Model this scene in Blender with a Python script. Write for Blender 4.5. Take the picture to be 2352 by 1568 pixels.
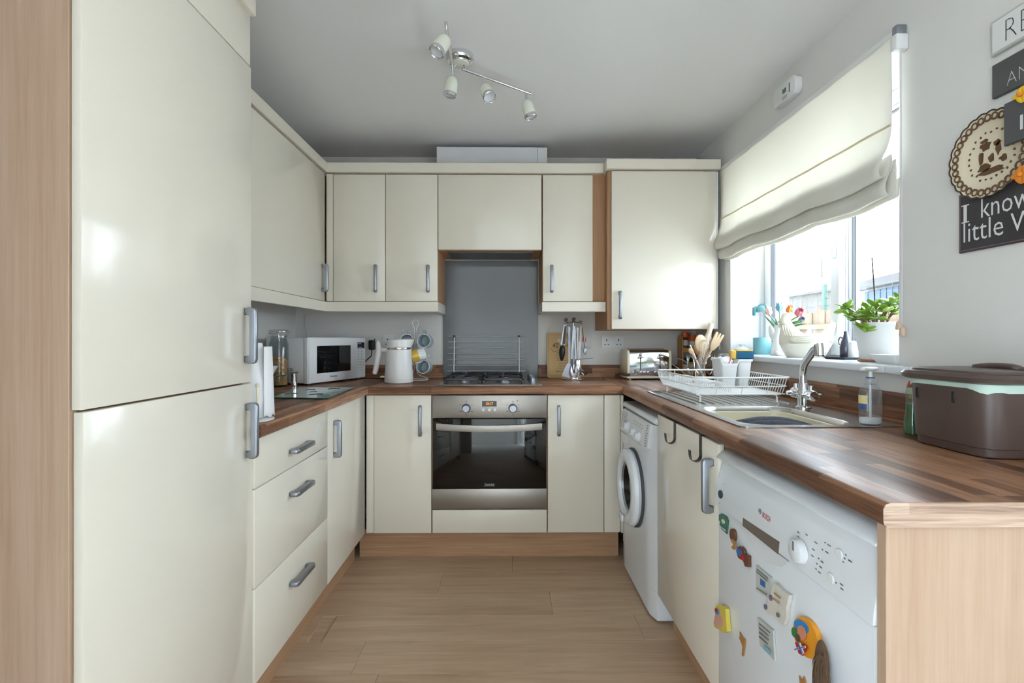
import bpy, bmesh, math, random
from mathutils import Vector, Matrix
random.seed(7)
R = math.radians
scene = bpy.context.scene
for o in list(bpy.data.objects):
    bpy.data.objects.remove(o)
C = scene.collection

# ------------------------------------------------------------------ camera
F, HC, VY = 1155.0, 1.162, 777.0          # focal length in px of a 2352 px wide frame, eye height, horizon row
SN = 13 / 1155.0
CS = math.sqrt(1 - SN * SN)
cam_d = bpy.data.cameras.new('camera')
cam = bpy.data.objects.new('camera', cam_d)
C.objects.link(cam)
cam.location = (0, 0, HC)
cam.rotation_euler = (R(90), 0, -math.asin(SN))
cam_d.sensor_width = 36
cam_d.lens = F / 2352 * 36
cam_d.shift_y = -7 / 2352
cam_d.clip_start = 0.02
cam_d.clip_end = 200
scene.camera = cam

# ------------------------------------------------------------------ light
SKY = 10.5
world = bpy.data.worlds.new('overcast_sky')
scene.world = world
world.use_nodes = True
wn = world.node_tree
bg = wn.nodes['Background']
bg.inputs[0].default_value = (0.765, 0.872, 1.0, 1)
bg.inputs[1].default_value = SKY
scene.view_settings.view_transform = 'Standard'
scene.view_settings.look = 'None'
scene.view_settings.exposure = 0.44
scene.view_settings.gamma = 1.0
scene.view_settings.use_curve_mapping = False


def portal(name, loc, rot, sx, sy):
    l = bpy.data.lights.new(name, 'AREA')
    l.shape = 'RECTANGLE'
    l.size, l.size_y = sx, sy
    l.cycles.is_portal = True
    o = bpy.data.objects.new(name, l)
    o.location, o.rotation_euler = loc, rot
    C.objects.link(o)


portal('window_portal', (1.56, 2.16, 1.58), (0, R(90), 0), 1.05, 1.22)
portal('added_door_portal', (-1.56, -2.10, 1.06), (0, R(-90), 0), 2.1, 1.80)  # sky sampling guide for the door added in the left wall
portal('second_added_door_portal', (1.49, -2.20, 1.06), (0, R(90), 0), 2.1, 1.6)  # sky sampling guide for the door added in the right wall

# ------------------------------------------------------------------ pixel -> place helpers (photo taken as 2352 x 1568)


def atY(px, py, Y):
    t = (px - 1176) / F
    X = Y * (t * CS + SN) / (CS - t * SN)
    d = X * SN + Y * CS
    return Vector((X, Y, HC - (py - VY) / F * d))


def atX(px, py, X):
    t = (px - 1176) / F
    Y = X * (CS - t * SN) / (t * CS + SN)
    d = X * SN + Y * CS
    return Vector((X, Y, HC - (py - VY) / F * d))


def atZ(px, py, Z):
    d = (HC - Z) * F / (py - VY)
    u = (px - 1176) / F * d
    return Vector((u * CS + d * SN, -u * SN + d * CS, Z))


# ------------------------------------------------------------------ materials
def srgb(r, g, b):
    def f(c):
        c /= 255.0
        return c / 12.92 if c <= 0.04045 else ((c + 0.055) / 1.055) ** 2.4
    return (f(r), f(g), f(b), 1)


MATS = {}


def mat(name, col, rough=0.5, metal=0.0, spec=0.5, coat=0.0, emit=None, estr=1.0, bump=0.0, bscale=200.0, vary=0.0, vscale=8.0):
    m = bpy.data.materials.new(name)
    m.use_nodes = True
    n, l = m.node_tree.nodes, m.node_tree.links
    b = n['Principled BSDF']
    b.inputs['Base Color'].default_value = col
    b.inputs['Roughness'].default_value = rough
    b.inputs['Metallic'].default_value = metal
    b.inputs['Specular IOR Level'].default_value = spec
    b.inputs['Coat Weight'].default_value = coat
    b.inputs['Coat Roughness'].default_value = 0.05
    if emit:
        b.inputs['Emission Color'].default_value = emit
        b.inputs['Emission Strength'].default_value = estr
    if bump or vary:
        tc = n.new('ShaderNodeTexCoord')
    if bump:
        nt = n.new('ShaderNodeTexNoise')
        nt.inputs['Scale'].default_value = bscale
        nt.inputs['Detail'].default_value = 3
        bp = n.new('ShaderNodeBump')
        bp.inputs['Strength'].default_value = bump
        bp.inputs['Distance'].default_value = 0.002
        l.new(tc.outputs['Object'], nt.inputs['Vector'])
        l.new(nt.outputs['Fac'], bp.inputs['Height'])
        l.new(bp.outputs['Normal'], b.inputs['Normal'])
    if vary:
        nt = n.new('ShaderNodeTexNoise')
        nt.inputs['Scale'].default_value = vscale
        nt.inputs['Detail'].default_value = 4
        mx = n.new('ShaderNodeMix')
        mx.data_type = 'RGBA'
        mx.inputs['A'].default_value = tuple(c * (1 - vary) for c in col[:3]) + (1,)
        mx.inputs['B'].default_value = tuple(min(1, c * (1 + vary)) for c in col[:3]) + (1,)
        l.new(tc.outputs['Object'], nt.inputs['Vector'])
        l.new(nt.outputs['Fac'], mx.inputs['Factor'])
        l.new(mx.outputs['Result'], b.inputs['Base Color'])
    MATS[name] = m
    return m


def mathn(n, l, op, a, b=None):
    k = n.new('ShaderNodeMath')
    k.operation = op
    for i, v in enumerate((a, b)):
        if v is None:
            continue
        if isinstance(v, (int, float)):
            k.inputs[i].default_value = v
        else:
            l.new(v, k.inputs[i])
    return k.outputs[0]


def ramp(n, l, fac, stops):
    r = n.new('ShaderNodeValToRGB')
    e = r.color_ramp.elements
    e[0].position, e[0].color = stops[0]
    e[1].position, e[1].color = stops[-1]
    for p, c in stops[1:-1]:
        k = e.new(p)
        k.color = c
    l.new(fac, r.inputs[0])
    return r.outputs[0]


def mixmul(n, l, a, b, fac):
    mx = n.new('ShaderNodeMix')
    mx.data_type = 'RGBA'
    mx.blend_type = 'MULTIPLY'
    mx.inputs['Factor'].default_value = fac
    l.new(a, mx.inputs['A'])
    l.new(b, mx.inputs['B'])
    return mx.outputs['Result']


def wood(name, dark, light, axis='z', fine=90.0, rough=0.4, spec=0.4, rand=False, bump=0.05, figure=0.0, stretch=0.03):
    """wood whose grain runs along one axis"""
    m = bpy.data.materials.new(name)
    m.use_nodes = True
    n, l = m.node_tree.nodes, m.node_tree.links
    b = n['Principled BSDF']
    tc = n.new('ShaderNodeTexCoord')
    vec = tc.outputs['Object']
    if rand:
        oi = n.new('ShaderNodeObjectInfo')
        ad = n.new('ShaderNodeVectorMath')
        ad.operation = 'ADD'
        sc = n.new('ShaderNodeVectorMath')
        sc.operation = 'SCALE'
        cb = n.new('ShaderNodeCombineXYZ')
        for i in range(3):
            l.new(oi.outputs['Random'], cb.inputs[i])
        l.new(cb.outputs[0], sc.inputs[0])
        sc.inputs['Scale'].default_value = 37.0
        l.new(vec, ad.inputs[0])
        l.new(sc.outputs[0], ad.inputs[1])
        vec = ad.outputs[0]
    mp = n.new('ShaderNodeMapping')
    s = [1, 1, 1]
    s['xyz'.index(axis)] = stretch
    mp.inputs['Scale'].default_value = s
    l.new(vec, mp.inputs['Vector'])
    n1 = n.new('ShaderNodeTexNoise')
    n1.inputs['Scale'].default_value = fine
    n1.inputs['Detail'].default_value = 5
    n1.inputs['Roughness'].default_value = 0.65
    n1.inputs['Distortion'].default_value = figure
    n2 = n.new('ShaderNodeTexNoise')
    n2.inputs['Scale'].default_value = fine * 0.13
    n2.inputs['Detail'].default_value = 3
    n2.inputs['Distortion'].default_value = 1.5 + figure
    l.new(mp.outputs[0], n1.inputs['Vector'])
    l.new(mp.outputs[0], n2.inputs['Vector'])
    f = mathn(n, l, 'ADD', mathn(n, l, 'MULTIPLY', n1.outputs['Fac'], 0.55), mathn(n, l, 'MULTIPLY', n2.outputs['Fac'], 0.45))
    if rand:
        f = mathn(n, l, 'ADD', f, mathn(n, l, 'MULTIPLY', mathn(n, l, 'SUBTRACT', oi.outputs['Random'], 0.5), 0.10))
    col = ramp(n, l, f, [(0.33, dark), (0.67, light)])
    l.new(col, b.inputs['Base Color'])
    b.inputs['Roughness'].default_value = rough
    b.inputs['Specular IOR Level'].default_value = spec
    if bump:
        bp = n.new('ShaderNodeBump')
        bp.inputs['Strength'].default_value = bump
        bp.inputs['Distance'].default_value = 0.001
        l.new(n1.outputs['Fac'], bp.inputs['Height'])
        l.new(bp.outputs['Normal'], b.inputs['Normal'])
    MATS[name] = m
    return m


def staves(name, along, across, stops, sw=0.036, sl=0.33, rough=0.34):
    """butcher-block print: short staves in rows; 'along' the run, 'across' is summed with z so that front edges carry on"""
    m = bpy.data.materials.new(name)
    m.use_nodes = True
    n, l = m.node_tree.nodes, m.node_tree.links
    b = n['Principled BSDF']
    tc = n.new('ShaderNodeTexCoord')
    sp = n.new('ShaderNodeSeparateXYZ')
    l.new(tc.outputs['Object'], sp.inputs[0])
    u = sp.outputs['XYZ'.index(along.upper())]
    v = mathn(n, l, 'ADD', sp.outputs['XYZ'.index(across.upper())], mathn(n, l, 'MULTIPLY', sp.outputs[2], 1.0))
    row = mathn(n, l, 'FLOOR', mathn(n, l, 'DIVIDE', mathn(n, l, 'ADD', v, 5.003), sw))
    w1 = n.new('ShaderNodeTexWhiteNoise')
    w1.noise_dimensions = '1D'
    l.new(row, w1.inputs['W'])
    cc = mathn(n, l, 'FLOOR', mathn(n, l, 'ADD', mathn(n, l, 'DIVIDE', u, sl), mathn(n, l, 'MULTIPLY', w1.outputs['Value'], 9.0)))
    cb = n.new('ShaderNodeCombineXYZ')
    l.new(row, cb.inputs[0])
    l.new(cc, cb.inputs[1])
    w2 = n.new('ShaderNodeTexWhiteNoise')
    w2.noise_dimensions = '2D'
    l.new(cb.outputs[0], w2.inputs['Vector'])
    base = ramp(n, l, w2.outputs['Value'], stops)
    mp = n.new('ShaderNodeMapping')
    s = [1, 1, 1]
    s['xyz'.index(along)] = 0.045
    mp.inputs['Scale'].default_value = s
    l.new(tc.outputs['Object'], mp.inputs['Vector'])
    n1 = n.new('ShaderNodeTexNoise')
    n1.inputs['Scale'].default_value = 160
    n1.inputs['Detail'].default_value = 4
    n1.inputs['Distortion'].default_value = 0.6
    l.new(mp.outputs[0], n1.inputs['Vector'])
    g = ramp(n, l, n1.outputs['Fac'], [(0.34, (0.45, 0.40, 0.37, 1)), (0.62, (1.1, 1.1, 1.1, 1))])
    l.new(mixmul(n, l, base, g, 0.75), b.inputs['Base Color'])
    b.inputs['Roughness'].default_value = rough
    b.inputs['Specular IOR Level'].default_value = 0.25
    MATS[name] = m
    return m


def thin_glass(name, tint=(1, 1, 1, 1), refl=0.08, rough=0.0, haze=0.0, hazecol=(1, 1, 1, 1)):
    m = bpy.data.materials.new(name)
    m.use_nodes = True
    n, l = m.node_tree.nodes, m.node_tree.links
    n.remove(n['Principled BSDF'])
    out = n['Material Output']
    tr = n.new('ShaderNodeBsdfTransparent')
    tr.inputs[0].default_value = tint
    gl = n.new('ShaderNodeBsdfGlossy')
    gl.inputs['Roughness'].default_value = rough
    lw = n.new('ShaderNodeLayerWeight')       # Schlick reflectance, the same from both sides of the sheet
    lw.inputs[0].default_value = 0.5
    fr = mathn(n, l, 'ADD', 0.04, mathn(n, l, 'MULTIPLY', mathn(n, l, 'POWER', lw.outputs['Facing'], 5.0), 0.9))
    ms = n.new('ShaderNodeMixShader')
    l.new(fr, ms.inputs[0])
    l.new(tr.outputs[0], ms.inputs[1])
    l.new(gl.outputs[0], ms.inputs[2])
    res = ms.outputs[0]
    if haze:
        df = n.new('ShaderNodeBsdfDiffuse')
        df.inputs[0].default_value = hazecol
        m2 = n.new('ShaderNodeMixShader')
        m2.inputs[0].default_value = haze
        l.new(res, m2.inputs[1])
        l.new(df.outputs[0], m2.inputs[2])
        res = m2.outputs[0]
    l.new(res, out.inputs[0])
    MATS[name] = m
    return m


def cloth(name, col, trans=0.4, bump=0.3):
    m = bpy.data.materials.new(name)
    m.use_nodes = True
    n, l = m.node_tree.nodes, m.node_tree.links
    n.remove(n['Principled BSDF'])
    out = n['Material Output']
    d = n.new('ShaderNodeBsdfDiffuse')
    t = n.new('ShaderNodeBsdfTranslucent')
    d.inputs[0].default_value = col
    t.inputs[0].default_value = col
    ms = n.new('ShaderNodeMixShader')
    ms.inputs[0].default_value = trans
    l.new(d.outputs[0], ms.inputs[1])
    l.new(t.outputs[0], ms.inputs[2])
    l.new(ms.outputs[0], out.inputs[0])
    MATS[name] = m
    return m


mat('wall_paint', srgb(232, 229, 224), 0.75, spec=0.2, bump=0.04, bscale=350)
mat('ceiling_paint', srgb(243, 242, 241), 0.8, spec=0.2, bump=0.05, bscale=300)
mat('cream_gloss', srgb(238, 230, 214), 0.12, spec=0.38, coat=0.05)
mat('cream_satin', srgb(238, 230, 214), 0.22, spec=0.5)
mat('white_gloss', srgb(236, 236, 236), 0.15)
mat('white_plastic', srgb(235, 235, 233), 0.3)
mat('white_matt', srgb(232, 231, 228), 0.55)
mat('white_upvc', srgb(228, 230, 234), 0.25)
mat('appliance_white', srgb(234, 237, 240), 0.18, spec=0.5)
mat('appliance_panel', srgb(230, 232, 234), 0.25)
mat('print_grey', srgb(120, 122, 126), 0.5)
mat('print_dark', srgb(60, 62, 66), 0.5)
mat('chrome', srgb(225, 226, 230), 0.08, metal=1.0)
mat('nickel', srgb(158, 163, 172), 0.34, metal=0.9)
mat('bright_wire', srgb(206, 206, 208), 0.38, metal=0.5)
mat('brushed_steel', srgb(160, 155, 149), 0.34, metal=0.85, bump=0.02, bscale=500)
mat('sink_steel', srgb(205, 203, 200), 0.22, metal=1.0)
mat('dark_steel', srgb(95, 90, 84), 0.35, metal=0.9)
mat('recess_brown', srgb(112, 100, 88), 0.6)
mat('black_plastic', srgb(22, 22, 26), 0.4)
mat('black_enamel', srgb(14, 14, 16), 0.3)
mat('black_glass', srgb(8, 8, 9), 0.04, spec=0.6)
mat('dark_void', srgb(30, 27, 24), 0.8)
mat('rubber_grey', srgb(70, 72, 76), 0.5)
mat('splash_grey', srgb(112, 114, 118), 0.12, spec=0.5, vary=0.05, vscale=3)
mat('orange_led', srgb(255, 120, 20), 0.5, emit=srgb(255, 130, 20), estr=1.6)
mat('cream_enamel', srgb(238, 228, 196), 0.22)
mat('cream_wire', srgb(236, 234, 226), 0.3)
mat('cream_ceramic', srgb(242, 237, 220), 0.25, bump=0.05, bscale=60)
mat('white_ceramic', srgb(240, 240, 238), 0.15)
mat('mug_grey', srgb(168, 182, 188), 0.18)
mat('mug_rim', srgb(222, 228, 230), 0.2)
mat('mustard', srgb(226, 182, 70), 0.3)
mat('lamp_shade', srgb(232, 234, 218), 0.25)
mat('lens_led', srgb(222, 222, 226), 0.15)
mat('teal', srgb(120, 176, 184), 0.35)
mat('teal_dark', srgb(70, 150, 158), 0.35)
mat('brown_plastic', srgb(84, 68, 62), 0.32, bump=0.06, bscale=500)
mat('liner', srgb(198, 220, 208), 0.5)
mat('paper_roll', srgb(240, 240, 240), 0.9, bump=0.5, bscale=90)
mat('bread_board', srgb(214, 176, 118), 0.5)
mat('burnt_print', srgb(82, 56, 34), 0.6)
mat('cereal', srgb(196, 140, 84), 0.8, vary=0.5, vscale=130)
mat('flake', srgb(214, 160, 100), 0.7, vary=0.4, vscale=40)
mat('sponge_yellow', srgb(236, 196, 96), 0.9, bump=0.6, bscale=180)
mat('scour_blue', srgb(44, 104, 138), 0.95, bump=0.9, bscale=240, vary=0.5, vscale=300)
mat('dishcloth_grey', srgb(88, 92, 104), 0.95, bump=0.8, bscale=260, vary=0.3, vscale=200)
mat('cloth_white', srgb(232, 230, 232), 0.9, bump=0.4, bscale=200)
mat('cloth_red', srgb(206, 120, 120), 0.9)
mat('plant_green', srgb(134, 172, 58), 0.35, vary=0.35, vscale=14)
mat('stem_green', srgb(64, 140, 76), 0.4)
mat('stem_brown', srgb(120, 92, 70), 0.7)
mat('soil', srgb(70, 54, 44), 0.95, vary=0.4, vscale=60)
mat('terracotta', srgb(172, 110, 74), 0.7)
mat('tulip_pink', srgb(236, 190, 178), 0.45)
mat('tulip_blue', srgb(130, 178, 200), 0.45)
mat('tulip_orange', srgb(238, 140, 70), 0.45)
mat('tulip_rose', srgb(208, 112, 128), 0.45)
mat('tulip_violet', srgb(120, 116, 168), 0.45)
mat('slate', srgb(72, 74, 84), 0.3)
mat('pewter', srgb(96, 98, 110), 0.25, metal=0.5)
mat('incense', srgb(60, 40, 44), 0.8)
mat('jar_orange', srgb(228, 96, 36), 0.4)
mat('spice_brown', srgb(92, 58, 40), 0.5)
mat('spice_red', srgb(196, 120, 90), 0.5)
mat('turmeric', srgb(214, 168, 44), 0.6)
mat('label_blue', srgb(60, 96, 150), 0.5)
mat('label_yellow', srgb(232, 214, 150), 0.5)
mat('soap', srgb(226, 226, 222), 0.3)
mat('green_liquid', srgb(16, 92, 56), 0.12)
mat('label_red', srgb(206, 52, 36), 0.4)
mat('red', srgb(186, 32, 36), 0.4)
mat('logo_red', srgb(206, 70, 76), 0.4)
mat('board_black', srgb(62, 58, 60), 0.55, vary=0.08, vscale=40)
mat('board_grey', srgb(84, 84, 84), 0.6)
mat('board_edge', srgb(132, 98, 116), 0.6)
mat('chalk', srgb(222, 222, 220), 0.7)
mat('plate_cream', srgb(232, 218, 190), 0.2)
mat('plate_brown', srgb(104, 74, 48), 0.3)
mat('plate_line', srgb(58, 44, 38), 0.3)
mat('petal_yellow', srgb(240, 190, 40), 0.6)
mat('petal_orange', srgb(232, 140, 40), 0.6)
mat('mag_green', srgb(56, 116, 96), 0.4)
mat('mag_brown', srgb(108, 68, 48), 0.5)
mat('mag_tan', srgb(172, 128, 76), 0.5)
mat('mag_cream', srgb(220, 214, 202), 0.5, vary=0.12, vscale=60)
mat('mag_card', srgb(196, 198, 190), 0.5, vary=0.08, vscale=50)
mat('mag_blue', srgb(60, 104, 170), 0.4)
mat('mag_sky', srgb(40, 140, 210), 0.4)
mat('mag_yellow', srgb(216, 196, 84), 0.4)
mat('mag_pink', srgb(214, 160, 146), 0.45)
mat('mag_orange', srgb(240, 160, 40), 0.4)
mat('mag_leaf', srgb(52, 130, 70), 0.4)
mat('mag_lilac', srgb(118, 104, 130), 0.5)
mat('mag_skin', srgb(214, 138, 110), 0.5)
mat('fur', srgb(100, 76, 56), 0.9, vary=0.4, vscale=30)
mat('mag_wood', srgb(176, 122, 66), 0.6)
mat('beech', srgb(232, 204, 166), 0.5)
mat('pin_wood', srgb(240, 222, 200), 0.5)
mat('tassel', srgb(214, 190, 164), 0.5)
mat('cable_white', srgb(214, 214, 212), 0.4)
mat('duct_white', srgb(226, 226, 228), 0.35)
mat('lcd', srgb(92, 104, 98), 0.3)
mat('lcd_dark', srgb(16, 20, 36), 0.15)
mat('lcd_text', srgb(170, 180, 200), 0.4)
mat('glass_edge', srgb(40, 92, 80), 0.1)
mat('board_print', srgb(190, 208, 206), 0.08)
mat('board_line', srgb(70, 84, 92), 0.3)
mat('concrete', srgb(222, 220, 216), 0.9)
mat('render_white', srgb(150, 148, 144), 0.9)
mat('garage_blue', srgb(38, 60, 84), 0.5)
mat('mesh_green', srgb(26, 62, 52), 0.5)
mat('roof_grey', srgb(76, 74, 74), 0.9)
mat('shed_wood', srgb(84, 78, 74), 0.9, vary=0.2, vscale=3)
mat('carpet', srgb(214, 210, 202), 0.95, bump=0.3, bscale=300)  # for the pale floor added behind the camera to bounce light
mat('rug', srgb(70, 92, 104), 0.95, vary=0.2, vscale=80)
mat('kettle_cream', srgb(236, 233, 230), 0.3)
mat('handle_cream', srgb(224, 214, 200), 0.4)
mat('yellow_edge', srgb(226, 220, 190), 0.4)
wood('oak_panel', srgb(184, 152, 126), srgb(206, 178, 154), 'z', 110, rough=0.45)
wood('oak_plinth_x', srgb(170, 128, 94), srgb(204, 166, 130), 'x', 110, rough=0.45)
wood('oak_plinth_y', srgb(176, 134, 100), srgb(208, 170, 134), 'y', 110, rough=0.45)
wood('oak_carcass', srgb(168, 126, 90), srgb(196, 152, 112), 'z', 120, rough=0.5)
wood('floor_oak', srgb(178, 147, 118), srgb(214, 186, 156), 'x', 42, rough=0.38, rand=True, bump=0.12, figure=0.8, stretch=0.06)
wood('fence_wood', srgb(76, 62, 50), srgb(108, 88, 70), 'z', 20, rough=0.8)
wood('spice_rack_wood', srgb(168, 120, 68), srgb(206, 158, 100), 'z', 80, rough=0.5)
wood('spoon_wood', srgb(214, 176, 132), srgb(240, 214, 178), 'z', 90, rough=0.55)
wood('spoon_dark', srgb(186, 136, 84), srgb(216, 168, 116), 'z', 90, rough=0.55)
WT = [(0.0, srgb(100, 68, 50)), (0.3, srgb(132, 92, 68)), (0.62, srgb(158, 114, 86)), (1.0, srgb(190, 144, 112))]
staves('stave_x', 'x', 'y', WT)
staves('stave_y', 'y', 'x', WT)
WE = [(0.0, srgb(150, 104, 76)), (0.5, srgb(186, 136, 104)), (1.0, srgb(206, 160, 126))]
thin_glass('pane_glass', (0.97, 0.985, 0.98, 1))
thin_glass('clear_glass', (0.90, 0.93, 0.94, 1))
thin_glass('clear_plastic', (0.90, 0.92, 0.94, 1), haze=0.06)
thin_glass('shelf_glass', (0.66, 0.82, 0.78, 1))
thin_glass('green_plastic', (0.80, 0.90, 0.80, 1), haze=0.08, hazecol=(0.6, 0.7, 0.5, 1))
thin_glass('oven_glass', (0.05, 0.045, 0.04, 1))
cloth('blind_cloth', srgb(246, 243, 234), 0.34)
cloth('blind_tape', srgb(240, 232, 208), 0.45)
M = MATS


# ------------------------------------------------------------------ mesh builder
class MB:
    def __init__(self):
        self.v, self.f = [], []

    def add(self, vs, fs):
        k = len(self.v)
        self.v += [Vector(p) for p in vs]
        self.f += [tuple(i + k for i in f) for f in fs]
        return self

    def box(self, x0, x1, y0, y1, z0, z1, bev=0.0, seg=1):
        x0, x1 = min(x0, x1), max(x0, x1)
        y0, y1 = min(y0, y1), max(y0, y1)
        z0, z1 = min(z0, z1), max(z0, z1)
        if bev <= 0:
            vs = [(x, y, z) for x in (x0, x1) for y in (y0, y1) for z in (z0, z1)]
            return self.add(vs, [(0, 1, 3, 2), (4, 6, 7, 5), (0, 4, 5, 1), (2, 3, 7, 6), (0, 2, 6, 4), (1, 5, 7, 3)])
        bm = bmesh.new()
        bmesh.ops.create_cube(bm, size=1)
        for v in bm.verts:
            v.co = Vector(((x0 + x1) / 2 + v.co.x * (x1 - x0), (y0 + y1) / 2 + v.co.y * (y1 - y0), (z0 + z1) / 2 + v.co.z * (z1 - z0)))
        bev = min(bev, 0.49 * min(x1 - x0, y1 - y0, z1 - z0))
        bmesh.ops.bevel(bm, geom=bm.edges[:], offset=bev, segments=seg, profile=0.5, affect='EDGES')
        return self.bm(bm)

    def bm(self, bm):
        bm.verts.index_update()
        self.add([v.co.copy() for v in bm.verts], [tuple(v.index for v in f.verts) for f in bm.faces])
        bm.free()
        return self

    def ring_loft(self, rings, cap0=True, cap1=True, closed=False):
        k = len(self.v)
        n = len(rings[0])
        for r in rings:
            self.v += [Vector(p) for p in r]
        m = len(rings)
        for i in range(m - 1 + (1 if closed else 0)):
            a, b = k + i * n, k + ((i + 1) % m) * n
            for j in range(n):
                self.f.append((a + j, a + (j + 1) % n, b + (j + 1) % n, b + j))
        if not closed:
            if cap0:
                self.f.append(tuple(k + j for j in reversed(range(n))))
            if cap1:
                self.f.append(tuple(k + (m - 1) * n + j for j in range(n)))
        return self

    def tube(self, pts, r, n=8, closed=False, cap=True):
        pts = [Vector(p) for p in pts]
        m = len(pts)
        rs = r if isinstance(r, (list, tuple)) else [r] * m
        rings = []
        up = None
        for i in range(m):
            if closed:
                t = pts[(i + 1) % m] - pts[i - 1]
            elif i == 0:
                t = pts[1] - pts[0]
            elif i == m - 1:
                t = pts[-1] - pts[-2]
            else:
                t = pts[i + 1] - pts[i - 1]
            t.normalize()
            if up is None:
                a = Vector((0, 0, 1)) if abs(t.z) < 0.9 else Vector((1, 0, 0))
                up = (a - t * a.dot(t)).normalized()
            else:
                up = up - t * up.dot(t)
                if up.length < 1e-6:
                    a = Vector((0, 0, 1)) if abs(t.z) < 0.9 else Vector((1, 0, 0))
                    up = a - t * a.dot(t)
                up.normalize()
            sd = t.cross(up)
            rings.append([pts[i] + (up * math.cos(2 * math.pi * j / n) + sd * math.sin(2 * math.pi * j / n)) * rs[i] for j in range(n)])
        return self.ring_loft(rings, cap, cap, closed)

    def cyl(self, p0, p1, r0, r1=None, n=20, cap=True):
        return self.tube([p0, p1], [r0, r0 if r1 is None else r1], n, cap=cap)

    def lathe(self, prof, c=(0, 0, 0), n=28, sx=1.0, sy=1.0, cap0=True, cap1=True):
        c = Vector(c)
        rings = []
        for r, z in prof:
            r = max(r, 1e-5)
            rings.append([c + Vector((math.cos(2 * math.pi * j / n) * r * sx, math.sin(2 * math.pi * j / n) * r * sy, z)) for j in range(n)])
        return self.ring_loft(rings, cap0, cap1)

    def ball(self, c, r, n=16, m=10):
        r = (r, r, r) if isinstance(r, (int, float)) else r
        c = Vector(c)
        rings = []
        for i in range(m + 1):
            a = math.pi * i / m
            s, z = max(math.sin(a), 1e-4), -math.cos(a)
            rings.append([c + Vector((math.cos(2 * math.pi * j / n) * s * r[0], math.sin(2 * math.pi * j / n) * s * r[1], z * r[2])) for j in range(n)])
        return self.ring_loft(rings)

    def prism(self, poly, axis, a, b, bev=0.0, seg=2):
        """poly: 2D points in the plane of the two other axes (xyz order), extruded from a to b along axis"""
        ax = 'xyz'.index(axis)

        def p3(p, d):
            q = list(p)
            q.insert(ax, d)
            return Vector(q)
        if bev <= 0:
            return self.ring_loft([[p3(p, a) for p in poly], [p3(p, b) for p in poly]])
        bm = bmesh.new()
        r0 = [bm.verts.new(p3(p, a)) for p in poly]
        r1 = [bm.verts.new(p3(p, b)) for p in poly]
        nn = len(poly)
        f0 = bm.faces.new(r0)
        f1 = bm.faces.new(r1[::-1])
        for j in range(nn):
            bm.faces.new((r0[j], r0[(j + 1) % nn], r1[(j + 1) % nn], r1[j])[::-1])
        es = [e for e in f0.edges] + [e for e in f1.edges]
        bmesh.ops.bevel(bm, geom=es, offset=bev, segments=seg, profile=0.5, affect='EDGES')
        return self.bm(bm)

    def solid(self, pts, n, off):
        """planar outline pts (3D), thickened along vector n by off"""
        n = Vector(n)
        a = [Vector(p) for p in pts]
        return self.ring_loft([a, [p + n * off for p in a]])

    def grid(self, fn, nu, nv):
        k = len(self.v)
        for i in range(nu + 1):
            for j in range(nv + 1):
                self.v.append(Vector(fn(i / nu, j / nv)))
        for i in range(nu):
            for j in range(nv):
                a = k + i * (nv + 1) + j
                self.f.append((a, a + nv + 1, a + nv + 2, a + 1))
        return self

    def xf(self, mtx):
        self.v = [mtx @ v for v in self.v]
        return self

    def build(self, name, material, parent=None, world=True, sharp=38, smooth=True):
        me = bpy.data.meshes.new(name)
        off = wpos(parent) if (parent is not None and world) else Vector((0, 0, 0))
        me.from_pydata([tuple(v - off) for v in self.v], [], self.f)
        me.update()
        bm = bmesh.new()
        bm.from_mesh(me)
        bmesh.ops.recalc_face_normals(bm, faces=bm.faces[:])
        bm.to_mesh(me)
        bm.free()
        if smooth:
            me.polygons.foreach_set('use_smooth', [True] * len(me.polygons))
            me.set_sharp_from_angle(angle=R(sharp))
        me.materials.append(M[material] if isinstance(material, str) else material)
        o = bpy.data.objects.new(name, me)
        C.objects.link(o)
        if parent is not None:
            o.parent = parent
        return o


def wpos(o):
    p = Vector((0, 0, 0))
    while o is not None:
        p = p + Vector(o.location)
        o = o.parent
    return p


def tag(o, label=None, cat=None, group=None, kind=None):
    if label:
        o['label'] = label
    if cat:
        o['category'] = cat
    if group:
        o['group'] = group
    if kind:
        o['kind'] = kind
    return o


def thing(name, label, cat, loc=(0, 0, 0), rz=0.0, group=None, kind=None):
    o = bpy.data.objects.new(name, None)
    o.empty_display_size = 0.05
    C.objects.link(o)
    o.location = loc
    o.rotation_euler = (0, 0, rz)
    return tag(o, label, cat, group, kind)


def centre(o):
    """single-mesh thing: move its origin to the middle of its base, geometry stays"""
    vs = [v.co for v in o.data.vertices]
    c = Vector(((min(v.x for v in vs) + max(v.x for v in vs)) / 2, (min(v.y for v in vs) + max(v.y for v in vs)) / 2, min(v.z for v in vs)))
    o.data.transform(Matrix.Translation(-c))
    o.location = Vector(o.location) + c
    return o


def one(mb, name, material, label, cat, group=None, kind=None, **kw):
    o = centre(mb.build(name, material, **kw))
    return tag(o, label, cat, group, kind)


def arc(cx, cy, r, a0, a1, n):
    return [(cx + r * math.cos(R(a0 + (a1 - a0) * i / n)), cy + r * math.sin(R(a0 + (a1 - a0) * i / n))) for i in range(n + 1)]


def rrect(x0, x1, y0, y1, r, n=4):
    return (arc(x1 - r, y1 - r, r, 0, 90, n) + arc(x0 + r, y1 - r, r, 90, 180, n) + arc(x0 + r, y0 + r, r, 180, 270, n) + arc(x1 - r, y0 + r, r, 270, 360, n))


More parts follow.
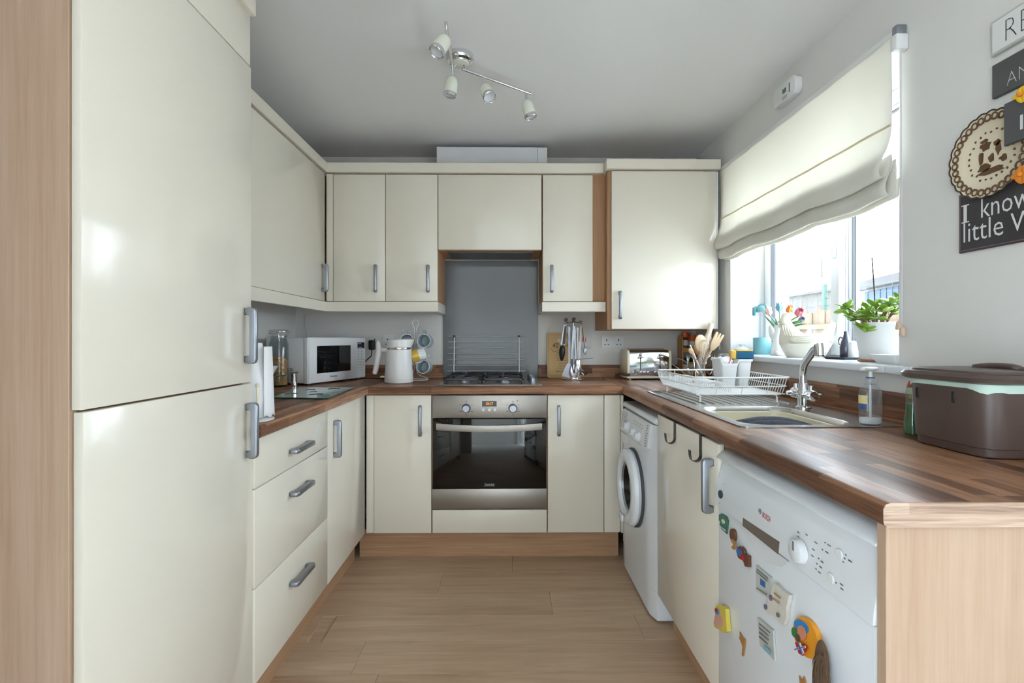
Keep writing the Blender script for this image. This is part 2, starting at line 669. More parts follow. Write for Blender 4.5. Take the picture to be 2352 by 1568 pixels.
def smooth_path(pts, k=6, closed=False):
    pts = [Vector(p) for p in pts]
    n = len(pts)
    out = []
    rng = range(n if closed else n - 1)
    for i in rng:
        p1, p2 = pts[i], pts[(i + 1) % n]
        p0 = pts[i - 1] if (closed or i > 0) else p1
        p3 = pts[(i + 2) % n] if (closed or i + 2 < n) else p2
        for j in range(k):
            t = j / k
            out.append(0.5 * ((2 * p1) + (p2 - p0) * t + (2 * p0 - 5 * p1 + 4 * p2 - p3) * t * t + (3 * p1 - p0 - 3 * p2 + p3) * t ** 3))
    if not closed:
        out.append(pts[-1])
    return out


def text(s, origin, u, v, parent, material, width=None, height=None, name='lettering', lift=0.0006, thick=0.0, world=True, align='CENTER', offset=0.0):
    """flat lettering: origin = middle (or left end) of the line, u along the line, v up"""
    cu = bpy.data.curves.new('lettering_curve', 'FONT')
    cu.body = s
    cu.resolution_u = 2
    cu.offset = offset
    ob = bpy.data.objects.new('lettering_tmp', cu)
    C.objects.link(ob)
    bpy.context.view_layer.update()
    dg = bpy.context.evaluated_depsgraph_get()
    me = bpy.data.meshes.new_from_object(ob.evaluated_get(dg))
    bpy.data.objects.remove(ob)
    vs = [w.co.copy() for w in me.vertices]
    fs = [tuple(p.vertices) for p in me.polygons]
    bpy.data.meshes.remove(me)
    x0, x1 = min(p.x for p in vs), max(p.x for p in vs)
    y0, y1 = min(p.y for p in vs), max(p.y for p in vs)
    sx = width / (x1 - x0) if width else height / (y1 - y0)
    sy = height / (y1 - y0) if height else sx
    u, v = Vector(u).normalized(), Vector(v).normalized()
    nn = u.cross(v)
    cx = (x0 + x1) / 2 if align == 'CENTER' else x0
    cy = (y0 + y1) / 2
    mb = MB()
    mb.add([Vector(origin) + u * (p.x - cx) * sx + v * (p.y - cy) * sy + nn * lift for p in vs], fs)
    return mb.build(name, material, parent, world=world, smooth=False)


# D-shaped bar handle: local x = width, -y = out of the door, z = along the bar; meshes shared
def handle_mesh(L=0.16, D=0.034, w=0.016):
    mb = MB()
    h = L / 2
    outer = [(0, -h)] + [(-D + 0.012 * (1 - math.sin(a)), -h - 0.0 + 0.012 * (1 - math.cos(a)) * 0 + 0.010 * (1 - math.cos(a))) for a in [0, 0.5, 1.0, 1.5708]]
    pr = [(0.0, -h + 0.004), (-0.010, -h), (-D + 0.010, -h), (-D + 0.003, -h + 0.004), (-D, -h + 0.012), (-D, h - 0.012), (-D + 0.003, h - 0.004), (-D + 0.010, h), (-0.010, h), (0.0, h - 0.004), (0.0, h - 0.022), (-D + 0.016, h - 0.020), (-D + 0.014, h - 0.026), (-D + 0.014, -h + 0.026), (-D + 0.016, -h + 0.020), (0.0, -h + 0.022)]
    mb.prism(pr, 'x', -w / 2, w / 2, bev=0.004, seg=2)
    o = mb.build('handle', 'nickel', sharp=75)
    me = o.data
    bpy.data.objects.remove(o)
    return me


HANDLE = handle_mesh()


def handle(parent, loc, face='-y', horizontal=False):
    o = bpy.data.objects.new('handle', HANDLE)
    C.objects.link(o)
    o.parent = parent
    rz = {'-y': 0, '+x': R(90), '-x': R(-90)}[face]
    m = Matrix.Rotation(rz, 4, 'Z')
    if horizontal:
        m = m @ Matrix.Rotation(R(90), 4, 'Y')
    m.translation = Vector(loc) - wpos(parent)
    o.matrix_local = m
    return o


BW, LW, RW, CZ = 3.26, -1.36, 1.235, 2.334      # back wall, left wall, right wall, ceiling
# ================================================================== SETTING
YR = -3.2
S = dict(kind='structure')
floor = one(MB().box(LW, RW, YR, BW, -0.06, -0.008), 'floor', 'floor_oak', 'wood-look vinyl plank floor between the kitchen units', 'floor', **S)
rows = [0.42, 0.61, 0.80, 0.99, 1.18, 1.37, 1.555, 1.745, 1.934, 2.115, 2.30, 2.49, 2.68, 2.87, 3.06, 3.255]
one(MB().box(LW, RW, YR, 0.415, -0.008, 0.0), 'floor', 'carpet', 'pale carpet added out of view behind the camera to bounce light', 'floor', **S)  # added pale floor, unseen, throws light up to the ceiling
px_j = {1.745: 824, 1.934: 1468, 2.115: 1266, 2.30: 1012, 2.49: 1177}
for i in range(len(rows) - 1):
    y0, y1 = rows[i], rows[i + 1]
    k = [q for q in px_j if abs(q - y0) < 0.02]
    xj = atY(px_j[k[0]], 1300, (y0 + y1) / 2).x if k else random.uniform(-0.5, 0.5)
    xs = [LW]
    x = xj - 1.3
    while x < RW:
        if x > LW + 0.1:
            xs.append(x)
        x += 1.3
    if k and abs(y0 - 1.934) < 0.01:
        xs.append(atY(757, 1400, 2.02).x)
    xs = sorted(set(xs))
    xs.append(RW)
    for a, b in zip(xs, xs[1:]):
        if b - a < 0.12:
            continue
        p = centre(MB().box(a + 0.0004, b - 0.0004, y0 + 0.0004, y1 - 0.0004, -0.008, 0.0, bev=0.0007).build('plank', 'floor_oak'))
        p.parent = floor
        p.location = Vector(p.location) - Vector(floor.location)

one(MB().box(LW - 0.3, RW + 0.3, YR - 0.3, BW + 0.2, CZ, CZ + 0.1), 'ceiling', 'ceiling_paint', 'plain white painted ceiling above the kitchen', 'ceiling', **S)
one(MB().box(LW - 0.25, RW + 0.30, BW, BW + 0.2, -0.06, CZ), 'wall_back', 'wall_paint', 'painted back wall behind the hob and sockets', 'wall', **S)
PY0, PY1, PZ1 = -3.00, -1.20, 2.12             # added glazed opening, unseen in the left wall, lets light into the kitchen
one(MB().box(LW - 0.25, LW, YR, PY0, -0.06, CZ).box(LW - 0.25, LW, PY0, PY1, PZ1, CZ).box(LW - 0.25, LW, PY1, BW, -0.06, CZ), 'wall_left', 'wall_paint', 'painted left wall behind the microwave', 'wall', **S)
WY0, WY1 = atX(2065, 600, RW).y, atX(1678, 600, RW).y
WZ0, WZ1 = 1.078, 2.088
XO = RW + 0.30
mb = MB()
RY0, RY1 = -3.00, -1.40                        # second added opening, unseen in the right wall, lets in more light
mb.box(RW, XO, YR, RY0, -0.06, CZ)
mb.box(RW, XO, RY0, RY1, PZ1, CZ)
mb.box(RW, XO, RY1, WY0, -0.06, CZ)
mb.box(RW, XO, WY1, BW, -0.06, CZ)
mb.box(RW, XO, WY0, WY1, -0.06, WZ0 - 0.028)
mb.box(RW, XO, WY0, WY1, WZ1, CZ)
one(mb, 'wall_right', 'wall_paint', 'painted right wall with the window and the signs', 'wall', **S)
one(MB().box(LW - 0.25, RW + 0.3, YR - 0.2, YR, -0.06, CZ), 'wall_rear', 'wall_paint', 'plain rear wall behind the camera', 'wall', **S)


def added_glazed_door(name, label, xo, y0, y1):  # unseen doors, added as light sources for the kitchen
    d = thing(name, label, 'door', (xo, (y0 + y1) / 2, 0), **S)
    m_ = (y0 + y1) / 2
    mb = MB()
    for a, b in ((y0, y0 + 0.07), (m_ - 0.04, m_ + 0.04), (y1 - 0.07, y1)):
        mb.box(xo - 0.035, xo + 0.035, a, b, 0, PZ1)
    for a, b in ((y0 + 0.07, m_ - 0.04), (m_ + 0.04, y1 - 0.07)):
        mb.box(xo - 0.035, xo + 0.035, a, b, 0, 0.09).box(xo - 0.035, xo + 0.035, a, b, PZ1 - 0.08, PZ1)
    mb.build('door_frame', 'white_upvc', d)
    for a, b in ((y0 + 0.07, m_ - 0.04), (m_ + 0.04, y1 - 0.07)):
        MB().box(xo - 0.002, xo + 0.002, a, b, 0.09, PZ1 - 0.08).build('pane', 'pane_glass', d)


added_glazed_door('added_door_1', 'white framed glazed door added in the left wall behind the camera to let in light', LW - 0.15, PY0, PY1)
added_glazed_door('added_door_2', 'white framed glazed door added in the right wall behind the camera to let in light', RW + 0.18, RY0, RY1)
one(MB().box(LW, -0.66, 0.02, 0.12, 0.0, CZ), 'wall_added_stub', 'wall_paint', 'unseen stub of wall added to keep light off the tall cabinet end panel', 'wall', **S)  # added out of view, blocks light from behind on the oak end panel

# kitchen window
FX0, FX1 = 1.445, 1.505
w = thing('window_1', 'white plastic framed window with a handled opening sash', 'window', (1.475, (WY0 + WY1) / 2, WZ0), **S)
MY = (atX(1921, 600, 1.45).y + atX(1951, 600, 1.45).y) / 2
ZB = WZ0 - 0.02
mb = MB()
mb.box(FX0, FX1, WY0, WY0 + 0.045, ZB, WZ1, 0.003)
mb.box(FX0, FX1, WY1 - 0.045, WY1, ZB, WZ1, 0.003)
mb.box(FX0, FX1, WY0 + 0.045, WY1 - 0.045, ZB, WZ0 + 0.035, 0.003)
mb.box(FX0, FX1, WY0 + 0.045, WY1 - 0.045, WZ1 - 0.05, WZ1, 0.003)
mb.box(FX0, FX1, MY - 0.028, MY + 0.028, WZ0 + 0.035, WZ1 - 0.05, 0.003)
mb.build('window_frame', 'white_upvc', w)


def sash(y0, y1, z0, z1, x0, x1, wd, name):
    mb = MB()
    mb.box(x0, x1, y0, y0 + wd, z0, z1, 0.004, 2)
    mb.box(x0, x1, y1 - wd, y1, z0, z1, 0.004, 2)
    mb.box(x0, x1, y0 + wd, y1 - wd, z0, z0 + wd, 0.004, 2)
    mb.box(x0, x1, y0 + wd, y1 - wd, z1 - wd, z1, 0.004, 2)
    o = mb.build(name, 'white_upvc', w)
    g = MB()
    q = wd + 0.003
    for a in ((y0 + wd, y0 + q), (y1 - q, y1 - wd)):
        g.box(x0 + 0.004, x1, a[0], a[1], z0 + wd, z1 - wd)
    g.box(x0 + 0.004, x1, y0 + q, y1 - q, z0 + wd, z0 + q).box(x0 + 0.004, x1, y0 + q, y1 - q, z1 - q, z1 - wd)
    g.build('gasket', 'rubber_grey', o)
    MB().box(x0 + 0.016, x0 + 0.020, y0 + q, y1 - q, z0 + q, z1 - q).build('pane', 'pane_glass', o)
    return o


far = sash(MY - 0.026, WY1 - 0.018, WZ0 + 0.012, WZ1 - 0.028, FX0 - 0.030, FX0 - 0.001, 0.054, 'sash')
near = sash(WY0 + 0.045, MY - 0.0285, WZ0 + 0.036, WZ1 - 0.051, FX0 + 0.010, FX0 + 0.030, 0.016, 'glazing_bead')
hx_, hy, hz = FX0 - 0.030, MY, atX(1918, 572, 1.41).z
mb = MB()
mb.box(hx_ - 0.010, hx_ - 0.0004, hy - 0.013, hy + 0.013, hz - 0.036, hz + 0.036, 0.004, 2)
mb.tube(smooth_path([(hx_ - 0.006, hy, hz + 0.004), (hx_ - 0.030, hy, hz + 0.004), (hx_ - 0.044, hy, hz - 0.006), (hx_ - 0.050, hy, hz - 0.040), (hx_ - 0.050, hy, hz - 0.120)], 5), [0.012] * 11 + [0.0105] * 5 + [0.008] * 4 + [0.006], 10)
mb.build('window_handle', 'white_upvc', far)

# sill board
sx = RW - 0.052
sy0, sy1 = atX(2073, 850, sx).y, atX(1648, 820, sx).y
one(MB().box(sx, RW + 0.001, sy0, WY0, WZ0 - 0.027, WZ0, 0.008, 3).box(sx, FX0 + 0.01, WY0 - 0.002, WY1 + 0.002, WZ0 - 0.027, WZ0, 0.008, 3).box(sx, RW + 0.001, WY1, min(sy1, 2.84), WZ0 - 0.027, WZ0, 0.008, 3),
    'trim_1', 'white_upvc', 'white window sill board with rounded front edge', 'window sill', **S)

# ------------------------------------------------------------------ outside the window
one(MB().box(XO, XO + 0.65, 0.2, BW + 1.5, 2.44, 2.60), 'trim_2', 'white_upvc', 'white eaves overhang added out of view above the window to shade the sill', 'eaves', **S)  # added overhang, cuts high sky light on sill and reveal
one(MB().box(-20, LW - 0.26, YR - 0.2, 20, -0.25, -0.10).box(-20, 40, -30, YR - 0.21, -0.25, -0.10).box(XO + 0.02, 40, YR - 0.2, 60, -0.25, -0.10), 'ground', 'concrete', 'pale paved ground outside the window', 'ground', **S)
fx = 4.6
fen = thing('garden_fence', 'pale timber garden fence outside beyond the window sill plants', 'fence', (fx, 8, -0.1))
zt = atX(1990, 706, fx).z
for i in range(70):
    y = 4.8 + i * 0.15
    MB().box(fx - 0.012 + (i % 2) * 0.012, fx + 0.012 + (i % 2) * 0.012, y, y + 0.142, -0.1, zt + 0.02 * math.sin(i * 1.7)).build('fence_board', 'fence_wood', fen, smooth=False)
for z in (0.3, 1.3):
    MB().box(fx - 0.05, fx - 0.013, 4.8, 15.3, z, z + 0.07).build('fence_rail', 'fence_wood', fen, smooth=False)
mf = thing('mesh_fence', 'green wire mesh fence with a tall post behind the timber fence', 'fence', (5.3, 8, -0.1))
zm = atX(1990, 655, 5.3).z
for yy in (atX(1894, 660, 5.3).y, atX(1894, 660, 5.3).y - 2.6, atX(1894, 660, 5.3).y + 2.6):
    MB().box(5.27, 5.33, yy - 0.035, yy + 0.035, -0.1, zm + 0.12, 0.006).build('post', 'mesh_green', mf)
for i in range(9):
    MB().cyl((5.3, 4.5, zm - i * 0.12), (5.3, 15, zm - i * 0.12), 0.004, n=5).build('wire', 'mesh_green', mf)
mb = MB()
for i in range(66):
    mb.cyl((5.3, 4.6 + i * 0.15, zm - 1.0), (5.3, 4.6 + i * 0.15, zm), 0.003, n=4)
o = mb.build('upright_wires', 'mesh_green', mf)
o['kind'] = 'stuff'
gx = 11.0
gb = thing('garage_building', 'white rendered building with a blue door outside the window', 'building', (gx + 2, atX(2020, 700, gx).y, -0.1))


def gpoly(pts, x, th, name, mk, parent):
    return MB().solid([atX(a_, b_, x) for a_, b_ in pts], (1, 0, 0), th).build(name, mk, parent, smooth=False)


zg = lambda px: 777 + (HC + 0.1) * F / (atX(px, 700, gx).y * CS + gx * SN)
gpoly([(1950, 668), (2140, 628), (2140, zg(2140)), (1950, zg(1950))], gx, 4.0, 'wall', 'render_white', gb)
gpoly([(1944, 655), (2150, 603), (2150, 628), (1944, 671)], gx - 0.3, 4.6, 'roof', 'roof_grey', gb)
dd = gpoly([(1986, 671), (2085, 650), (2085, zg(2085)), (1986, zg(1986))], gx - 0.06, 0.055, 'garage_door', 'garage_blue', gb)
for k in range(7):
    a_ = 1990 + 14 * k
    gpoly([(a_, 672 - 0.21 * (a_ - 1986)), (a_ + 3, 671 - 0.21 * (a_ - 1986)), (a_ + 3, zg(a_ + 3)), (a_, zg(a_))], gx - 0.075, 0.015, 'door_batten', 'garage_blue', dd)
sx_ = 8.5
q0 = atX(1812, 678, sx_)
q1 = atX(1930, 690, sx_)
sh = thing('garden_shed', 'grey timber shed with a flat roof outside beyond the fence', 'shed', (sx_, q0.y, -0.1))
MB().box(sx_, sx_ + 0.5, q1.y, q0.y, -0.1, q0.z - 0.06).build('shed_wall', 'shed_wood', sh)
MB().box(sx_ - 0.1, sx_ + 0.6, q1.y - 0.1, q0.y + 0.1, q0.z - 0.06, q0.z).build('shed_roof', 'roof_grey', sh)
# ================================================================== FITTED UNITS
DT = 0.018                    # door thickness
DY = 2.625                    # face of the back-run base doors
DX = -0.735                   # face of the left-run base doors
RX = 0.600                    # face of the right-run base door
WTZ, WTB = 0.910, 0.872       # worktop top and underside
Z0, Z1 = 0.148, 0.866
BEV = 0.0025


def door_y(parent, x0, x1, z0, z1, y, name='door', m='cream_gloss'):
    return MB().box(x0, x1, y, y + DT, z0, z1, BEV, 2).build(name, m, parent)


def door_x(parent, y0, y1, z0, z1, x, sgn, name='door', m='cream_gloss'):
    """sgn -1: body lies towards -x (faces +x)"""
    return MB().box(x, x + sgn * DT, y0, y1, z0, z1, BEV, 2).build(name, m, parent)


# ---- tall fridge-freezer housing on the left
TX = -0.740
ty0, ty1 = 0.884, 1.4695
t = thing('tall_cabinet', 'tall cream gloss fridge housing with oak end panel at the left', 'cabinet', (-1.05, (ty0 + ty1) / 2, 0))
MB().box(LW + 0.002, TX - DT - 0.002, ty0 - 0.002, ty0 + 0.016, 0, 2.30, 0.001).build('end_panel', 'oak_panel', t)
MB().box(LW + 0.002, TX - DT - 0.002, ty1 - 0.016, ty1, 0, 2.30).build('side_panel', 'cream_satin', t)
MB().box(LW + 0.01, TX - DT - 0.012, ty0 + 0.016, ty1 - 0.016, 0.10, 2.10).build('carcass', 'oak_carcass', t)
u = door_x(t, ty0, ty1 - 0.001, 1.0365, 1.946, TX, -1)
handle(u, (TX, 1.433, 1.170), '+x')
u = door_x(t, ty0 + 0.004, ty1 + 0.006, 0.148, 1.0325, TX, -1)
handle(u, (TX, 1.440, 0.900), '+x')
door_x(t, ty0, ty1 - 0.003, 1.951, 2.10, TX - 0.002, -1, 'top_panel')
zc = 2.085
MB().box(LW + 0.002, TX + 0.012, ty0 - 0.02, ty1 + 0.004, zc + 0.012, zc + 0.10, 0.003, 2).build('cornice', 'cream_satin', t)
MB().box(LW + 0.05, TX - 0.07, ty0 + 0.016, ty1, 0.0, 0.148).build('plinth', 'oak_plinth_y', t)

# ---- left base run
dr = thing('drawer_unit', 'cream gloss three-drawer base unit beside the tall cabinet', 'drawer unit', (-1.05, 1.78, 0))
MB().box(LW + 0.02, DX - DT - 0.006, 1.4768, 2.078, 0.15, WTB - 0.001).build('carcass', 'oak_carcass', dr)
for a, b, hz in ((0.7215, 0.866, 0.779), (0.4295, 0.7185, 0.634), (0.148, 0.4265, 0.330)):
    k = door_x(dr, 1.4775, 2.0775, a, b, DX, -1, 'drawer')
    handle(k, (DX, 1.785, hz), '+x', True)
bc = thing('base_cabinet', 'cream gloss corner base cabinet under the microwave worktop', 'cabinet', (-1.05, 2.35, 0))
MB().box(LW + 0.02, DX - DT - 0.002, 2.079, 2.60, 0.15, WTB - 0.001).build('carcass', 'oak_carcass', bc)
k = door_x(bc, 2.0805, 2.622, Z0, Z1, DX, -1)
handle(k, (DX, 2.150, 0.735), '+x')
one(MB().box(-0.815, -0.800, 1.47, 2.66, 0.0, 0.146), 'plinth', 'oak_plinth_y', 'oak kickboard along the floor under the drawers', 'plinth')

# ---- back base run
xa, xb, xc = -0.731, -0.690, -0.3895
bl = thing('base_cabinet', 'narrow cream base cabinet left of the oven', 'cabinet', (-0.54, 2.9, 0))
MB().box(xb - 0.04, xc - 0.001, DY + DT + 0.002, BW - 0.03, 0.15, WTB - 0.001).build('carcass', 'oak_carcass', bl)
MB().box(xa + 0.001, xb - 0.001, DY + 0.004, DY + DT, Z0, Z1, BEV, 2).build('corner_post', 'cream_gloss', bl)
k = door_y(bl, xb + 0.001, xc - 0.0015, Z0, Z1, DY)
handle(k, (atY(966, 900, DY).x, DY, 0.735))
oc = thing('oven_cabinet', 'oven housing unit with a cream panel below the oven', 'cabinet', (-0.086, 2.9, 0))
MB().box(xc, xc + 0.016, DY + DT, BW - 0.03, 0.15, WTB - 0.001).build('side_panel', 'oak_carcass', oc)
MB().box(0.199, 0.215, DY + DT, BW - 0.03, 0.15, WTB - 0.001).build('side_panel', 'oak_carcass', oc)
MB().box(xc + 0.016, 0.199, DY + DT, BW - 0.03, 0.15, 0.262).build('shelf', 'oak_carcass', oc)
door_y(oc, -0.3855, 0.2115, 0.148, 0.268, DY, 'lower_panel')
br = thing('base_cabinet', 'narrow cream base cabinet right of the oven', 'cabinet', (0.36, 2.9, 0))
MB().box(0.216, 0.585, DY + DT + 0.002, BW - 0.03, 0.15, WTB - 0.001).build('carcass', 'oak_carcass', br)
k = door_y(br, 0.2165, 0.5095, Z0, Z1, DY)
handle(k, (atY(1283, 900, DY).x, DY, 0.735))
MB().box(0.5125, 0.596, DY, DY + DT, Z0, Z1, BEV, 2).build('filler_panel', 'cream_gloss', br)
MB().box(0.598, 0.612, DY - 0.010, DY + DT, Z0, Z1, BEV).build('corner_post', 'cream_gloss', br)
one(MB().box(-0.782, 0.60, 2.690, 2.705, 0.0, 0.146), 'plinth', 'oak_plinth_x', 'oak kickboard across the floor below the oven', 'plinth')

# ---- right base run
sc = thing('sink_cabinet', 'cream gloss base cabinet under the sink', 'cabinet', (0.9, 1.7, 0))
MB().box(RX + DT + 0.004, RW - 0.02, 1.425, 1.437, 0.15, WTB - 0.001).box(RX + DT + 0.004, RW - 0.02, 1.975, 1.99, 0.15, WTB - 0.001).box(RX + DT + 0.004, RW - 0.02, 1.437, 1.975, 0.15, 0.166).box(RW - 0.032, RW - 0.02, 1.437, 1.975, 0.166, WTB - 0.15).build('carcass', 'oak_carcass', sc)
k = door_x(sc, 1.418, 1.988, Z0, 0.862, RX, 1)
sink_door = k
handle(k, (RX, 1.452, 0.735), '-x')
one(MB().box(0.665, 0.68, 1.425, 1.995, 0.0, 0.146), 'plinth', 'oak_plinth_y', 'oak kickboard along the floor under the sink cabinet', 'plinth')
ep = one(MB().box(0.592, RW - 0.002, 0.777, 0.797, 0.0, WTB - 0.001, 0.001), 'end_panel', 'oak_panel', 'pale oak end panel beside the dishwasher', 'panel')

# ---- worktop with upstands
def fx_at(y):
    return 0.579 + (0.6045 - 0.579) * (y - 0.765) / (2.63 - 0.765)


wt = thing('worktop', 'brown stave-pattern laminate worktop running round three sides of the kitchen', 'worktop', (0, 2.9, WTB))
WF = 2.603
WL = -0.712


# left section: front edge faces +x
pf = [(LW + 0.001, WTB), (WL - 0.006, WTB), (WL - 0.001, WTB + 0.004), (WL, WTB + 0.010), (WL, WTZ - 0.010), (WL - 0.004, WTZ - 0.003), (WL - 0.012, WTZ), (LW + 0.001, WTZ)]
MB().prism(pf, 'y', 1.4705, BW - 0.001).build('worktop_section', 'stave_y', wt, sharp=60)
pf = [(WF + 0.006, WTB), (WF + 0.001, WTB + 0.004), (WF, WTB + 0.010), (WF, WTZ - 0.010), (WF + 0.004, WTZ - 0.003), (WF + 0.012, WTZ), (BW - 0.001, WTZ), (BW - 0.001, WTB)]
MB().prism(pf, 'x', WL + 0.0005, 0.6035).build('worktop_section', 'stave_x', wt, sharp=60)
# right section: the sink is let in, so the slab is built round the cut-out
SX0, SX1, SY0, SY1 = 0.662, 1.135, 1.405, 2.385
CX0, CX1, CY0, CY1 = SX0 + 0.02, SX1 - 0.02, SY0 + 0.02, SY1 - 0.02


def edge_ring(y):
    x = fx_at(y)
    return [Vector(p) for p in ((CX0, y, WTB), (x + 0.006, y, WTB), (x + 0.001, y, WTB + 0.004), (x, y, WTB + 0.010), (x, y, WTZ - 0.010), (x + 0.004, y, WTZ - 0.003), (x + 0.012, y, WTZ), (CX0, y, WTZ))]


mb = MB()
mb.ring_loft([edge_ring(0.7665), edge_ring(BW - 0.001)])
mb.box(CX0, RW - 0.001, 0.7665, CY0, WTB, WTZ)
mb.box(CX0, RW - 0.001, CY1, BW - 0.001, WTB, WTZ)
mb.box(CX1, RW - 0.001, CY0, CY1, WTB, WTZ)
mb.build('worktop_section', 'stave_y', wt, sharp=60)
x = fx_at(0.765)
pf = [(x + 0.006, WTB), (x + 0.001, WTB + 0.004), (x, WTB + 0.010), (x, WTZ - 0.010), (x + 0.004, WTZ - 0.003), (x + 0.012, WTZ - 0.0003), (RW - 0.001, WTZ - 0.0003), (RW - 0.001, WTB)]
staves('stave_end', 'x', 'y', [(0.0, srgb(196, 166, 146)), (1.0, srgb(226, 200, 178))], sw=0.019, sl=0.6, rough=0.4)
MB().prism(pf, 'y', 0.7650, 0.7665).build('edge_strip', 'stave_end', wt, sharp=60)
UPZ = WTZ + 0.082
for (xa_, xb_, ya_, yb_, mk, lab) in ((LW + 0.001, LW + 0.019, 1.4705, BW - 0.02, 'stave_y', 'brown stave-pattern upstand along the left wall behind the paper roll'),
                                      (LW + 0.001, -0.409, BW - 0.019, BW - 0.001, 'stave_x', 'brown stave-pattern upstand on the back wall behind the kettle'),
                                      (0.206, RW - 0.02, BW - 0.019, BW - 0.001, 'stave_x', 'brown stave-pattern upstand on the back wall behind the toaster'),
                                      (RW - 0.019, RW - 0.001, 0.7665, BW - 0.001, 'stave_y', 'brown stave-pattern upstand along the right wall under the window')):
    tag(MB().box(xa_, xb_, ya_, yb_, WTZ + 0.0003, UPZ, 0.001).build('upstand', mk), lab, 'upstand')

# ---- wall units
UY = 2.91                      # face of the back-run wall doors
UX = -1.040                    # face of the left-run wall doors
UZ0, UZ1 = 1.374, 2.108
wl = thing('wall_cabinet', 'cream gloss wall cabinet on the left wall above the microwave', 'wall cabinet', (-1.2, 2.2, UZ0))
MB().box(LW + 0.002, UX - DT - 0.002, 1.472, BW - 0.002, UZ0, UZ1 + 0.006).build('carcass', 'oak_carcass', wl)
k = door_x(wl, 2.015, UY - 0.016, UZ0 + 0.002, UZ1, UX, -1)
handle(k, (UX, UY - 0.06, 1.504), '+x')
door_x(wl, 1.475, 2.012, UZ0 + 0.002, UZ1, UX, -1)
x0, x1, x2, x3, x4, x5 = [atY(p, 500, UY).x for p in (765, 885, 1005, 1244.5, 1247, 1362)]


def wall_unit(label, xa, xb, hx, z0=UZ0):
    t = thing('wall_cabinet', label, 'wall cabinet', ((xa + xb) / 2, 3.08, z0))
    MB().box(xa, xb, UY + DT + 0.002, BW - 0.002, z0, UZ1 + 0.006).build('carcass', 'oak_carcass', t)
    k = door_y(t, xa + 0.0015, xb - 0.0015, z0 + 0.002, UZ1, UY)
    if hx is not None:
        handle(k, (atY(hx, 638, UY - 0.03).x, UY, 1.506))
    return t


w1 = wall_unit('cream wall cabinet in the back left corner above the kettle', x0, x1, 861)
MB().box(UX + 0.001, x0 - 0.001, UY + 0.002, UY + DT, UZ0 + 0.002, UZ1 + 0.004, BEV).build('corner_post', 'cream_gloss', w1)
wall_unit('cream wall cabinet immediately left of the extractor housing', x1, x2 + 0.001, 982)
hd = wall_unit('short cream extractor housing above the grey splashback', x2 + 0.002, x3, None, atY(1100, 574, UY).z)
MB().box(x2 + 0.05, x3 - 0.05, UY + 0.05, BW - 0.03, hd.location.z - 0.006, hd.location.z).build('extractor_grille', 'dark_steel', hd)
w4 = wall_unit('narrow cream wall cabinet right of the extractor housing', x4 - 0.002, x5, 1268)
BY = 2.835
bx0, bx1 = atY(1405, 500, BY).x, atY(1646, 500, BY).x
MB().box(x5 + 0.0005, bx0 - 0.021, UY + DT + 0.002, BW - 0.002, UZ0, UZ1 + 0.006).build('filler_panel', 'oak_carcass', w4)
bz0 = atY(1500, 755, BY).z
bo = thing('boiler_cabinet', 'large cream gloss boiler cabinet next to the window', 'wall cabinet', ((bx0 + bx1) / 2, 3.05, bz0))
MB().box(bx0 - 0.020, bx0 + 0.0, BY + DT + 0.002, BW - 0.002, bz0 - 0.004, UZ1 + 0.004).build('side_panel', 'oak_carcass', bo)
MB().box(bx0, bx1 + 0.004, BY + DT + 0.002, BW - 0.002, bz0 - 0.004, UZ1 + 0.004).build('carcass', 'oak_carcass', bo)
k = door_y(bo, bx0, bx1, bz0, UZ1, BY)
handle(k, (atY(1426, 700, BY - 0.03).x, BY, 1.350))
MB().box(bx1 + 0.005, bx1 + 0.012, BY + 0.01, BW - 0.002, bz0, UZ1).build('sealing_strip', 'white_matt', bo)
# cornice and light pelmets
cz0, cz1 = UZ1 + 0.007, UZ1 + 0.064
co = thing('cornice', 'cream cornice moulding along the tops of the wall cabinets', 'cornice', (-0.2, 2.9, cz0))
CYF = UY - 0.018
CXF = UX + 0.012
MB().box(LW + 0.002, CXF, 1.474, CYF, cz0, cz1, 0.002).build('cornice_strip', 'cream_satin', co)
MB().box(LW + 0.002, bx0 - 0.034, CYF + 0.0005, CYF + 0.04, cz0, cz1, 0.002).build('cornice_strip', 'cream_satin', co)
MB().box(bx0 - 0.033, bx1 + 0.018, BY - 0.018, BY + 0.02, cz0, cz1, 0.002).box(bx0 - 0.033, bx0 - 0.006, BY + 0.02, CYF + 0.04, cz0, cz1).build('cornice_strip', 'cream_satin', co)
pz0, pz1 = 1.316, UZ0 - 0.0015
pl = thing('light_pelmet', 'cream pelmet strip under the left wall cabinets', 'pelmet', (-0.9, 2.9, pz0))
MB().box(CXF - 0.018, CXF, 1.474, CYF, pz0, pz1, 0.002).build('pelmet_strip', 'cream_satin', pl)
MB().box(CXF - 0.018, x2 + 0.004, CYF + 0.0005, CYF + 0.018, pz0, pz1, 0.002).build('pelmet_strip', 'cream_satin', pl)
MB().box(x2 - 0.013, x2 + 0.004, CYF + 0.019, BW - 0.012, pz0, pz1, 0.001).build('pelmet_strip', 'cream_satin', pl)
pl = thing('light_pelmet', 'short cream pelmet strip under the cabinet right of the extractor', 'pelmet', (0.4, 2.9, pz0))
MB().box(x4 - 0.006, bx0 - 0.022, CYF, CYF + 0.018, pz0, pz1, 0.002).build('pelmet_strip', 'cream_satin', pl)
MB().box(x4 - 0.006, x4 + 0.011, CYF + 0.019, BW - 0.012, pz0, pz1, 0.001).build('pelmet_strip', 'cream_satin', pl)

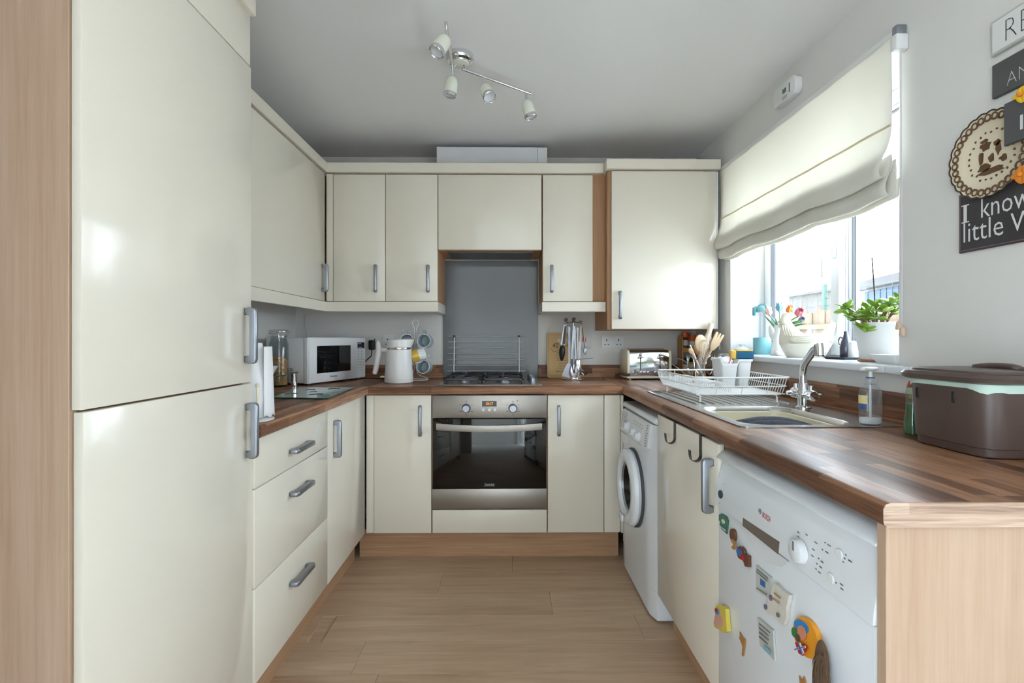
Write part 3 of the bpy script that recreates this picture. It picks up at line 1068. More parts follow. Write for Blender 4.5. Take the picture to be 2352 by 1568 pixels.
# ---- white boxed duct above the extractor
q0, q1 = atY(1003, 337, 2.99), atY(1257, 337, 2.99)
du = thing('duct_box', 'white boxed-in extractor duct on top of the wall cabinets', 'duct box', ((q0.x + q1.x) / 2, 3.12, UZ1 + 0.0065))
MB().box(q0.x, q1.x - 0.058, 2.99, BW - 0.002, UZ1 + 0.0065, q0.z, 0.001).build('front_panel', 'duct_white', du)
MB().box(q1.x - 0.057, q1.x, 2.99, BW - 0.002, UZ1 + 0.0065, q0.z - 0.001, 0.001).build('end_panel', 'duct_white', du)
q = atY(1607, 356, 3.0)
one(MB().cyl((RW - 0.06, 3.10, UZ1 + 0.0045 + 0.055), (RW - 0.06, 3.20, UZ1 + 0.0045 + 0.055), 0.055, n=24), 'vent_pipe', 'white_plastic', 'round white pipe end on top of the boiler cabinet by the right wall', 'pipe')

# ---- grey splashback
one(MB().box(-0.408, 0.205, BW - 0.008, BW - 0.0005, WTZ + 0.0005, hd.location.z - 0.008, 0.001), 'splashback', 'splash_grey', 'grey glass splashback panel behind the hob', 'splashback')
# ================================================================== APPLIANCES
UYV, UZV = Vector((1, 0, 0)), Vector((0, 0, 1))
# ---- oven
ox0, ox1 = -0.3865, 0.2125
OY = DY - 0.004
ov = thing('oven', 'built-in stainless steel oven with black glass door below the hob', 'oven', ((ox0 + ox1) / 2, 2.9, 0.27))
MB().box(ox0 + 0.02, ox1 - 0.016, DY + DT + 0.001, BW - 0.10, 0.265, 0.860).build('body', 'dark_void', ov)
cp = MB().box(ox0, ox1, OY, DY + DT, 0.747, 0.866, 0.002, 2).build('control_panel', 'brushed_steel', ov)
odr = MB().box(ox0 + 0.004, ox1 - 0.004, OY - 0.002, DY + DT, 0.381, 0.744, 0.002, 2).build('oven_door', 'black_glass', ov)
MB().box(ox0, ox1, OY, DY + DT, 0.274, 0.379, 0.002, 2).build('lower_trim', 'brushed_steel', ov)
h0, h1 = atY(1002, 981, OY - 0.03), atY(1245, 981, OY - 0.03)
hz = h0.z
n = 12
rings = []
for i in range(n + 1):
    t_ = i / n
    xx = h0.x + (h1.x - h0.x) * t_
    bow = 4 * t_ * (1 - t_)
    yy = OY - 0.030 - 0.014 * bow
    zz = hz + 0.004 - 0.009 * bow
    rings.append([(xx, yy - 0.006, zz - 0.017), (xx, yy - 0.008, zz), (xx, yy - 0.006, zz + 0.016), (xx, yy + 0.006, zz + 0.016), (xx, yy + 0.006, zz - 0.017)])
mb = MB().ring_loft(rings)
mb.box(h0.x + 0.004, h0.x + 0.02, OY - 0.027, OY - 0.0021, hz - 0.010, hz + 0.016).box(h1.x - 0.02, h1.x - 0.004, OY - 0.027, OY - 0.0021, hz - 0.010, hz + 0.016)
mb.build('door_handle', 'brushed_steel', odr)
text('ZANUSSI', (atY(1124, 1113, OY - 0.002).x, OY - 0.002, atY(1124, 1113, OY).z), UYV, UZV, odr, 'nickel', width=0.052, height=0.014, offset=0.01)
ds = atY(1124, 927, OY)
MB().box(ds.x - 0.038, ds.x + 0.038, OY - 0.0015, OY + 0.001, ds.z - 0.014, ds.z + 0.014).build('display', 'black_glass', cp)
text('12:17', (ds.x + 0.001, OY - 0.0016, ds.z + 0.001), UYV, UZV, cp, 'orange_led', width=0.036, height=0.014, offset=0.012)
for px in (1110, 1124, 1137):
    q = atY(px, 941, OY)
    MB().cyl((q.x, OY - 0.004, q.z), (q.x, OY, q.z), 0.0075, n=16).build('button', 'white_plastic', cp)
for px in (1071, 1178):
    q = atY(px, 937, OY)
    k = MB().lathe([(0.0235, 0), (0.0235, 0.006), (0.021, 0.012), (0.019, 0.026), (0.017, 0.029), (0.0, 0.029)], n=28).xf(Matrix.Translation((q.x, OY, q.z)) @ Matrix.Rotation(R(90), 4, 'X')).build('knob', 'nickel', cp)
    MB().box(q.x - 0.0015, q.x + 0.0015, OY - 0.031, OY - 0.0292, q.z - 0.014, q.z + 0.014).build('pointer', 'white_plastic', k)
    for a in (30, 150, 210, 270, 330, 90):
        MB().box(q.x + 0.034 * math.cos(R(a)) - 0.004, q.x + 0.034 * math.cos(R(a)) + 0.004, OY - 0.0006, OY + 0.0005, q.z + 0.034 * math.sin(R(a)) - 0.0015, q.z + 0.034 * math.sin(R(a)) + 0.0015).build('dial_mark', 'print_dark', cp)
    qx = q.x - 0.024 if px < 1100 else q.x + 0.024
    MB().ball((qx, OY, q.z + 0.038), (0.004, 0.0012, 0.004), 10, 6).build('pilot_light', 'turmeric', cp)

# ---- gas hob
hb = thing('gas_hob', 'four-burner steel gas hob with black pan supports let into the worktop', 'hob', (-0.09, 2.92, WTZ))
hx0, hx1 = atZ(1001, 886, WTZ + 0.006).x, atZ(1247, 886, WTZ + 0.006).x
HY0, HY1 = 2.668, 3.165
MB().prism(rrect(hx0, hx1, HY0, HY1, 0.012), 'z', WTZ + 0.0003, WTZ + 0.007, 0.0025).build('hob_plate', 'brushed_steel', hb)
gx1 = hx1 - 0.095
gm = (hx0 + gx1) / 2 + 0.004
for (a, b) in ((hx0 + 0.03, gm - 0.004), (gm + 0.004, gx1)):
    zt_ = WTZ + 0.048
    mb = MB()
    ry0, ry1 = HY0 + 0.03, HY1 - 0.03
    mb.box(a, b, ry0, ry0 + 0.009, WTZ + 0.026, WTZ + 0.040, 0.002)
    mb.box(a, b, ry1 - 0.009, ry1, WTZ + 0.026, WTZ + 0.040, 0.002)
    mb.box(a, a + 0.009, ry0, ry1, WTZ + 0.026, WTZ + 0.040, 0.002)
    mb.box(b - 0.009, b, ry0, ry1, WTZ + 0.026, WTZ + 0.040, 0.002)
    for fx_, fy_ in ((a, ry0), (b - 0.014, ry0), (a, ry1 - 0.014), (b - 0.014, ry1 - 0.014)):
        mb.box(fx_, fx_ + 0.014, fy_, fy_ + 0.014, WTZ + 0.0072, WTZ + 0.044, 0.002)
    mx = (a + b) / 2
    for by in (ry0 + 0.11, ry1 - 0.11):
        for (dx, dy) in ((1, 0), (-1, 0), (0, 1), (0, -1)):
            L0, L1 = 0.028, (b - a) / 2 - 0.004 if dx else 0.106
            p0, p1 = Vector((mx + dx * L0, by + dy * L0, zt_)), Vector((mx + dx * L1, by + dy * L1, zt_ - 0.008))
            mb.tube([p0, p1], [0.0035, 0.0055], 6)
    mb.build('pan_support', 'black_enamel', hb)
    for by, rr in ((ry0 + 0.11, 0.036), (ry1 - 0.11, 0.03)):
        bu = MB().lathe([(rr + 0.008, 0.007), (rr + 0.008, 0.012), (rr, 0.014), (rr, 0.022), (0.0, 0.022)], (mx, by, WTZ), 28).build('burner', 'nickel', hb)
        MB().lathe([(rr - 0.003, 0.0222), (rr - 0.001, 0.026), (rr - 0.004, 0.030), (0.0, 0.031)], (mx, by, WTZ), 28).build('burner_cap', 'black_enamel', bu)
for i in range(4):
    ky = HY0 + 0.10 + i * 0.095
    kx = hx1 - 0.046
    MB().lathe([(0.020, 0.0072), (0.020, 0.011), (0.0165, 0.012), (0.015, 0.034), (0.012, 0.036), (0.0, 0.036)], (kx, ky, WTZ), 24).build('knob', 'nickel', hb)

# ---- wire rack standing behind the hob
rk = thing('wire_rack', 'steel wire trivet rack leaning on the splashback behind the hob', 'rack', (-0.12, 3.22, WTZ))
ra, rb = atY(1028, 772, 3.225), atY(1207, 858, 3.225)
zt_, zb_ = ra.z, WTZ + 0.022


def leany(z):
    return 3.2465 - (zt_ - z) * 0.16


for i in range(7):
    z = zt_ - (zt_ - zb_) * i / 6.6
    MB().cyl((ra.x, leany(z), z), (rb.x, leany(z), z), 0.0032, n=8).build('rung', 'bright_wire', rk)
for px in (1043, 1192):
    x = atY(px, 800, 3.225).x
    MB().cyl((x, leany(zt_) - 0.006, zt_), (x, leany(WTZ) - 0.006, WTZ + 0.0072), 0.0042, n=10).build('upright', 'bright_wire', rk)
    MB().box(x - 0.008, x + 0.008, leany(zt_) - 0.012, leany(zt_) + 0.004, zt_ - 0.006, zt_ + 0.006, 0.002).build('clip', 'black_plastic', rk)

# ---- washing machine (faces -x)
WX = 0.592
wy0, wy1 = 2.036, 2.606
wz1 = 0.838
wm = thing('washing_machine', 'white front-loading washing machine in the corner under the worktop', 'washing machine', (0.88, (wy0 + wy1) / 2, 0))
MB().box(WX + 0.03, RW - 0.06, wy0, wy1, 0.012, wz1 - 0.03, 0.006, 2).build('body', 'appliance_white', wm)
prof = [(wy0, 0.0), (wy1, 0.0)]
mb = MB()
# gently bowed front
rings = []
for i in range(13):
    t_ = i / 12
    y = wy0 + (wy1 - wy0) * t_
    e = min(t_, 1 - t_)
    bow = 0.018 * (1 - (1 - min(1, e / 0.12)) ** 2)
    rings.append([(WX + 0.031, y, 0.13), (WX + 0.020 - bow, y, 0.13), (WX + 0.020 - bow, y, 0.70), (WX + 0.026 - bow, y, 0.805), (WX + 0.031, y, 0.805)])
front = mb.ring_loft(rings).build('front_panel', 'appliance_white', wm)
rings = []
for i in range(13):
    t_ = i / 12
    y = wy0 + 0.002 + (wy1 - wy0 - 0.004) * t_
    e = min(t_, 1 - t_)
    bow = 0.018 * (1 - (1 - min(1, e / 0.12)) ** 2)
    rings.append([(WX + 0.05, y, 0.014), (WX + 0.022 - bow, y, 0.014), (WX + 0.022 - bow, y, 0.127), (WX + 0.05, y, 0.127)])
MB().ring_loft(rings).build('kick_panel', 'appliance_white', wm)
MB().box(WX + 0.012, RW - 0.06, wy0 - 0.001, wy1 + 0.001, wz1 - 0.030, wz1, 0.012, 3).build('lid', 'appliance_white', wm)
# control panel: leans back
cpl = MB()
rings = []
for i in range(9):
    t_ = i / 8
    y = wy0 + 0.045 + (wy1 - wy0 - 0.075) * t_
    rings.append([(WX - 0.004, y, 0.690 + 0.018 * (1 - t_) * 0 + 0.015 * (2 * t_ - 1) ** 2), (WX - 0.008, y, 0.700), (WX + 0.006, y, 0.800), (WX + 0.024, y, 0.804), (WX + 0.024, y, 0.69)])
cpw = cpl.ring_loft(rings).build('control_panel', 'appliance_panel', wm)
nv = Vector((-0.99, 0, 0.139)).normalized()
uv, vv = Vector((0, -1, 0)), Vector((0.139, 0, 0.99)).normalized()


def wpan(a, z):
    """point on the machine's control panel: a = 0 far end .. 1 near end"""
    y = wy1 - 0.03 - (wy1 - wy0 - 0.075) * a
    return Vector((WX - 0.008 + (z - 0.70) * 0.14, y, z))


for a, z, r_ in ((0.30, 0.735, 0.026), (0.56, 0.730, 0.019), (0.72, 0.727, 0.022)):
    p = wpan(a, z)
    k = MB().tube([p, p + nv * 0.008, p + nv * 0.009, p + nv * 0.022], [r_, r_, r_ * 0.8, r_ * 0.72], 20).build('knob', 'appliance_white', cpw)
    q = p + nv * 0.0222
    MB().solid([q + vv * r_ * 0.6 + uv * 0.0015, q + vv * r_ * 0.6 - uv * 0.0015, q - vv * 0.003 - uv * 0.0015, q - vv * 0.003 + uv * 0.0015], nv, 0.0006).build('pointer', 'print_grey', k)
random.seed(3)
mb = MB()
for a0, cnt in ((0.02, 8), (0.09, 8), (0.16, 7), (0.90, 9), (0.47, 2), (0.55, 2), (0.62, 2), (0.69, 2), (0.76, 2)):
    for k in range(cnt):
        z = 0.793 - k * 0.0105 if cnt > 2 else 0.780 - k * 0.012
        w_ = random.uniform(0.014, 0.03) if cnt > 2 else 0.012
        p = wpan(a0, z)
        mb.solid([p + vv * 0.0018, p + uv * w_ + vv * 0.0018, p + uv * w_ - vv * 0.0018, p - vv * 0.0018], nv, 0.0004)
mb.build('printed_programme_list', 'print_grey', cpw)['kind'] = 'stuff'
# porthole door
pc = Vector((WX - 0.004, (wy0 + wy1) / 2 + 0.005, 0.475))
# rotate lathe axis z -> -x
LX = Matrix.Translation(pc) @ Matrix.Rotation(R(-90), 4, 'Y')
MB().lathe([(0.178, -0.012), (0.178, 0.004), (0.168, 0.006), (0.150, 0.004), (0.150, -0.012)], n=48, cap0=False, cap1=False).xf(LX).build('door_seal', 'rubber_grey', wm)
dr_ = MB().lathe([(0.170, 0.006), (0.176, 0.018), (0.172, 0.034), (0.160, 0.043), (0.128, 0.044), (0.116, 0.038), (0.112, 0.026), (0.112, 0.008)], n=48, cap0=False, cap1=False).xf(LX).build('porthole_door', 'appliance_white', wm)
MB().lathe([(0.113, 0.028), (0.108, 0.020), (0.09, -0.01), (0.05, -0.03), (0.0, -0.034)], n=40, cap0=False).xf(LX).build('porthole_glass', 'black_glass', dr_)
MB().lathe([(0.118, 0.020), (0.118, 0.028), (0.109, 0.029), (0.105, 0.020)], n=40, cap0=False, cap1=False).xf(LX).build('porthole_rim', 'nickel', dr_)
MB().box(WX - 0.062, WX - 0.052, pc.y - 0.02, pc.y + 0.04, pc.z - 0.155, pc.z - 0.125, 0.004, 2).build('door_grip', 'appliance_white', dr_)
dp = MB()
dp.prism(rrect(wy1 - 0.16, wy1 - 0.035, 0.640, 0.688, 0.015), 'x', WX - 0.0045, WX + 0.005)
dp.build('detergent_drawer', 'appliance_panel', wm)
for a in (wy0 + 0.05, wy1 - 0.05):
    MB().cyl((WX + 0.09, a, 0), (WX + 0.09, a, 0.013), 0.018, n=14).build('foot', 'rubber_grey', wm)
    MB().cyl((RW - 0.12, a, 0), (RW - 0.12, a, 0.013), 0.018, n=14).build('foot', 'rubber_grey', wm)

# ---- dishwasher (faces -x)
GX = 0.594
gy0, gy1 = 0.800, 1.412
dw = thing('dishwasher', 'white freestanding dishwasher covered with fridge magnets', 'dishwasher', (0.9, 1.1, 0))
MB().box(GX + 0.045, RW - 0.06, gy0 + 0.002, gy1 - 0.002, 0.02, 0.822).build('body', 'appliance_white', dw)
mb = MB()
mb.prism([(GX + 0.026, 0.850), (GX + 0.014, 0.846), (GX - 0.003, 0.830), (GX - 0.001, 0.827), (GX + 0.03, 0.825), (RW - 0.06, 0.825), (RW - 0.06, 0.850)], 'y', gy0, gy1, 0.002)
mb.build('top_trim', 'appliance_white', dw, sharp=50)
zc0 = 0.700
ddo = MB().box(GX + 0.002, GX + 0.042, gy0, gy1, 0.10, zc0 - 0.001, 0.010, 3).build('door', 'appliance_white', dw)
PZ = 0.818


def fas_x(z):
    return GX - 0.006 + 0.024 * max(0, (z - zc0) / (PZ - zc0)) ** 1.6


zs = [zc0, zc0 + 0.02, zc0 + 0.05, zc0 + 0.08, zc0 + 0.10, PZ]
prof = [(fas_x(z), z) for z in zs] + [(GX + 0.044, PZ), (GX + 0.044, zc0)]
fas = MB().prism(prof, 'y', gy0, gy1, 0.002).build('control_panel', 'appliance_panel', dw, sharp=50)
MB().box(GX + 0.03, RW - 0.1, gy0 + 0.01, gy1 - 0.01, 0.0, 0.098).build('kick_panel', 'dark_void', dw)


def onfas(px, py, lift=0.0):
    p = atX(px, py, GX)
    p.x = fas_x(p.z) - lift
    return p


pts = [onfas(*q) for q in ((1712, 1189), (1795, 1244), (1795, 1273), (1712, 1207))]
MB().solid(pts, (-1, 0, 0), 0.0012).build('handle_recess', 'recess_brown', fas)
pts = [onfas(*q) for q in ((1722, 1216), (1740, 1262), (1770, 1292), (1800, 1300), (1822, 1292), (1795, 1275))]
MB().solid([atX(q[0], q[1], GX + 0.002) for q in ((1722, 1216), (1738, 1262), (1765, 1292), (1795, 1301), (1815, 1290), (1795, 1274))], (-1, 0, 0), 0.004).build('handle_scoop', 'appliance_panel', ddo)
p = onfas(1659, 1135)
MB().cyl(p, p - Vector((0.004, 0, 0)), 0.011, n=18).build('power_button', 'print_dark', fas)
p = onfas(1843, 1266)
k = MB().tube([p, p + Vector((-0.014, 0, 0)), p + Vector((-0.016, 0, 0))], [0.0235, 0.022, 0.019], 28).build('programme_knob', 'appliance_panel', fas)
MB().box(p.x - 0.0168, p.x - 0.016, p.y - 0.003, p.y + 0.003, p.z + 0.002, p.z + 0.02).build('pointer', 'print_grey', k)
for q in ((1922, 1272), (1914, 1328)):
    p = onfas(*q)
    MB().tube([p, p + Vector((-0.003, 0, 0))], [0.009, 0.0085], 18).build('button', 'white_plastic', fas)
mb = MB()
for q, w_ in (((1830, 1222), 9), ((1832, 1232), 8), ((1848, 1228), 6), ((1870, 1246), 9), ((1888, 1246), 4), ((1897, 1252), 10), ((1886, 1262), 4), ((1896, 1268), 9), ((1868, 1262), 8), ((1868, 1276), 8), ((1882, 1282), 4), ((1890, 1290), 8), ((1880, 1294), 4), ((1889, 1302), 8), ((1880, 1306), 4), ((1888, 1314), 8), ((1935, 1274), 4), ((1934, 1282), 4), ((1933, 1290), 4), ((1946, 1288), 10), ((1926, 1338), 4), ((1938, 1342), 9), ((1940, 1352), 8), ((1661, 1112), 3), ((1658, 1155), 3), ((1830, 1242), 6)):
    p = onfas(*q, lift=0.0004)
    s_ = w_ * 0.00095
    mb.solid([p + Vector((0, s_ / 2, 0.0012)), p + Vector((0, -s_ / 2, 0.0012)), p + Vector((0, -s_ / 2, -0.0012)), p + Vector((0, s_ / 2, -0.0012))], (-1, 0, 0), 0.0004)
mb.build('printed_marks', 'print_grey', fas)['kind'] = 'stuff'
p = onfas(1760, 1187)
vvv = Vector((0.12, 0, 1)).normalized()
text('BOSCH', p, (0, -1, 0), vvv, fas, 'logo_red', width=0.034, height=0.012, lift=0.001, offset=0.02)
p = onfas(1745, 1174)
MB().xf(Matrix()).tube([p + Vector((-0.001, math.cos(a) * 0.0055, math.sin(a) * 0.006)) for a in [2 * math.pi * i / 20 for i in range(20)]], 0.0008, 5, closed=True).box(p.x - 0.0015, p.x - 0.0005, p.y - 0.004, p.y - 0.0028, p.z - 0.004, p.z + 0.004).box(p.x - 0.0015, p.x - 0.0005, p.y + 0.0028, p.y + 0.004, p.z - 0.004, p.z + 0.004).box(p.x - 0.0015, p.x - 0.0005, p.y - 0.004, p.y + 0.004, p.z - 0.0006, p.z + 0.0006).build('emblem', 'print_grey', fas)

# ---- steel sink with drainer
sk = thing('sink', 'stainless steel inset sink with ribbed drainer by the window', 'sink', ((SX0 + SX1) / 2, (SY0 + SY1) / 2, WTZ))
BX0, BX1, BY0, BY1 = 0.705, 1.020, 1.455, 1.835
zt_ = WTZ + 0.004
NB = 16
bo_ring = lambda r, z, ins: [(x, y, z) for x, y in rrect(BX0 + ins, BX1 - ins, BY0 + ins, BY1 - ins, r, NB // 4)]
mb = MB()
outer = rrect(SX0, SX1, SY0, SY1, 0.03, 4)
inner = rrect(BX0 - 0.008, BX1 + 0.008, BY0 - 0.008, BY1 + 0.008, 0.07, 4)
mb.ring_loft([[(x, y, WTZ + 0.0003) for x, y in outer], [(x, y, zt_) for x, y in outer], [(x, y, zt_) for x, y in rrect(SX0 + 0.008, SX1 - 0.008, SY0 + 0.008, SY1 - 0.008, 0.026, 4)], [(x, y, zt_ - 0.002) for x, y in rrect(SX0 + 0.014, SX1 - 0.014, SY0 + 0.014, SY1 - 0.014, 0.022, 4)], [(x, y, zt_ - 0.002) for x, y in inner]], False, False)
mb.build('sink_plate', 'sink_steel', sk, sharp=70)
mb = MB()
mb.ring_loft([[(x, y, zt_ - 0.002) for x, y in inner], bo_ring(0.065, zt_ - 0.005, 0.0), bo_ring(0.06, zt_ - 0.03, 0.004), bo_ring(0.055, zt_ - 0.13, 0.014), bo_ring(0.045, zt_ - 0.150, 0.030), bo_ring(0.03, zt_ - 0.156, 0.07)], False, True)
bowl = mb.build('bowl', 'sink_steel', sk, sharp=70)
MB().lathe([(0.045, 0.0005), (0.043, 0.003), (0.03, 0.002), (0.0, 0.0)], ((BX0 + BX1) / 2, (BY0 + BY1) / 2, zt_ - 0.156), 24).build('drain', 'chrome', bowl)
for i in range(11):
    x = SX0 + 0.06 + i * (SX1 - SX0 - 0.12) / 10
    MB().tube([(x, 1.90, zt_ - 0.0035), (x, 1.915, zt_), (x, 2.335, zt_), (x, 2.35, zt_ - 0.0035)], 0.0036, 8).build('drainer_rib', 'sink_steel', sk)

# ---- mixer tap
tx, ty = 1.070, 1.800
tp = thing('mixer_tap', 'chrome mixer tap with cross handles behind the sink bowl', 'tap', (tx, ty, zt_ - 0.002))
b = WTZ + 0.002
MB().lathe([(0.026, 0), (0.026, 0.004), (0.020, 0.008), (0.019, 0.030), (0.022, 0.038), (0.022, 0.060), (0.018, 0.066), (0.016, 0.085), (0.014, 0.09), (0.0, 0.09)], (tx, ty, b), 24).build('tap_body', 'chrome', tp)
for s_ in (1, -1):
    e = Vector((tx, ty + s_ * 0.062, b + 0.050))
    hv = MB().tube([(tx, ty + s_ * 0.018, b + 0.048), (tx, ty + s_ * 0.030, b + 0.048), (tx, ty + s_ * 0.034, b + 0.049), (tx, ty + s_ * 0.058, b + 0.050), (tx, ty + s_ * 0.062, b + 0.050)], [0.014, 0.014, 0.018, 0.019, 0.014], 18)
    for a in (90, 0, 180):
        hv.tube([(tx, ty + s_ * 0.046, b + 0.05), (tx + 0.034 * math.cos(R(a)), ty + s_ * 0.046, b + 0.05 + 0.034 * math.sin(R(a)))], [0.009, 0.007], 10)
    hv.build('tap_handle', 'chrome', tp)
sp = smooth_path([(tx, ty, b + 0.085), (tx, ty, b + 0.130), (tx - 0.004, ty - 0.014, b + 0.158), (tx - 0.012, ty - 0.060, b + 0.190), (tx - 0.020, ty - 0.105, b + 0.218), (tx - 0.022, ty - 0.128, b + 0.220)], 6)
MB().tube(sp, 0.0125, 16).build('spout', 'chrome', tp)
e = sp[-1]
MB().tube([e + Vector((0, 0.006, 0.014)), e + Vector((0, 0.001, 0.010)), e + Vector((0, -0.001, -0.004)), e + Vector((0, -0.002, -0.026)), e + Vector((0, -0.002, -0.030))], [0.006, 0.0155, 0.0165, 0.0165, 0.013], 18).build('nozzle', 'chrome', tp)
# cream washing-up bowl with a dishcloth in it
wb = MB()
wr = lambda ins, r, z: [(x, y, z) for x, y in rrect(BX0 + ins, BX1 - ins, BY0 + ins, BY1 - ins, r, 4)]
zb_ = zt_ - 0.154
wb.ring_loft([wr(0.045, 0.03, zb_), wr(0.040, 0.04, zb_ + 0.006), wr(0.020, 0.05, zt_ - 0.022), wr(0.014, 0.055, zt_ - 0.020), wr(0.014, 0.055, zt_ - 0.017), wr(0.023, 0.05, zt_ - 0.018), wr(0.043, 0.04, zb_ + 0.010), wr(0.048, 0.03, zb_ + 0.004)])
one(wb, 'washing_up_bowl', 'cream_enamel', 'cream plastic washing-up bowl inside the steel sink', 'bowl')
mb = MB()
mb.ball((0.875, 1.650, zb_ + 0.075), (0.10, 0.055, 0.068), 18, 10)
random.seed(5)
for k in range(3):
    pts = []
    for i in range(16):
        t_ = i / 15
        pts.append((0.775 + 0.205 * t_, 1.668 - 0.075 * t_ + 0.030 * (k - 1) + 0.006 * math.sin(9 * t_ + 2 * k), zb_ + 0.122 + 0.010 * math.sin(3.1 * t_) - 0.006 * (k != 1)))
    mb.tube(pts, [0.004 + 0.014 * math.sin(math.pi * min(1, 0.15 + 0.85 * i / 16)) for i in range(16)], 10)
o = mb.build('dishcloth', 'dishcloth_grey')
o.data.transform(Matrix.Translation((0, 0, -(min(v.co.z for v in o.data.vertices) - zb_ - 0.0045))))
tag(centre(o), 'crumpled dark grey dishcloth lying in the sink bowl', 'cloth')
# ================================================================== THINGS ON THE LEFT AND BACK WORKTOP
TOP = WTZ
# ---- microwave, turned in the corner (local: x along its front to the right, -y out of the front)
mA, mB_ = Vector((-1.050, 2.670, 0)), Vector((-0.881, 3.150, 0))
mw_w = (mB_ - mA).length
ang = math.atan2((mB_ - mA).y, (mB_ - mA).x)
mz = TOP
mw = thing('microwave', 'white microwave oven with dark window standing across the back left corner', 'microwave', (mA.x, mA.y, mz), ang)
W_, Dp, h0, h1 = mw_w, 0.285, 0.012, 0.258
MB().box(0.004, W_ - 0.004, 0.03, Dp, h0, h1 - 0.002, 0.006, 2).build('body', 'white_plastic', mw, world=False)
fr = MB().box(0, W_, 0, 0.029, h0 - 0.002, h1, 0.006, 2).build('front_frame', 'white_gloss', mw, world=False)
MB().box(0.006, W_ * 0.815, -0.004, -0.0002, h0 + 0.004, h1 - 0.006, 0.002, 2).build('door', 'white_gloss', mw, world=False)
MB().box(0.066, W_ * 0.70, -0.0052, -0.0041, h0 + 0.050, h1 - 0.046).build('door_window', 'black_glass', mw, world=False)
text('Panasonic', (W_ * 0.40, -0.0042, h0 + 0.028), (1, 0, 0), (0, 0, 1), mw, 'print_dark', width=0.062, height=0.011, world=False, offset=0.01)
cpn = MB().box(W_ * 0.82, W_ - 0.004, -0.0035, -0.0002, h0 + 0.004, h1 - 0.006, 0.001).build('control_panel', 'white_gloss', mw, world=False)
MB().box(W_ * 0.835, W_ - 0.015, -0.0042, -0.0036, h1 - 0.066, h1 - 0.030).build('display', 'lcd_dark', cpn, world=False)
mb = MB()
for zz, ww in ((h1 - 0.038, 0.03), (h1 - 0.060, 0.04)):
    mb.box(W_ * 0.845, W_ * 0.845 + ww, -0.0046, -0.0043, zz - 0.002, zz + 0.002)
mb.build('display_digits', 'lcd_text', cpn, world=False)
for r_ in range(8):
    for c_ in range(3 if r_ in (3, 4, 5) else 2):
        z = h1 - 0.085 - r_ * 0.0165
        x = W_ * 0.838 + c_ * (0.024 if r_ in (3, 4, 5) else 0.034)
        MB().box(x, x + (0.019 if r_ in (3, 4, 5) else 0.014), -0.0040, -0.0036, z - 0.004, z + 0.004).build('button', 'mag_card', cpn, world=False)
MB().box(W_ * 0.83, W_ - 0.01, -0.0044, -0.0036, h0 + 0.012, h0 + 0.045, 0.001).build('door_release', 'white_gloss', cpn, world=False)
for i in range(3):
    for j in range(2):
        MB().box(0.0032, 0.0042, 0.10 + i * 0.03, 0.122 + i * 0.03, h0 + 0.066 + j * 0.009, h0 + 0.070 + j * 0.009).build('vent_slot', 'print_dark', mw, world=False)
for x in (0.04, W_ - 0.04):
    for y in (0.03, Dp - 0.03):
        MB().cyl((x, y, 0), (x, y, h0), 0.012, n=12).build('foot', 'black_plastic', mw, world=False)

# ---- clip-top jar of cereal
jc = Vector((-1.192, 2.648, TOP))
jr = 0.048
ja = thing('cereal_jar', 'tall clip-top glass jar half filled with cereal beside the microwave', 'jar', jc)
JH = 0.30 / 0.258
MB().lathe([(r_, z * JH) for r_, z in ((jr - 0.004, 0.001), (jr, 0.006), (jr, 0.19), (jr - 0.008, 0.212), (jr - 0.010, 0.225), (jr - 0.002, 0.228), (jr - 0.002, 0.236), (jr - 0.012, 0.236), (jr - 0.013, 0.215), (jr - 0.004, 0.188), (jr - 0.003, 0.008), (0.0, 0.006))], jc, 32, cap0=True).build('glass_body', 'clear_glass', ja)
zce = 0.150
MB().lathe([(jr - 0.0075, 0.010), (jr - 0.0075, zce - 0.010), (jr - 0.016, zce - 0.004), (0.012, zce), (0.0, zce)], jc, 26).build('cereal', 'cereal', ja)
random.seed(21)
mb = MB()
for k in range(420):
    if k < 330:
        a_, z_, r_ = random.uniform(0, 6.283), random.uniform(0.012, zce - 0.004), jr - 0.0068
    else:
        a_, z_, r_ = random.uniform(0, 6.283), zce, random.uniform(0, jr - 0.01)
    p = jc + Vector((r_ * math.cos(a_), r_ * math.sin(a_), z_))
    q_ = Matrix.Translation(p) @ Matrix.Rotation(a_, 4, 'Z') @ Matrix.Rotation(random.uniform(-0.9, 0.9), 4, 'Y') @ Matrix.Rotation(random.uniform(0, 3), 4, 'X')
    w_ = random.uniform(0.003, 0.0055)
    m2 = MB().add([(0, -w_, -w_ * 0.7), (0.001, w_, -w_ * 0.6), (0, w_ * 0.8, w_ * 0.7), (0.0012, -w_ * 0.8, w_ * 0.8), (0.0016, 0, 0)], [(0, 1, 4), (1, 2, 4), (2, 3, 4), (3, 0, 4), (3, 2, 1, 0)]).xf(q_)
    mb.add(m2.v, m2.f)
mb.build('cereal_flakes', 'flake', ja)['kind'] = 'stuff'
MB().lathe([(r_, z * JH) for r_, z in ((jr, 0.240), (jr + 0.001, 0.250), (jr - 0.006, 0.256), (0.0, 0.258))], jc, 30).build('glass_lid', 'clear_glass', ja)
MB().lathe([(r_, z * JH) for r_, z in ((jr, 0.2365), (jr + 0.002, 0.2385), (jr, 0.2405))], jc, 30, cap0=False, cap1=False).build('rubber_ring', 'tassel', ja)
mb = MB()
for z, r_ in ((0.224, jr - 0.006), (0.247, jr + 0.003)):
    mb.tube([(jc.x + r_ * math.cos(a), jc.y + r_ * math.sin(a), TOP + z * JH) for a in [2 * math.pi * i / 28 for i in range(28)]], 0.0018, 6, closed=True)
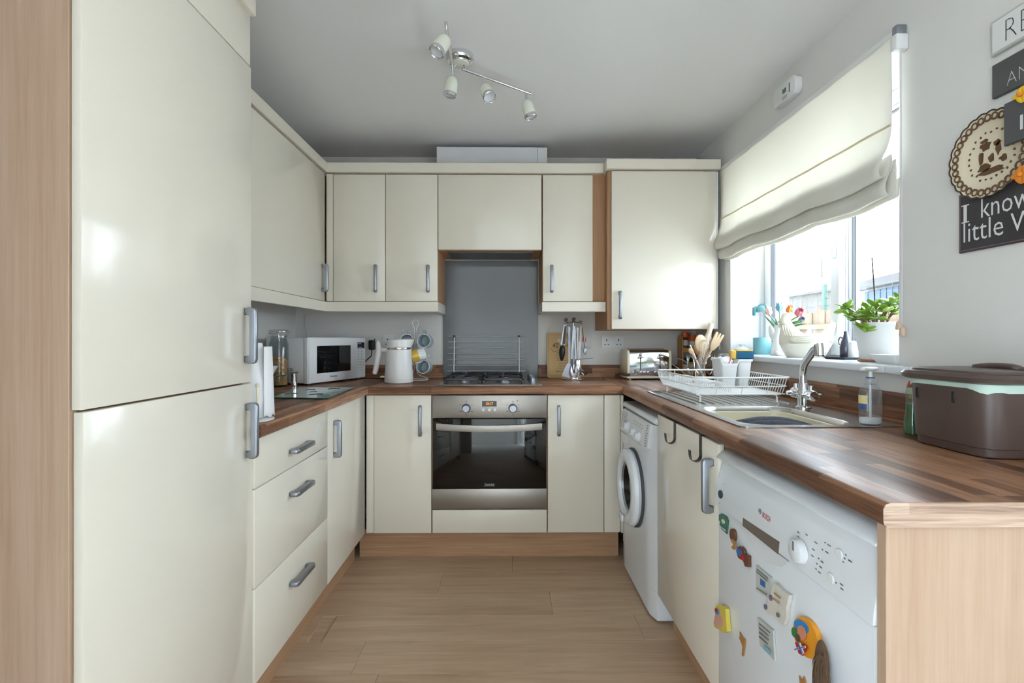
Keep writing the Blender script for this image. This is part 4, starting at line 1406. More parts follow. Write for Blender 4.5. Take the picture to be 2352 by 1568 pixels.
for s_ in (-0.02, 0.02):
    mb.tube(smooth_path([(jc.x + 0.02 + s_ * 0.2, jc.y - jr - 0.002, TOP + 0.247 * JH), (jc.x + 0.024, jc.y - jr - 0.012, TOP + 0.236 * JH), (jc.x + 0.02 + s_ * 0.5, jc.y - jr - 0.010, TOP + 0.205 * JH)], 4), 0.0018, 6)
mb.build('wire_clasp', 'chrome', ja)

# ---- glass counter shelf
gs = Vector((-1.15, 2.42, TOP))
gt = thing('glass_shelf_stand', 'small glass shelf on a chrome post standing on the left worktop', 'shelf', gs)
tri = [Vector((-1.33, 2.24, 0)), Vector((-1.052, 2.255, 0)), Vector((-1.083, 2.625, 0)), Vector((-1.12, 2.59, 0)), Vector((-1.33, 2.585, 0))]
pq_ = atZ(675, 890, TOP)
zs_ = atY(675, 857, pq_.y).z
MB().ring_loft([[(p.x, p.y, zs_) for p in tri], [(p.x, p.y, zs_ + 0.006) for p in tri]]).build('glass_plate', 'shelf_glass', gt)
mb = MB()
mb.tube([(p.x + 0.0005, p.y, zs_ + 0.003) for p in (tri[0], tri[1], tri[2])], 0.0034, 6)
mb.build('glass_edge', 'glass_edge', gt)
for q in (pq_, Vector((-1.30, 2.28, 0)), Vector((-1.30, 2.54, 0))):
    MB().lathe([(0.017, 0.0), (0.017, 0.004), (0.0155, 0.005), (0.0155, zs_ - TOP - 0.004), (0.017, zs_ - TOP - 0.003), (0.017, zs_ - TOP)], (q.x, q.y, TOP), 20).build('post', 'chrome', gt)
bq = Vector((-1.106, 2.335, zs_ + 0.0062))
one(MB().lathe([(0.024, 0), (0.026, 0.003), (0.040, 0.030), (0.049, 0.045), (0.046, 0.045), (0.037, 0.030), (0.022, 0.006), (0.0, 0.005)], bq, 28), 'bowl', 'white_ceramic', 'small white bowl standing on the glass shelf', 'bowl')

# ---- glass worktop saver
c4 = [atZ(622, 912, TOP + 0.006), atZ(752, 914, TOP + 0.006), atZ(814, 889, TOP + 0.006), atZ(690, 889, TOP + 0.006)]
sv = thing('glass_board', 'pale printed glass chopping board lying on the left worktop', 'chopping board', (c4[0] + c4[2]) / 2 * 1.0)
sv.location.z = TOP
MB().ring_loft([[(p.x, p.y, TOP + 0.0015) for p in c4], [(p.x, p.y, TOP + 0.0062) for p in c4]]).build('glass_plate', 'board_print', sv)
mb = MB()
for i in range(4):
    a_, b_ = c4[i], c4[(i + 1) % 4]
    mb.tube([(a_.x, a_.y, TOP + 0.004), (b_.x, b_.y, TOP + 0.004)], 0.0026, 6)
mb.build('glass_edge', 'glass_edge', sv)
mb = MB()


def onb(s_, t_):
    p = c4[0].lerp(c4[1], s_).lerp(c4[3].lerp(c4[2], s_), t_)
    return Vector((p.x, p.y, TOP + 0.0064))


for (s_, t_, sc_) in ((0.22, 0.3, 1.0), (0.35, 0.72, 0.8), (0.75, 0.8, 1.1), (0.7, 0.25, 1.2), (0.5, 0.5, 0.6)):
    base = onb(s_, t_)
    for k in range(3):
        pts = [base + Vector((0.03 * sc_ * math.cos(0.9 * k + 0.5 * i) * (0.4 + 0.2 * i), 0.03 * sc_ * math.sin(0.9 * k + 0.5 * i) * (0.4 + 0.2 * i), 0)) for i in range(5)]
        mb.tube(pts, 0.0016, 5)
mb.build('printed_flourish', 'board_line', sv)['kind'] = 'stuff'
for p in c4:
    q = p.lerp((c4[0] + c4[2]) / 2, 0.12)
    MB().cyl((q.x, q.y, TOP), (q.x, q.y, TOP + 0.0015), 0.006, n=10).build('foot', 'rubber_grey', sv)

# ---- kitchen roll on a wire holder
kc = Vector((-0.800, 1.565, TOP))
kr = thing('kitchen_roll', 'white kitchen paper roll on a wire holder beside the tall cabinet', 'kitchen roll', kc)
MB().lathe([(0.075, 0.0), (0.075, 0.003), (0.070, 0.006), (0.0, 0.006)], kc, 28).build('holder_base', 'white_plastic', kr)
mb = MB()
n_ = 40
prf = [(0.0, 0.018), (0.02, 0.012), (0.10, 0.0), (0.16, 0.0), (0.235, 0.010), (0.242, 0.022)]
rings = []
for i, (z, ins) in enumerate([(0.008, 0.010), (0.03, 0.002), (0.07, 0.0), (0.12, 0.003), (0.17, 0.008), (0.215, 0.016), (0.238, 0.020)]):
    rings.append([(kc.x + (0.060 - ins) * (1 + 0.03 * math.sin(5 * a + z * 30)) * math.cos(a), kc.y + (0.060 - ins) * (1 + 0.03 * math.sin(5 * a + z * 30)) * math.sin(a), TOP + z) for a in [2 * math.pi * j / n_ for j in range(n_)]])
mb.ring_loft(rings)
mb.build('paper_roll', 'paper_roll', kr)
MB().lathe([(0.020, 0.2385), (0.020, 0.2405), (0.0, 0.2405)], kc, 20).build('core', 'tassel', kr)
mb = MB()
mb.cyl((kc.x, kc.y, TOP + 0.006), (kc.x, kc.y, TOP + 0.262), 0.004, n=10)
arm = (kc.x + 0.052, kc.y - 0.052)
mb.tube(smooth_path([(arm[0] - 0.012, arm[1] + 0.012, TOP + 0.006), (arm[0] + 0.006, arm[1] - 0.006, TOP + 0.008), (arm[0] + 0.009, arm[1] - 0.009, TOP + 0.02), (arm[0] + 0.006, arm[1] - 0.006, TOP + 0.11)], 5), 0.0035, 8)
mb.ball((arm[0] + 0.006, arm[1] - 0.006, TOP + 0.112), 0.006, 12, 8)
mb.build('holder_wire', 'cream_enamel', kr)
# hanging sheet end
mb = MB()


def sheet(u_, v_):
    a = R(-20 + 60 * u_)
    r_ = 0.064 + 0.014 * u_ * (1 - 0.6 * v_)
    z = 0.012 + 0.215 * v_ + (0.004 * math.sin(u_ * 13) if v_ < 0.05 else 0) - 0.0 * u_
    return (kc.x + r_ * math.cos(a), kc.y + r_ * math.sin(a), TOP + z)


sh_ = mb.grid(sheet, 14, 14).build('loose_sheet', 'paper_roll', kr)
md = sh_.modifiers.new('thick', 'SOLIDIFY')
md.thickness = 0.0012

# ---- cable on the wall above the microwave
one(MB().tube(smooth_path([(-1.30, BW - 0.004, 1.315), (-1.298, BW - 0.005, 1.25), (-1.285, BW - 0.006, 1.20), (-1.289, BW - 0.005, 1.15), (-1.300, BW - 0.004, 1.08), (-1.30, BW - 0.022, 1.0)], 6), 0.0025, 6), 'cable', 'cable_white', 'thin white cable hanging down the back wall behind the microwave', 'cable')


# ---- double sockets
def socket(label, px0, px1, py0, py1, Y=BW, sw=True):
    a, b = atY(px0, py0, Y), atY(px1, py1, Y)
    t = thing('wall_socket', label, 'socket', ((a.x + b.x) / 2, Y - 0.004, min(a.z, b.z)))
    MB().box(a.x, b.x, Y - 0.010, Y - 0.0005, b.z, a.z, 0.002, 2).build('face_plate', 'white_plastic', t)
    cx, cz, w_, h_ = (a.x + b.x) / 2, (a.z + b.z) / 2, b.x - a.x, a.z - b.z
    if sw:
        for s_ in (-1, 1):
            MB().box(cx + s_ * 0.009 - 0.006, cx + s_ * 0.009 + 0.006, Y - 0.013, Y - 0.0101, cz + h_ * 0.16, cz + h_ * 0.40, 0.001).build('switch', 'white_plastic', t)
            ox = cx + s_ * w_ * 0.27
            MB().box(ox - 0.003, ox + 0.003, Y - 0.0106, Y - 0.0099, cz + 0.004, cz + 0.018).build('earth_hole', 'print_dark', t)
            for q in (-0.011, 0.011):
                MB().box(ox + q - 0.004, ox + q + 0.004, Y - 0.0106, Y - 0.0099, cz - 0.020, cz - 0.014).build('pin_hole', 'print_dark', t)
    return t


socket('double white socket on the back wall behind the kettle', 849, 904, 768, 800)
socket('double white socket mostly hidden behind the microwave', 772, 809, 767, 806)
socket('double white socket left of the toaster', 1381, 1432, 770, 800)
socket('blank white wall plate behind the hanging utensils', 1332, 1357, 769, 800, sw=False)
socket('blank white wall plate behind the mug tree', 948, 972, 768, 800, sw=False)
# black plug and kettle lead
pq = atY(857, 790, BW)
pg = thing('plug', 'black plug pushed into the socket behind the kettle', 'plug', (pq.x, BW - 0.03, pq.z - 0.02))
MB().box(pq.x - 0.018, pq.x + 0.020, BW - 0.052, BW - 0.0115, pq.z - 0.036, pq.z + 0.026, 0.009, 3).build('plug_body', 'black_plastic', pg)
MB().tube(smooth_path([(pq.x, BW - 0.032, pq.z - 0.035), (pq.x - 0.004, BW - 0.034, pq.z - 0.075), (pq.x - 0.03, BW - 0.036, pq.z - 0.10), (pq.x - 0.08, BW - 0.045, TOP + 0.05), (pq.x - 0.06, BW - 0.07, TOP + 0.004), (-0.74, 3.10, TOP + 0.004), (-0.71, 3.0, TOP + 0.006)], 6), 0.003, 6).build('lead', 'black_plastic', pg)

# ---- kettle
kq = Vector((atZ(913, 880, TOP).x, 2.87, TOP))
kt = thing('kettle', 'cream cordless jug kettle with a chrome band on the back worktop', 'kettle', kq)
MB().lathe([(0.072, 0.0), (0.079, 0.004), (0.081, 0.014), (0.080, 0.020), (0.0, 0.020)], kq, 40).build('base', 'kettle_cream', kt)
MB().box(kq.x - 0.105, kq.x - 0.07, kq.y - 0.012, kq.y + 0.012, TOP + 0.030, TOP + 0.040, 0.004, 2).build('switch_lever', 'kettle_cream', kt)
MB().lathe([(0.079, 0.0205), (0.0805, 0.026), (0.078, 0.06), (0.0735, 0.12), (0.0705, 0.186), (0.070, 0.190), (0.0, 0.190)], kq, 44).build('body', 'kettle_cream', kt)
MB().lathe([(0.0702, 0.1905), (0.0712, 0.192), (0.0708, 0.200), (0.0698, 0.2015), (0.0, 0.2015)], kq, 44).build('chrome_band', 'chrome', kt)
rings = []
for z, r_ in ((0.202, 0.0695), (0.215, 0.0690), (0.232, 0.0685), (0.243, 0.068)):
    ring = []
    for j in range(44):
        a = 2 * math.pi * j / 44
        sp_ = max(0, math.cos(a)) ** 14 * 0.016 * (z - 0.202) / 0.041
        tilt = 0.002 * math.cos(a) * (z - 0.202) / 0.041
        ring.append((kq.x + (r_ + sp_) * math.cos(a), kq.y + (r_ + sp_) * math.sin(a), TOP + z + tilt))
    rings.append(ring)
rings.append([(kq.x + (p[0] - kq.x) * 0.85, kq.y + (p[1] - kq.y) * 0.85, p[2] + 0.005) for p in rings[-1]])
MB().ring_loft(rings).build('lid', 'kettle_cream', kt)
hpth = smooth_path([(kq.x - 0.062, kq.y, TOP + 0.176), (kq.x - 0.095, kq.y, TOP + 0.184), (kq.x - 0.105, kq.y, TOP + 0.186)], 3)
hh = MB()
hh.tube([(kq.x - 0.062, kq.y, TOP + 0.186), (kq.x - 0.112, kq.y, TOP + 0.186)], 0.012, 14)
gp = smooth_path([(kq.x - 0.112, kq.y, TOP + 0.236), (kq.x - 0.116, kq.y, TOP + 0.225), (kq.x - 0.114, kq.y, TOP + 0.186), (kq.x - 0.122, kq.y, TOP + 0.13), (kq.x - 0.133, kq.y, TOP + 0.07), (kq.x - 0.140, kq.y, TOP + 0.050)], 5)
hh.tube(gp, [0.006] + [0.0125 + 0.004 * math.sin(math.pi * i / (len(gp) - 1)) for i in range(1, len(gp) - 1)] + [0.007], 14)
hh.build('handle', 'kettle_cream', kt)

# ---- mug tree with four mugs
mq = atY(954, 800, 3.08)
mt = thing('mug_tree', 'cream wire mug tree standing behind the kettle', 'mug tree', (mq.x, 3.08, TOP))
mx_, my_ = mq.x, 3.08
mb = MB()
ztop = atY(954, 735, my_).z
loop = [(mx_ - 0.006, my_, ztop - 0.075), (mx_ - 0.008, my_, ztop - 0.045), (mx_ - 0.019, my_, ztop - 0.022), (mx_ - 0.014, my_, ztop - 0.004), (mx_, my_, ztop), (mx_ + 0.014, my_, ztop - 0.004), (mx_ + 0.019, my_, ztop - 0.022), (mx_ + 0.008, my_, ztop - 0.045), (mx_ + 0.006, my_, ztop - 0.075)]
L_ = [(mx_ - 0.006, my_, TOP + 0.09)] + loop + [(mx_ + 0.006, my_, TOP + 0.09)]
mb.tube(smooth_path(L_, 5), 0.0030, 8)
for s_ in (-1, 1):
    mb.tube(smooth_path([(mx_ + s_ * 0.006, my_, TOP + 0.09), (mx_ + s_ * 0.008, my_, TOP + 0.06), (mx_ + s_ * 0.022, my_, TOP + 0.030), (mx_ + s_ * 0.070, my_ - 0.004, TOP + 0.012), (mx_ + s_ * 0.078, my_ - 0.02, TOP + 0.0035), (mx_ + s_ * 0.060, my_ - 0.06, TOP + 0.003), (mx_, my_ - 0.075, TOP + 0.003)], 5), 0.0030, 8)
    mb.tube(smooth_path([(mx_ + s_ * 0.078, my_ - 0.02, TOP + 0.0035), (mx_ + s_ * 0.066, my_ + 0.03, TOP + 0.003), (mx_, my_ + 0.055, TOP + 0.003)], 5), 0.0030, 8)
mb.build('stand', 'cream_wire', mt)
hooks = []
for px, py in ((925, 759), (985, 759), (985, 817), (957, 788), (925, 817)):
    q = atY(px, py, my_ - 0.012)
    s_ = 1 if q.x > mx_ else -1
    MB().tube(smooth_path([(mx_ + s_ * 0.005, my_ - 0.002, q.z - 0.004), (mx_ + s_ * 0.035, my_ - 0.004, q.z - 0.006), ((mx_ + q.x) / 2 + s_ * 0.02, my_ - 0.008, q.z - 0.008), (q.x, q.y, q.z)], 5), 0.0022, 8).ball((q.x, q.y, q.z), 0.0045, 10, 8).build('hook', 'cream_wire', mt)


def mug(label, c, axis, roll, body, inside, stripes=False, r=0.041, h=0.085):
    """mug lying on its side: opening points along axis"""
    t = thing('mug', label, 'mug', c, group='mugs on the mug tree')
    ax = Vector(axis).normalized()
    rot = Vector((0, 0, 1)).rotation_difference(ax).to_matrix().to_4x4()
    m_ = Matrix.Translation(c) @ rot @ Matrix.Rotation(roll, 4, 'Z') @ Matrix.Translation((0, 0, -h / 2))
    MB().lathe([(0.0, 0.0), (r - 0.008, 0.0), (r - 0.003, 0.005), (r, 0.02), (r, h), (r - 0.0035, h), (r - 0.004, 0.02), (r - 0.009, 0.007), (0.0, 0.006)], n=30, cap0=False, cap1=False).xf(m_).build('cup', body, t)
    MB().lathe([(r - 0.0041, h - 0.003), (r - 0.0045, 0.022), (r - 0.0095, 0.0085), (0.0, 0.0075)], n=30, cap0=False, cap1=False).xf(m_).build('inside', inside, t)
    MB().lathe([(r + 0.0004, h - 0.0035), (r + 0.0004, h + 0.0006), (r - 0.0042, h + 0.0006), (r - 0.0042, h - 0.003)], n=30, cap0=False, cap1=False).xf(m_).build('rim', 'mug_rim', t)
    MB().tube(smooth_path([(r - 0.002, 0, h * 0.82), (r + 0.014, 0, h * 0.84), (r + 0.020, 0, h * 0.6), (r + 0.016, 0, h * 0.32), (r - 0.002, 0, h * 0.25)], 5), 0.0048, 8).xf(m_).build('handle', body, t)
    if stripes:
        for za, zb2 in ((0.38, 0.42), (0.46, 0.50)):
            MB().lathe([(r + 0.0005, h * za), (r + 0.0005, h * zb2)], n=30, cap0=False, cap1=False).xf(m_).build('stripe', 'white_ceramic', t)
        MB().lathe([(r + 0.0005, h * 0.5), (r + 0.0005, h * 0.995)], n=30, cap0=False, cap1=False).xf(m_).build('glaze_band', 'mustard', t)
        for k in range(14):
            a = 2 * math.pi * k / 14
            MB().tube([(math.cos(a) * (r + 0.0004), math.sin(a) * (r + 0.0004), h * 0.05), (math.cos(a) * (r + 0.0004), math.sin(a) * (r + 0.0004), h * 0.36)], 0.0008, 4).xf(m_).build('rib_line', 'mug_grey', t)
    return t


c_ = atY(978, 783, 3.035)
mug('grey mug with a pale rim hanging at the upper right of the mug tree', c_, (-0.12, -1, 0.05), R(90), 'mug_grey', 'mug_grey')
c_ = atY(976, 843, 3.035)
mug('grey mug with a pale rim hanging at the lower right of the mug tree', c_, (-0.12, -1, 0.12), R(90), 'mug_grey', 'mug_grey')
c_ = atY(936, 783, 3.04)
mug('grey mug hanging at the upper left of the mug tree behind the kettle', c_, (0.1, -1, 0.05), R(90), 'mug_grey', 'mug_grey')
c_ = atY(961, 815, 2.975)
mug('white mug with a mustard yellow band hanging in the middle of the mug tree', c_, (-0.92, -0.25, -0.28), R(160), 'white_ceramic', 'white_ceramic', True, r=0.036, h=0.082)
# ================================================================== THINGS ON THE RIGHT OF THE HOB AND ROUND THE SINK
# ---- engraved bread board leaning on the wall
a, b = atY(1257, 764, 3.222), atY(1335, 866, 3.222)
cb = thing('engraved_board', 'engraved bamboo board reading 40 years leaning behind the hanging utensils', 'chopping board', ((a.x + b.x) / 2, 3.22, TOP))
ZB_, ZT_ = TOP + 0.001, a.z
ln = 0.10


def by(z):
    return 3.212 + (z - ZB_) * ln


hole = rrect(a.x + 0.063, a.x + 0.155, ZT_ - 0.062, ZT_ - 0.038, 0.0115, 4)
outr = rrect(a.x, b.x, ZB_, ZT_, 0.012, 4)
# match rings point for point, so the hand hole is a real hole
rings = [[(x, by(z), z) for x, z in outr], [(x, by(z), z) for x, z in hole], [(x, by(z) + 0.012, z) for x, z in hole], [(x, by(z) + 0.012, z) for x, z in outr]]
bd = MB().ring_loft(rings, closed=True).build('board', 'bread_board', cb, sharp=30)
vb = Vector((0, ln, 1)).normalized()
for s_, px, py, w_, h_ in (('40', 1276, 793, 0.038, 0.033), ('YEARS', 1307, 794, 0.048, 0.014), ('480 months', 1290, 810, 0.062, 0.008), ('2,080 weeks', 1290, 816, 0.064, 0.008), ('14,600 days', 1290, 822, 0.064, 0.008), ('350,400 hours', 1291, 827, 0.066, 0.008), ('YOUR LOVE BLESSED', 1297, 834, 0.085, 0.007), ('TOGETHER HAPPY', 1297, 840, 0.08, 0.007), ('A new age', 1290, 845, 0.06, 0.010), ('HAPPY 40TH', 1288, 852, 0.066, 0.010)):
    q = atY(px, py, 3.225)
    text(s_, (q.x, by(q.z), q.z), (1, 0, 0), vb, bd, 'burnt_print', width=w_, height=h_, name='engraving', lift=0.0008)['kind'] = 'stuff'
mb = MB()
fr_ = rrect(a.x + 0.010, b.x - 0.010, ZB_ + 0.012, ZT_ - 0.012, 0.004, 2)
mb.tube([(x, by(z) - 0.0005, z) for x, z in fr_], 0.0006, 4, closed=True)
sm = [atY(px, py, 3.225) for px, py in ((1266, 800), (1270, 806), (1280, 806), (1288, 799))]
mb.tube([(p.x, by(p.z) - 0.0006, p.z) for p in smooth_path(sm, 4)], 0.0009, 4)
mb.build('engraved_border', 'burnt_print', bd)

# ---- utensil carousel and its utensils
ux, uy = atY(1317, 800, 3.09).x, 3.09
uz = atY(1317, 740, uy).z
cr = thing('utensil_carousel', 'steel utensil carousel stand right of the hob', 'utensil stand', (ux, uy, TOP))
MB().lathe([(0.072, 0.0), (0.074, 0.004), (0.070, 0.007), (0.03, 0.010), (0.008, 0.013), (0.0, 0.013)], (ux, uy, TOP), 36).build('base', 'chrome', cr)
MB().cyl((ux, uy, TOP + 0.012), (ux, uy, uz + 0.012), 0.005, n=12).build('pole', 'chrome', cr)
MB().lathe([(0.0, -0.006), (0.016, -0.004), (0.018, 0.0), (0.016, 0.006), (0.0, 0.008)], (ux, uy, uz), 20).build('hub', 'chrome', cr)
hk = []
for k in range(6):
    a_ = R(-90 + 60 * k)
    dx, dy = math.cos(a_), math.sin(a_)
    e = Vector((ux + dx * 0.044, uy + dy * 0.044, uz))
    MB().tube(smooth_path([(ux + dx * 0.014, uy + dy * 0.014, uz + 0.002), (ux + dx * 0.034, uy + dy * 0.034, uz - 0.002), (ux + dx * 0.046, uy + dy * 0.046, uz), (ux + dx * 0.052, uy + dy * 0.052, uz + 0.012)], 4), 0.0022, 8).build('hook', 'chrome', cr)
    hk.append(e)
GU = 'utensils hanging on the carousel'


def strip(mb, p0, p1, w0, w1, th, side):
    p0, p1, side = Vector(p0), Vector(p1), Vector(side)
    n_ = (p1 - p0).normalized().cross(side)
    r_ = []
    for p, w_ in ((p0, w0), (p1, w1)):
        r_.append([p + side * w_ + n_ * th, p - side * w_ + n_ * th, p - side * w_ - n_ * th, p + side * w_ - n_ * th])
    return mb.ring_loft(r_)


SIDE = Vector((1, 0, 0))
# big tongs with black grips at the left
e = hk[4] + Vector((-0.012, -0.012, 0))
tl = atY(1292, 830, 3.05)
tg = thing('tongs', 'steel tongs with wide black grips hanging at the left of the carousel', 'tongs', (e.x, e.y, TOP + 0.09), group=GU)
t0 = atY(1297, 745, 3.05)
t1 = atY(1293, 792, 3.045)
mb = MB()
strip(mb, t0 + Vector((-0.003, 0, 0)), t1 + Vector((-0.012, 0, 0)), 0.003, 0.004, 0.009, SIDE)
strip(mb, t0 + Vector((0.006, 0, 0)), t1 + Vector((0.010, 0, 0)), 0.003, 0.004, 0.009, SIDE)
mb.tube([t0 + Vector((-0.004, 0, 0)), t0 + Vector((0.001, 0, 0.008)), t0 + Vector((0.007, 0, 0))], 0.004, 8)
mb.build('arms', 'nickel', tg)
strip(MB(), t0 + Vector((0.004, -0.008, -0.010)), t1 + Vector((0.006, -0.008, 0.006)), 0.0045, 0.007, 0.004, SIDE).build('inlay', 'black_plastic', tg)
p0, p1, p2 = t1 + Vector((-0.002, 0, -0.004)), atY(1291, 812, 3.045), atY(1290, 829, 3.045)
MB().tube(smooth_path([p0, p0.lerp(p1, 0.5), p1, p1.lerp(p2, 0.6), p2], 4), [0.008] + [0.012, 0.015, 0.017, 0.018, 0.0185, 0.019, 0.0185, 0.018, 0.017, 0.016, 0.014, 0.012, 0.010, 0.008, 0.005] + [0.002], 14).build('paddle', 'black_plastic', tg)
# slim pincers in front
e = atY(1318, 757, 3.03)
pn = thing('pincer_tongs', 'slim steel tongs with dark tips hanging in front of the carousel', 'tongs', (e.x, e.y, TOP + 0.05), group=GU)
L0, L1, L2 = atY(1313, 824, 3.03), atY(1323, 824, 3.03), atY(1318, 857, 3.035)
mb = MB()
strip(mb, e + Vector((-0.003, 0, 0)), L0, 0.0045, 0.004, 0.0012, SIDE)
strip(mb, e + Vector((0.003, 0.004, 0)), L1, 0.0045, 0.004, 0.0012, SIDE)
strip(mb, e + Vector((0, -0.001, 0.022)), e + Vector((0, 0, -0.012)), 0.007, 0.008, 0.0016, SIDE)
mb.build('arms', 'nickel', pn)
mb = MB()
strip(mb, L0, L2 + Vector((-0.002, 0, 0)), 0.005, 0.004, 0.002, SIDE)
strip(mb, L1, L2 + Vector((0.003, 0, 0)), 0.005, 0.004, 0.002, SIDE)
mb.build('tips', 'slate', pn)


def utensil(name, label, top, bot, head, hm='chrome', mat_='nickel', width=0.005):
    t = thing(name, label, name.split('_')[-1] if '_' in name else name, (bot.x, bot.y, TOP + 0.02), group=GU)
    strip(MB(), top, bot, width * 0.9, width * 0.6, 0.0014, SIDE).build('shaft', mat_, t)
    hd_ = head(MB())
    hd_.build('head', hm, t)
    return t


def oval_head(c, rx, ry, rz, tilt=0.0):
    return lambda mb: mb.ball((0, 0, 0), (rx, ry, rz), 20, 12).xf(Matrix.Translation(c) @ Matrix.Rotation(tilt, 4, 'Y'))


cc = atY(1320, 853, 3.045)
utensil('serving_spoon', 'large steel serving spoon hanging low in the middle of the carousel', atY(1321, 755, 3.05), cc + Vector((0, 0, 0.04)), oval_head(cc, 0.032, 0.007, 0.048))
cc = atY(1304, 851, 3.06)
utensil('slotted_turner', 'steel turner blade hanging at the lower left of the carousel', atY(1307, 750, 3.07), cc + Vector((0.008, 0, 0.045)), lambda mb: mb.prism([(-0.016, 0.045), (0.016, 0.045), (0.022, 0.02), (0.024, -0.04), (-0.024, -0.04), (-0.022, 0.02)], 'y', -0.0015, 0.0015).xf(Matrix.Translation(cc) @ Matrix.Rotation(R(20), 4, 'Y')), hm='nickel')
cc = atY(1339, 851, 3.075)
utensil('soup_ladle', 'steel soup ladle hanging at the lower right of the carousel', atY(1328, 752, 3.08), cc + Vector((-0.022, 0, 0.03)), lambda mb: mb.lathe([(0.0, -0.030), (0.018, -0.026), (0.030, -0.012), (0.034, 0.004), (0.031, 0.004), (0.0, -0.02)], n=24, cap0=False, cap1=False).xf(Matrix.Translation(cc) @ Matrix.Rotation(R(35), 4, 'Y')))
cc = atY(1311, 845, 3.125)
utensil('potato_masher', 'steel masher hanging at the back of the carousel', atY(1310, 752, 3.12), cc + Vector((0, 0, 0.03)), oval_head(cc, 0.012, 0.03, 0.03))
cc = atY(1328, 840, 3.06)
utensil('palette_knife', 'flat steel spatula hanging behind the serving spoon', atY(1326, 752, 3.06), cc + Vector((0, 0, 0.03)), lambda mb: mb.box(cc.x - 0.012, cc.x + 0.012, cc.y - 0.001, cc.y + 0.001, cc.z - 0.04, cc.z + 0.035, 0.0008))
# cream handled peeler and red-banded spoon
t0, t1 = atY(1335, 742, 3.055), atY(1331, 800, 3.055)
pe = thing('kitchen_knife', 'cream-handled kitchen knife hanging at the right of the carousel', 'knife', (t1.x, t1.y, TOP + 0.08), group=GU)
MB().tube([t0.lerp(t1, 0.08), t0.lerp(t1, 0.12), t0.lerp(t1, 0.55), t0.lerp(t1, 0.7)], [0.004, 0.0075, 0.008, 0.007], 12).build('grip', 'handle_cream', pe)
strip(MB(), t0.lerp(t1, 0.68), t1 + Vector((0, 0, -0.06)), 0.006, 0.007, 0.001, SIDE).build('blade', 'nickel', pe)
MB().tube([(p.x, p.y, p.z) for p in [t0 + Vector((0.004 * math.cos(a), 0, 0.004 + 0.010 * math.sin(a))) for a in [2 * math.pi * i / 12 for i in range(12)]]], 0.0018, 6, closed=True).build('hanging_loop', 'mag_brown', pe)
t0, t1, t2 = atY(1337, 752, 3.065), atY(1342, 780, 3.065), atY(1344, 806, 3.065)
rs = thing('jam_spoon', 'small steel spoon with a red band hanging at the far right of the carousel', 'spoon', (t2.x, t2.y, TOP + 0.1), group=GU)
strip(MB(), t0, t2, 0.003, 0.002, 0.001, SIDE).build('shaft', 'mag_brown', rs)
mb = MB()
for s_ in (-1, 1):
    mb.box(t1.x + s_ * 0.0085 - 0.0025, t1.x + s_ * 0.0085 + 0.0025, t1.y - 0.003, t1.y + 0.003, t1.z - 0.014, t1.z + 0.014, 0.001)
mb.build('red_band', 'red', rs)
MB().ball(t2, (0.0105, 0.004, 0.022), 14, 10).build('bowl', 'nickel', rs)
p0, p1 = atY(1326, 825, 3.03), atY(1362, 822, 3.03)
sk_ = thing('skewer', 'thin metal skewer sticking out sideways from the carousel', 'skewer', (p0.x, p0.y, p0.z - 0.003), group=GU)
MB().cyl(p0, p1, 0.0012, n=6).build('rod', 'dark_steel', sk_)
# dark bottle-stopper caps on the hooks
for px, py in ((1300, 734), (1318, 733)):
    p = atY(px, py, 3.03)
    one(MB().cyl((p.x, p.y - 0.006, p.z), (p.x, p.y + 0.006, p.z), 0.0115, n=20), 'pan_lid_knob', 'black_plastic', 'round black knob on the %s of the carousel' % ('upper left' if px < 1310 else 'front top'), 'knob')

# ---- toaster
tz = TOP
tc0 = Vector((atY(1441, 868, 3.045).x, 3.045, TOP))
ts = thing('toaster', 'cream and chrome four-slice toaster in the back right corner', 'toaster', tc0, R(2.5))
TW, TD, TH = 0.275, 0.165, 0.186
bpf = [(0.0, 0.022), (0.0, TH - 0.03), (0.008, TH - 0.010), (0.028, TH), (TD - 0.028, TH), (TD - 0.008, TH - 0.010), (TD, TH - 0.03), (TD, 0.022)]
for s_ in (0, 1):
    x = 0 if s_ == 0 else TW - 0.016
    MB().prism(bpf, 'x', x, x + 0.016, 0.004).build('end_cap', 'cream_enamel', ts, world=False)
ipf = [(y + (0.004 if y < TD / 2 else -0.004), z - 0.002 if z > 0.1 else z) for y, z in bpf]
MB().prism(ipf, 'x', 0.0165, TW - 0.0165).build('chrome_body', 'chrome', ts, world=False)
MB().box(-0.003, TW + 0.003, -0.004, TD + 0.004, 0.008, 0.0215, 0.004, 2).build('base', 'cream_enamel', ts, world=False)
MB().box(0.0, 0.0155, -0.001, TD, 0.022, 0.040).build('lower_band', 'dark_steel', ts, world=False)
for fx_, tt in ((0.30, 'lever'), (0.74, 'lever')):
    x = TW * fx_
    MB().box(x - 0.0025, x + 0.0025, 0.0026, 0.005, 0.060, TH - 0.03).build('lever_slot', 'black_plastic', ts, world=False)
    lv = MB().box(x - 0.016, x + 0.016, -0.022, 0.0030, 0.135, 0.144, 0.004, 2).ball((x, -0.008, 0.154), (0.006, 0.006, 0.010), 10, 8).build('lever', 'chrome', ts, world=False)
kn = MB().lathe([(0.015, 0), (0.015, 0.008), (0.012, 0.012), (0.0, 0.012)], n=20).xf(Matrix.Translation((0.052, 0.0035, 0.046)) @ Matrix.Rotation(R(90), 4, 'X')).build('dial', 'chrome', ts, world=False)
for x in (0.088, 0.110, 0.132, 0.176, 0.198, 0.22):
    MB().lathe([(0.008, 0), (0.008, 0.005), (0.0, 0.006)], n=14).xf(Matrix.Translation((x, 0.0035, 0.046)) @ Matrix.Rotation(R(90), 4, 'X')).build('button', 'chrome', ts, world=False)
mb = MB()
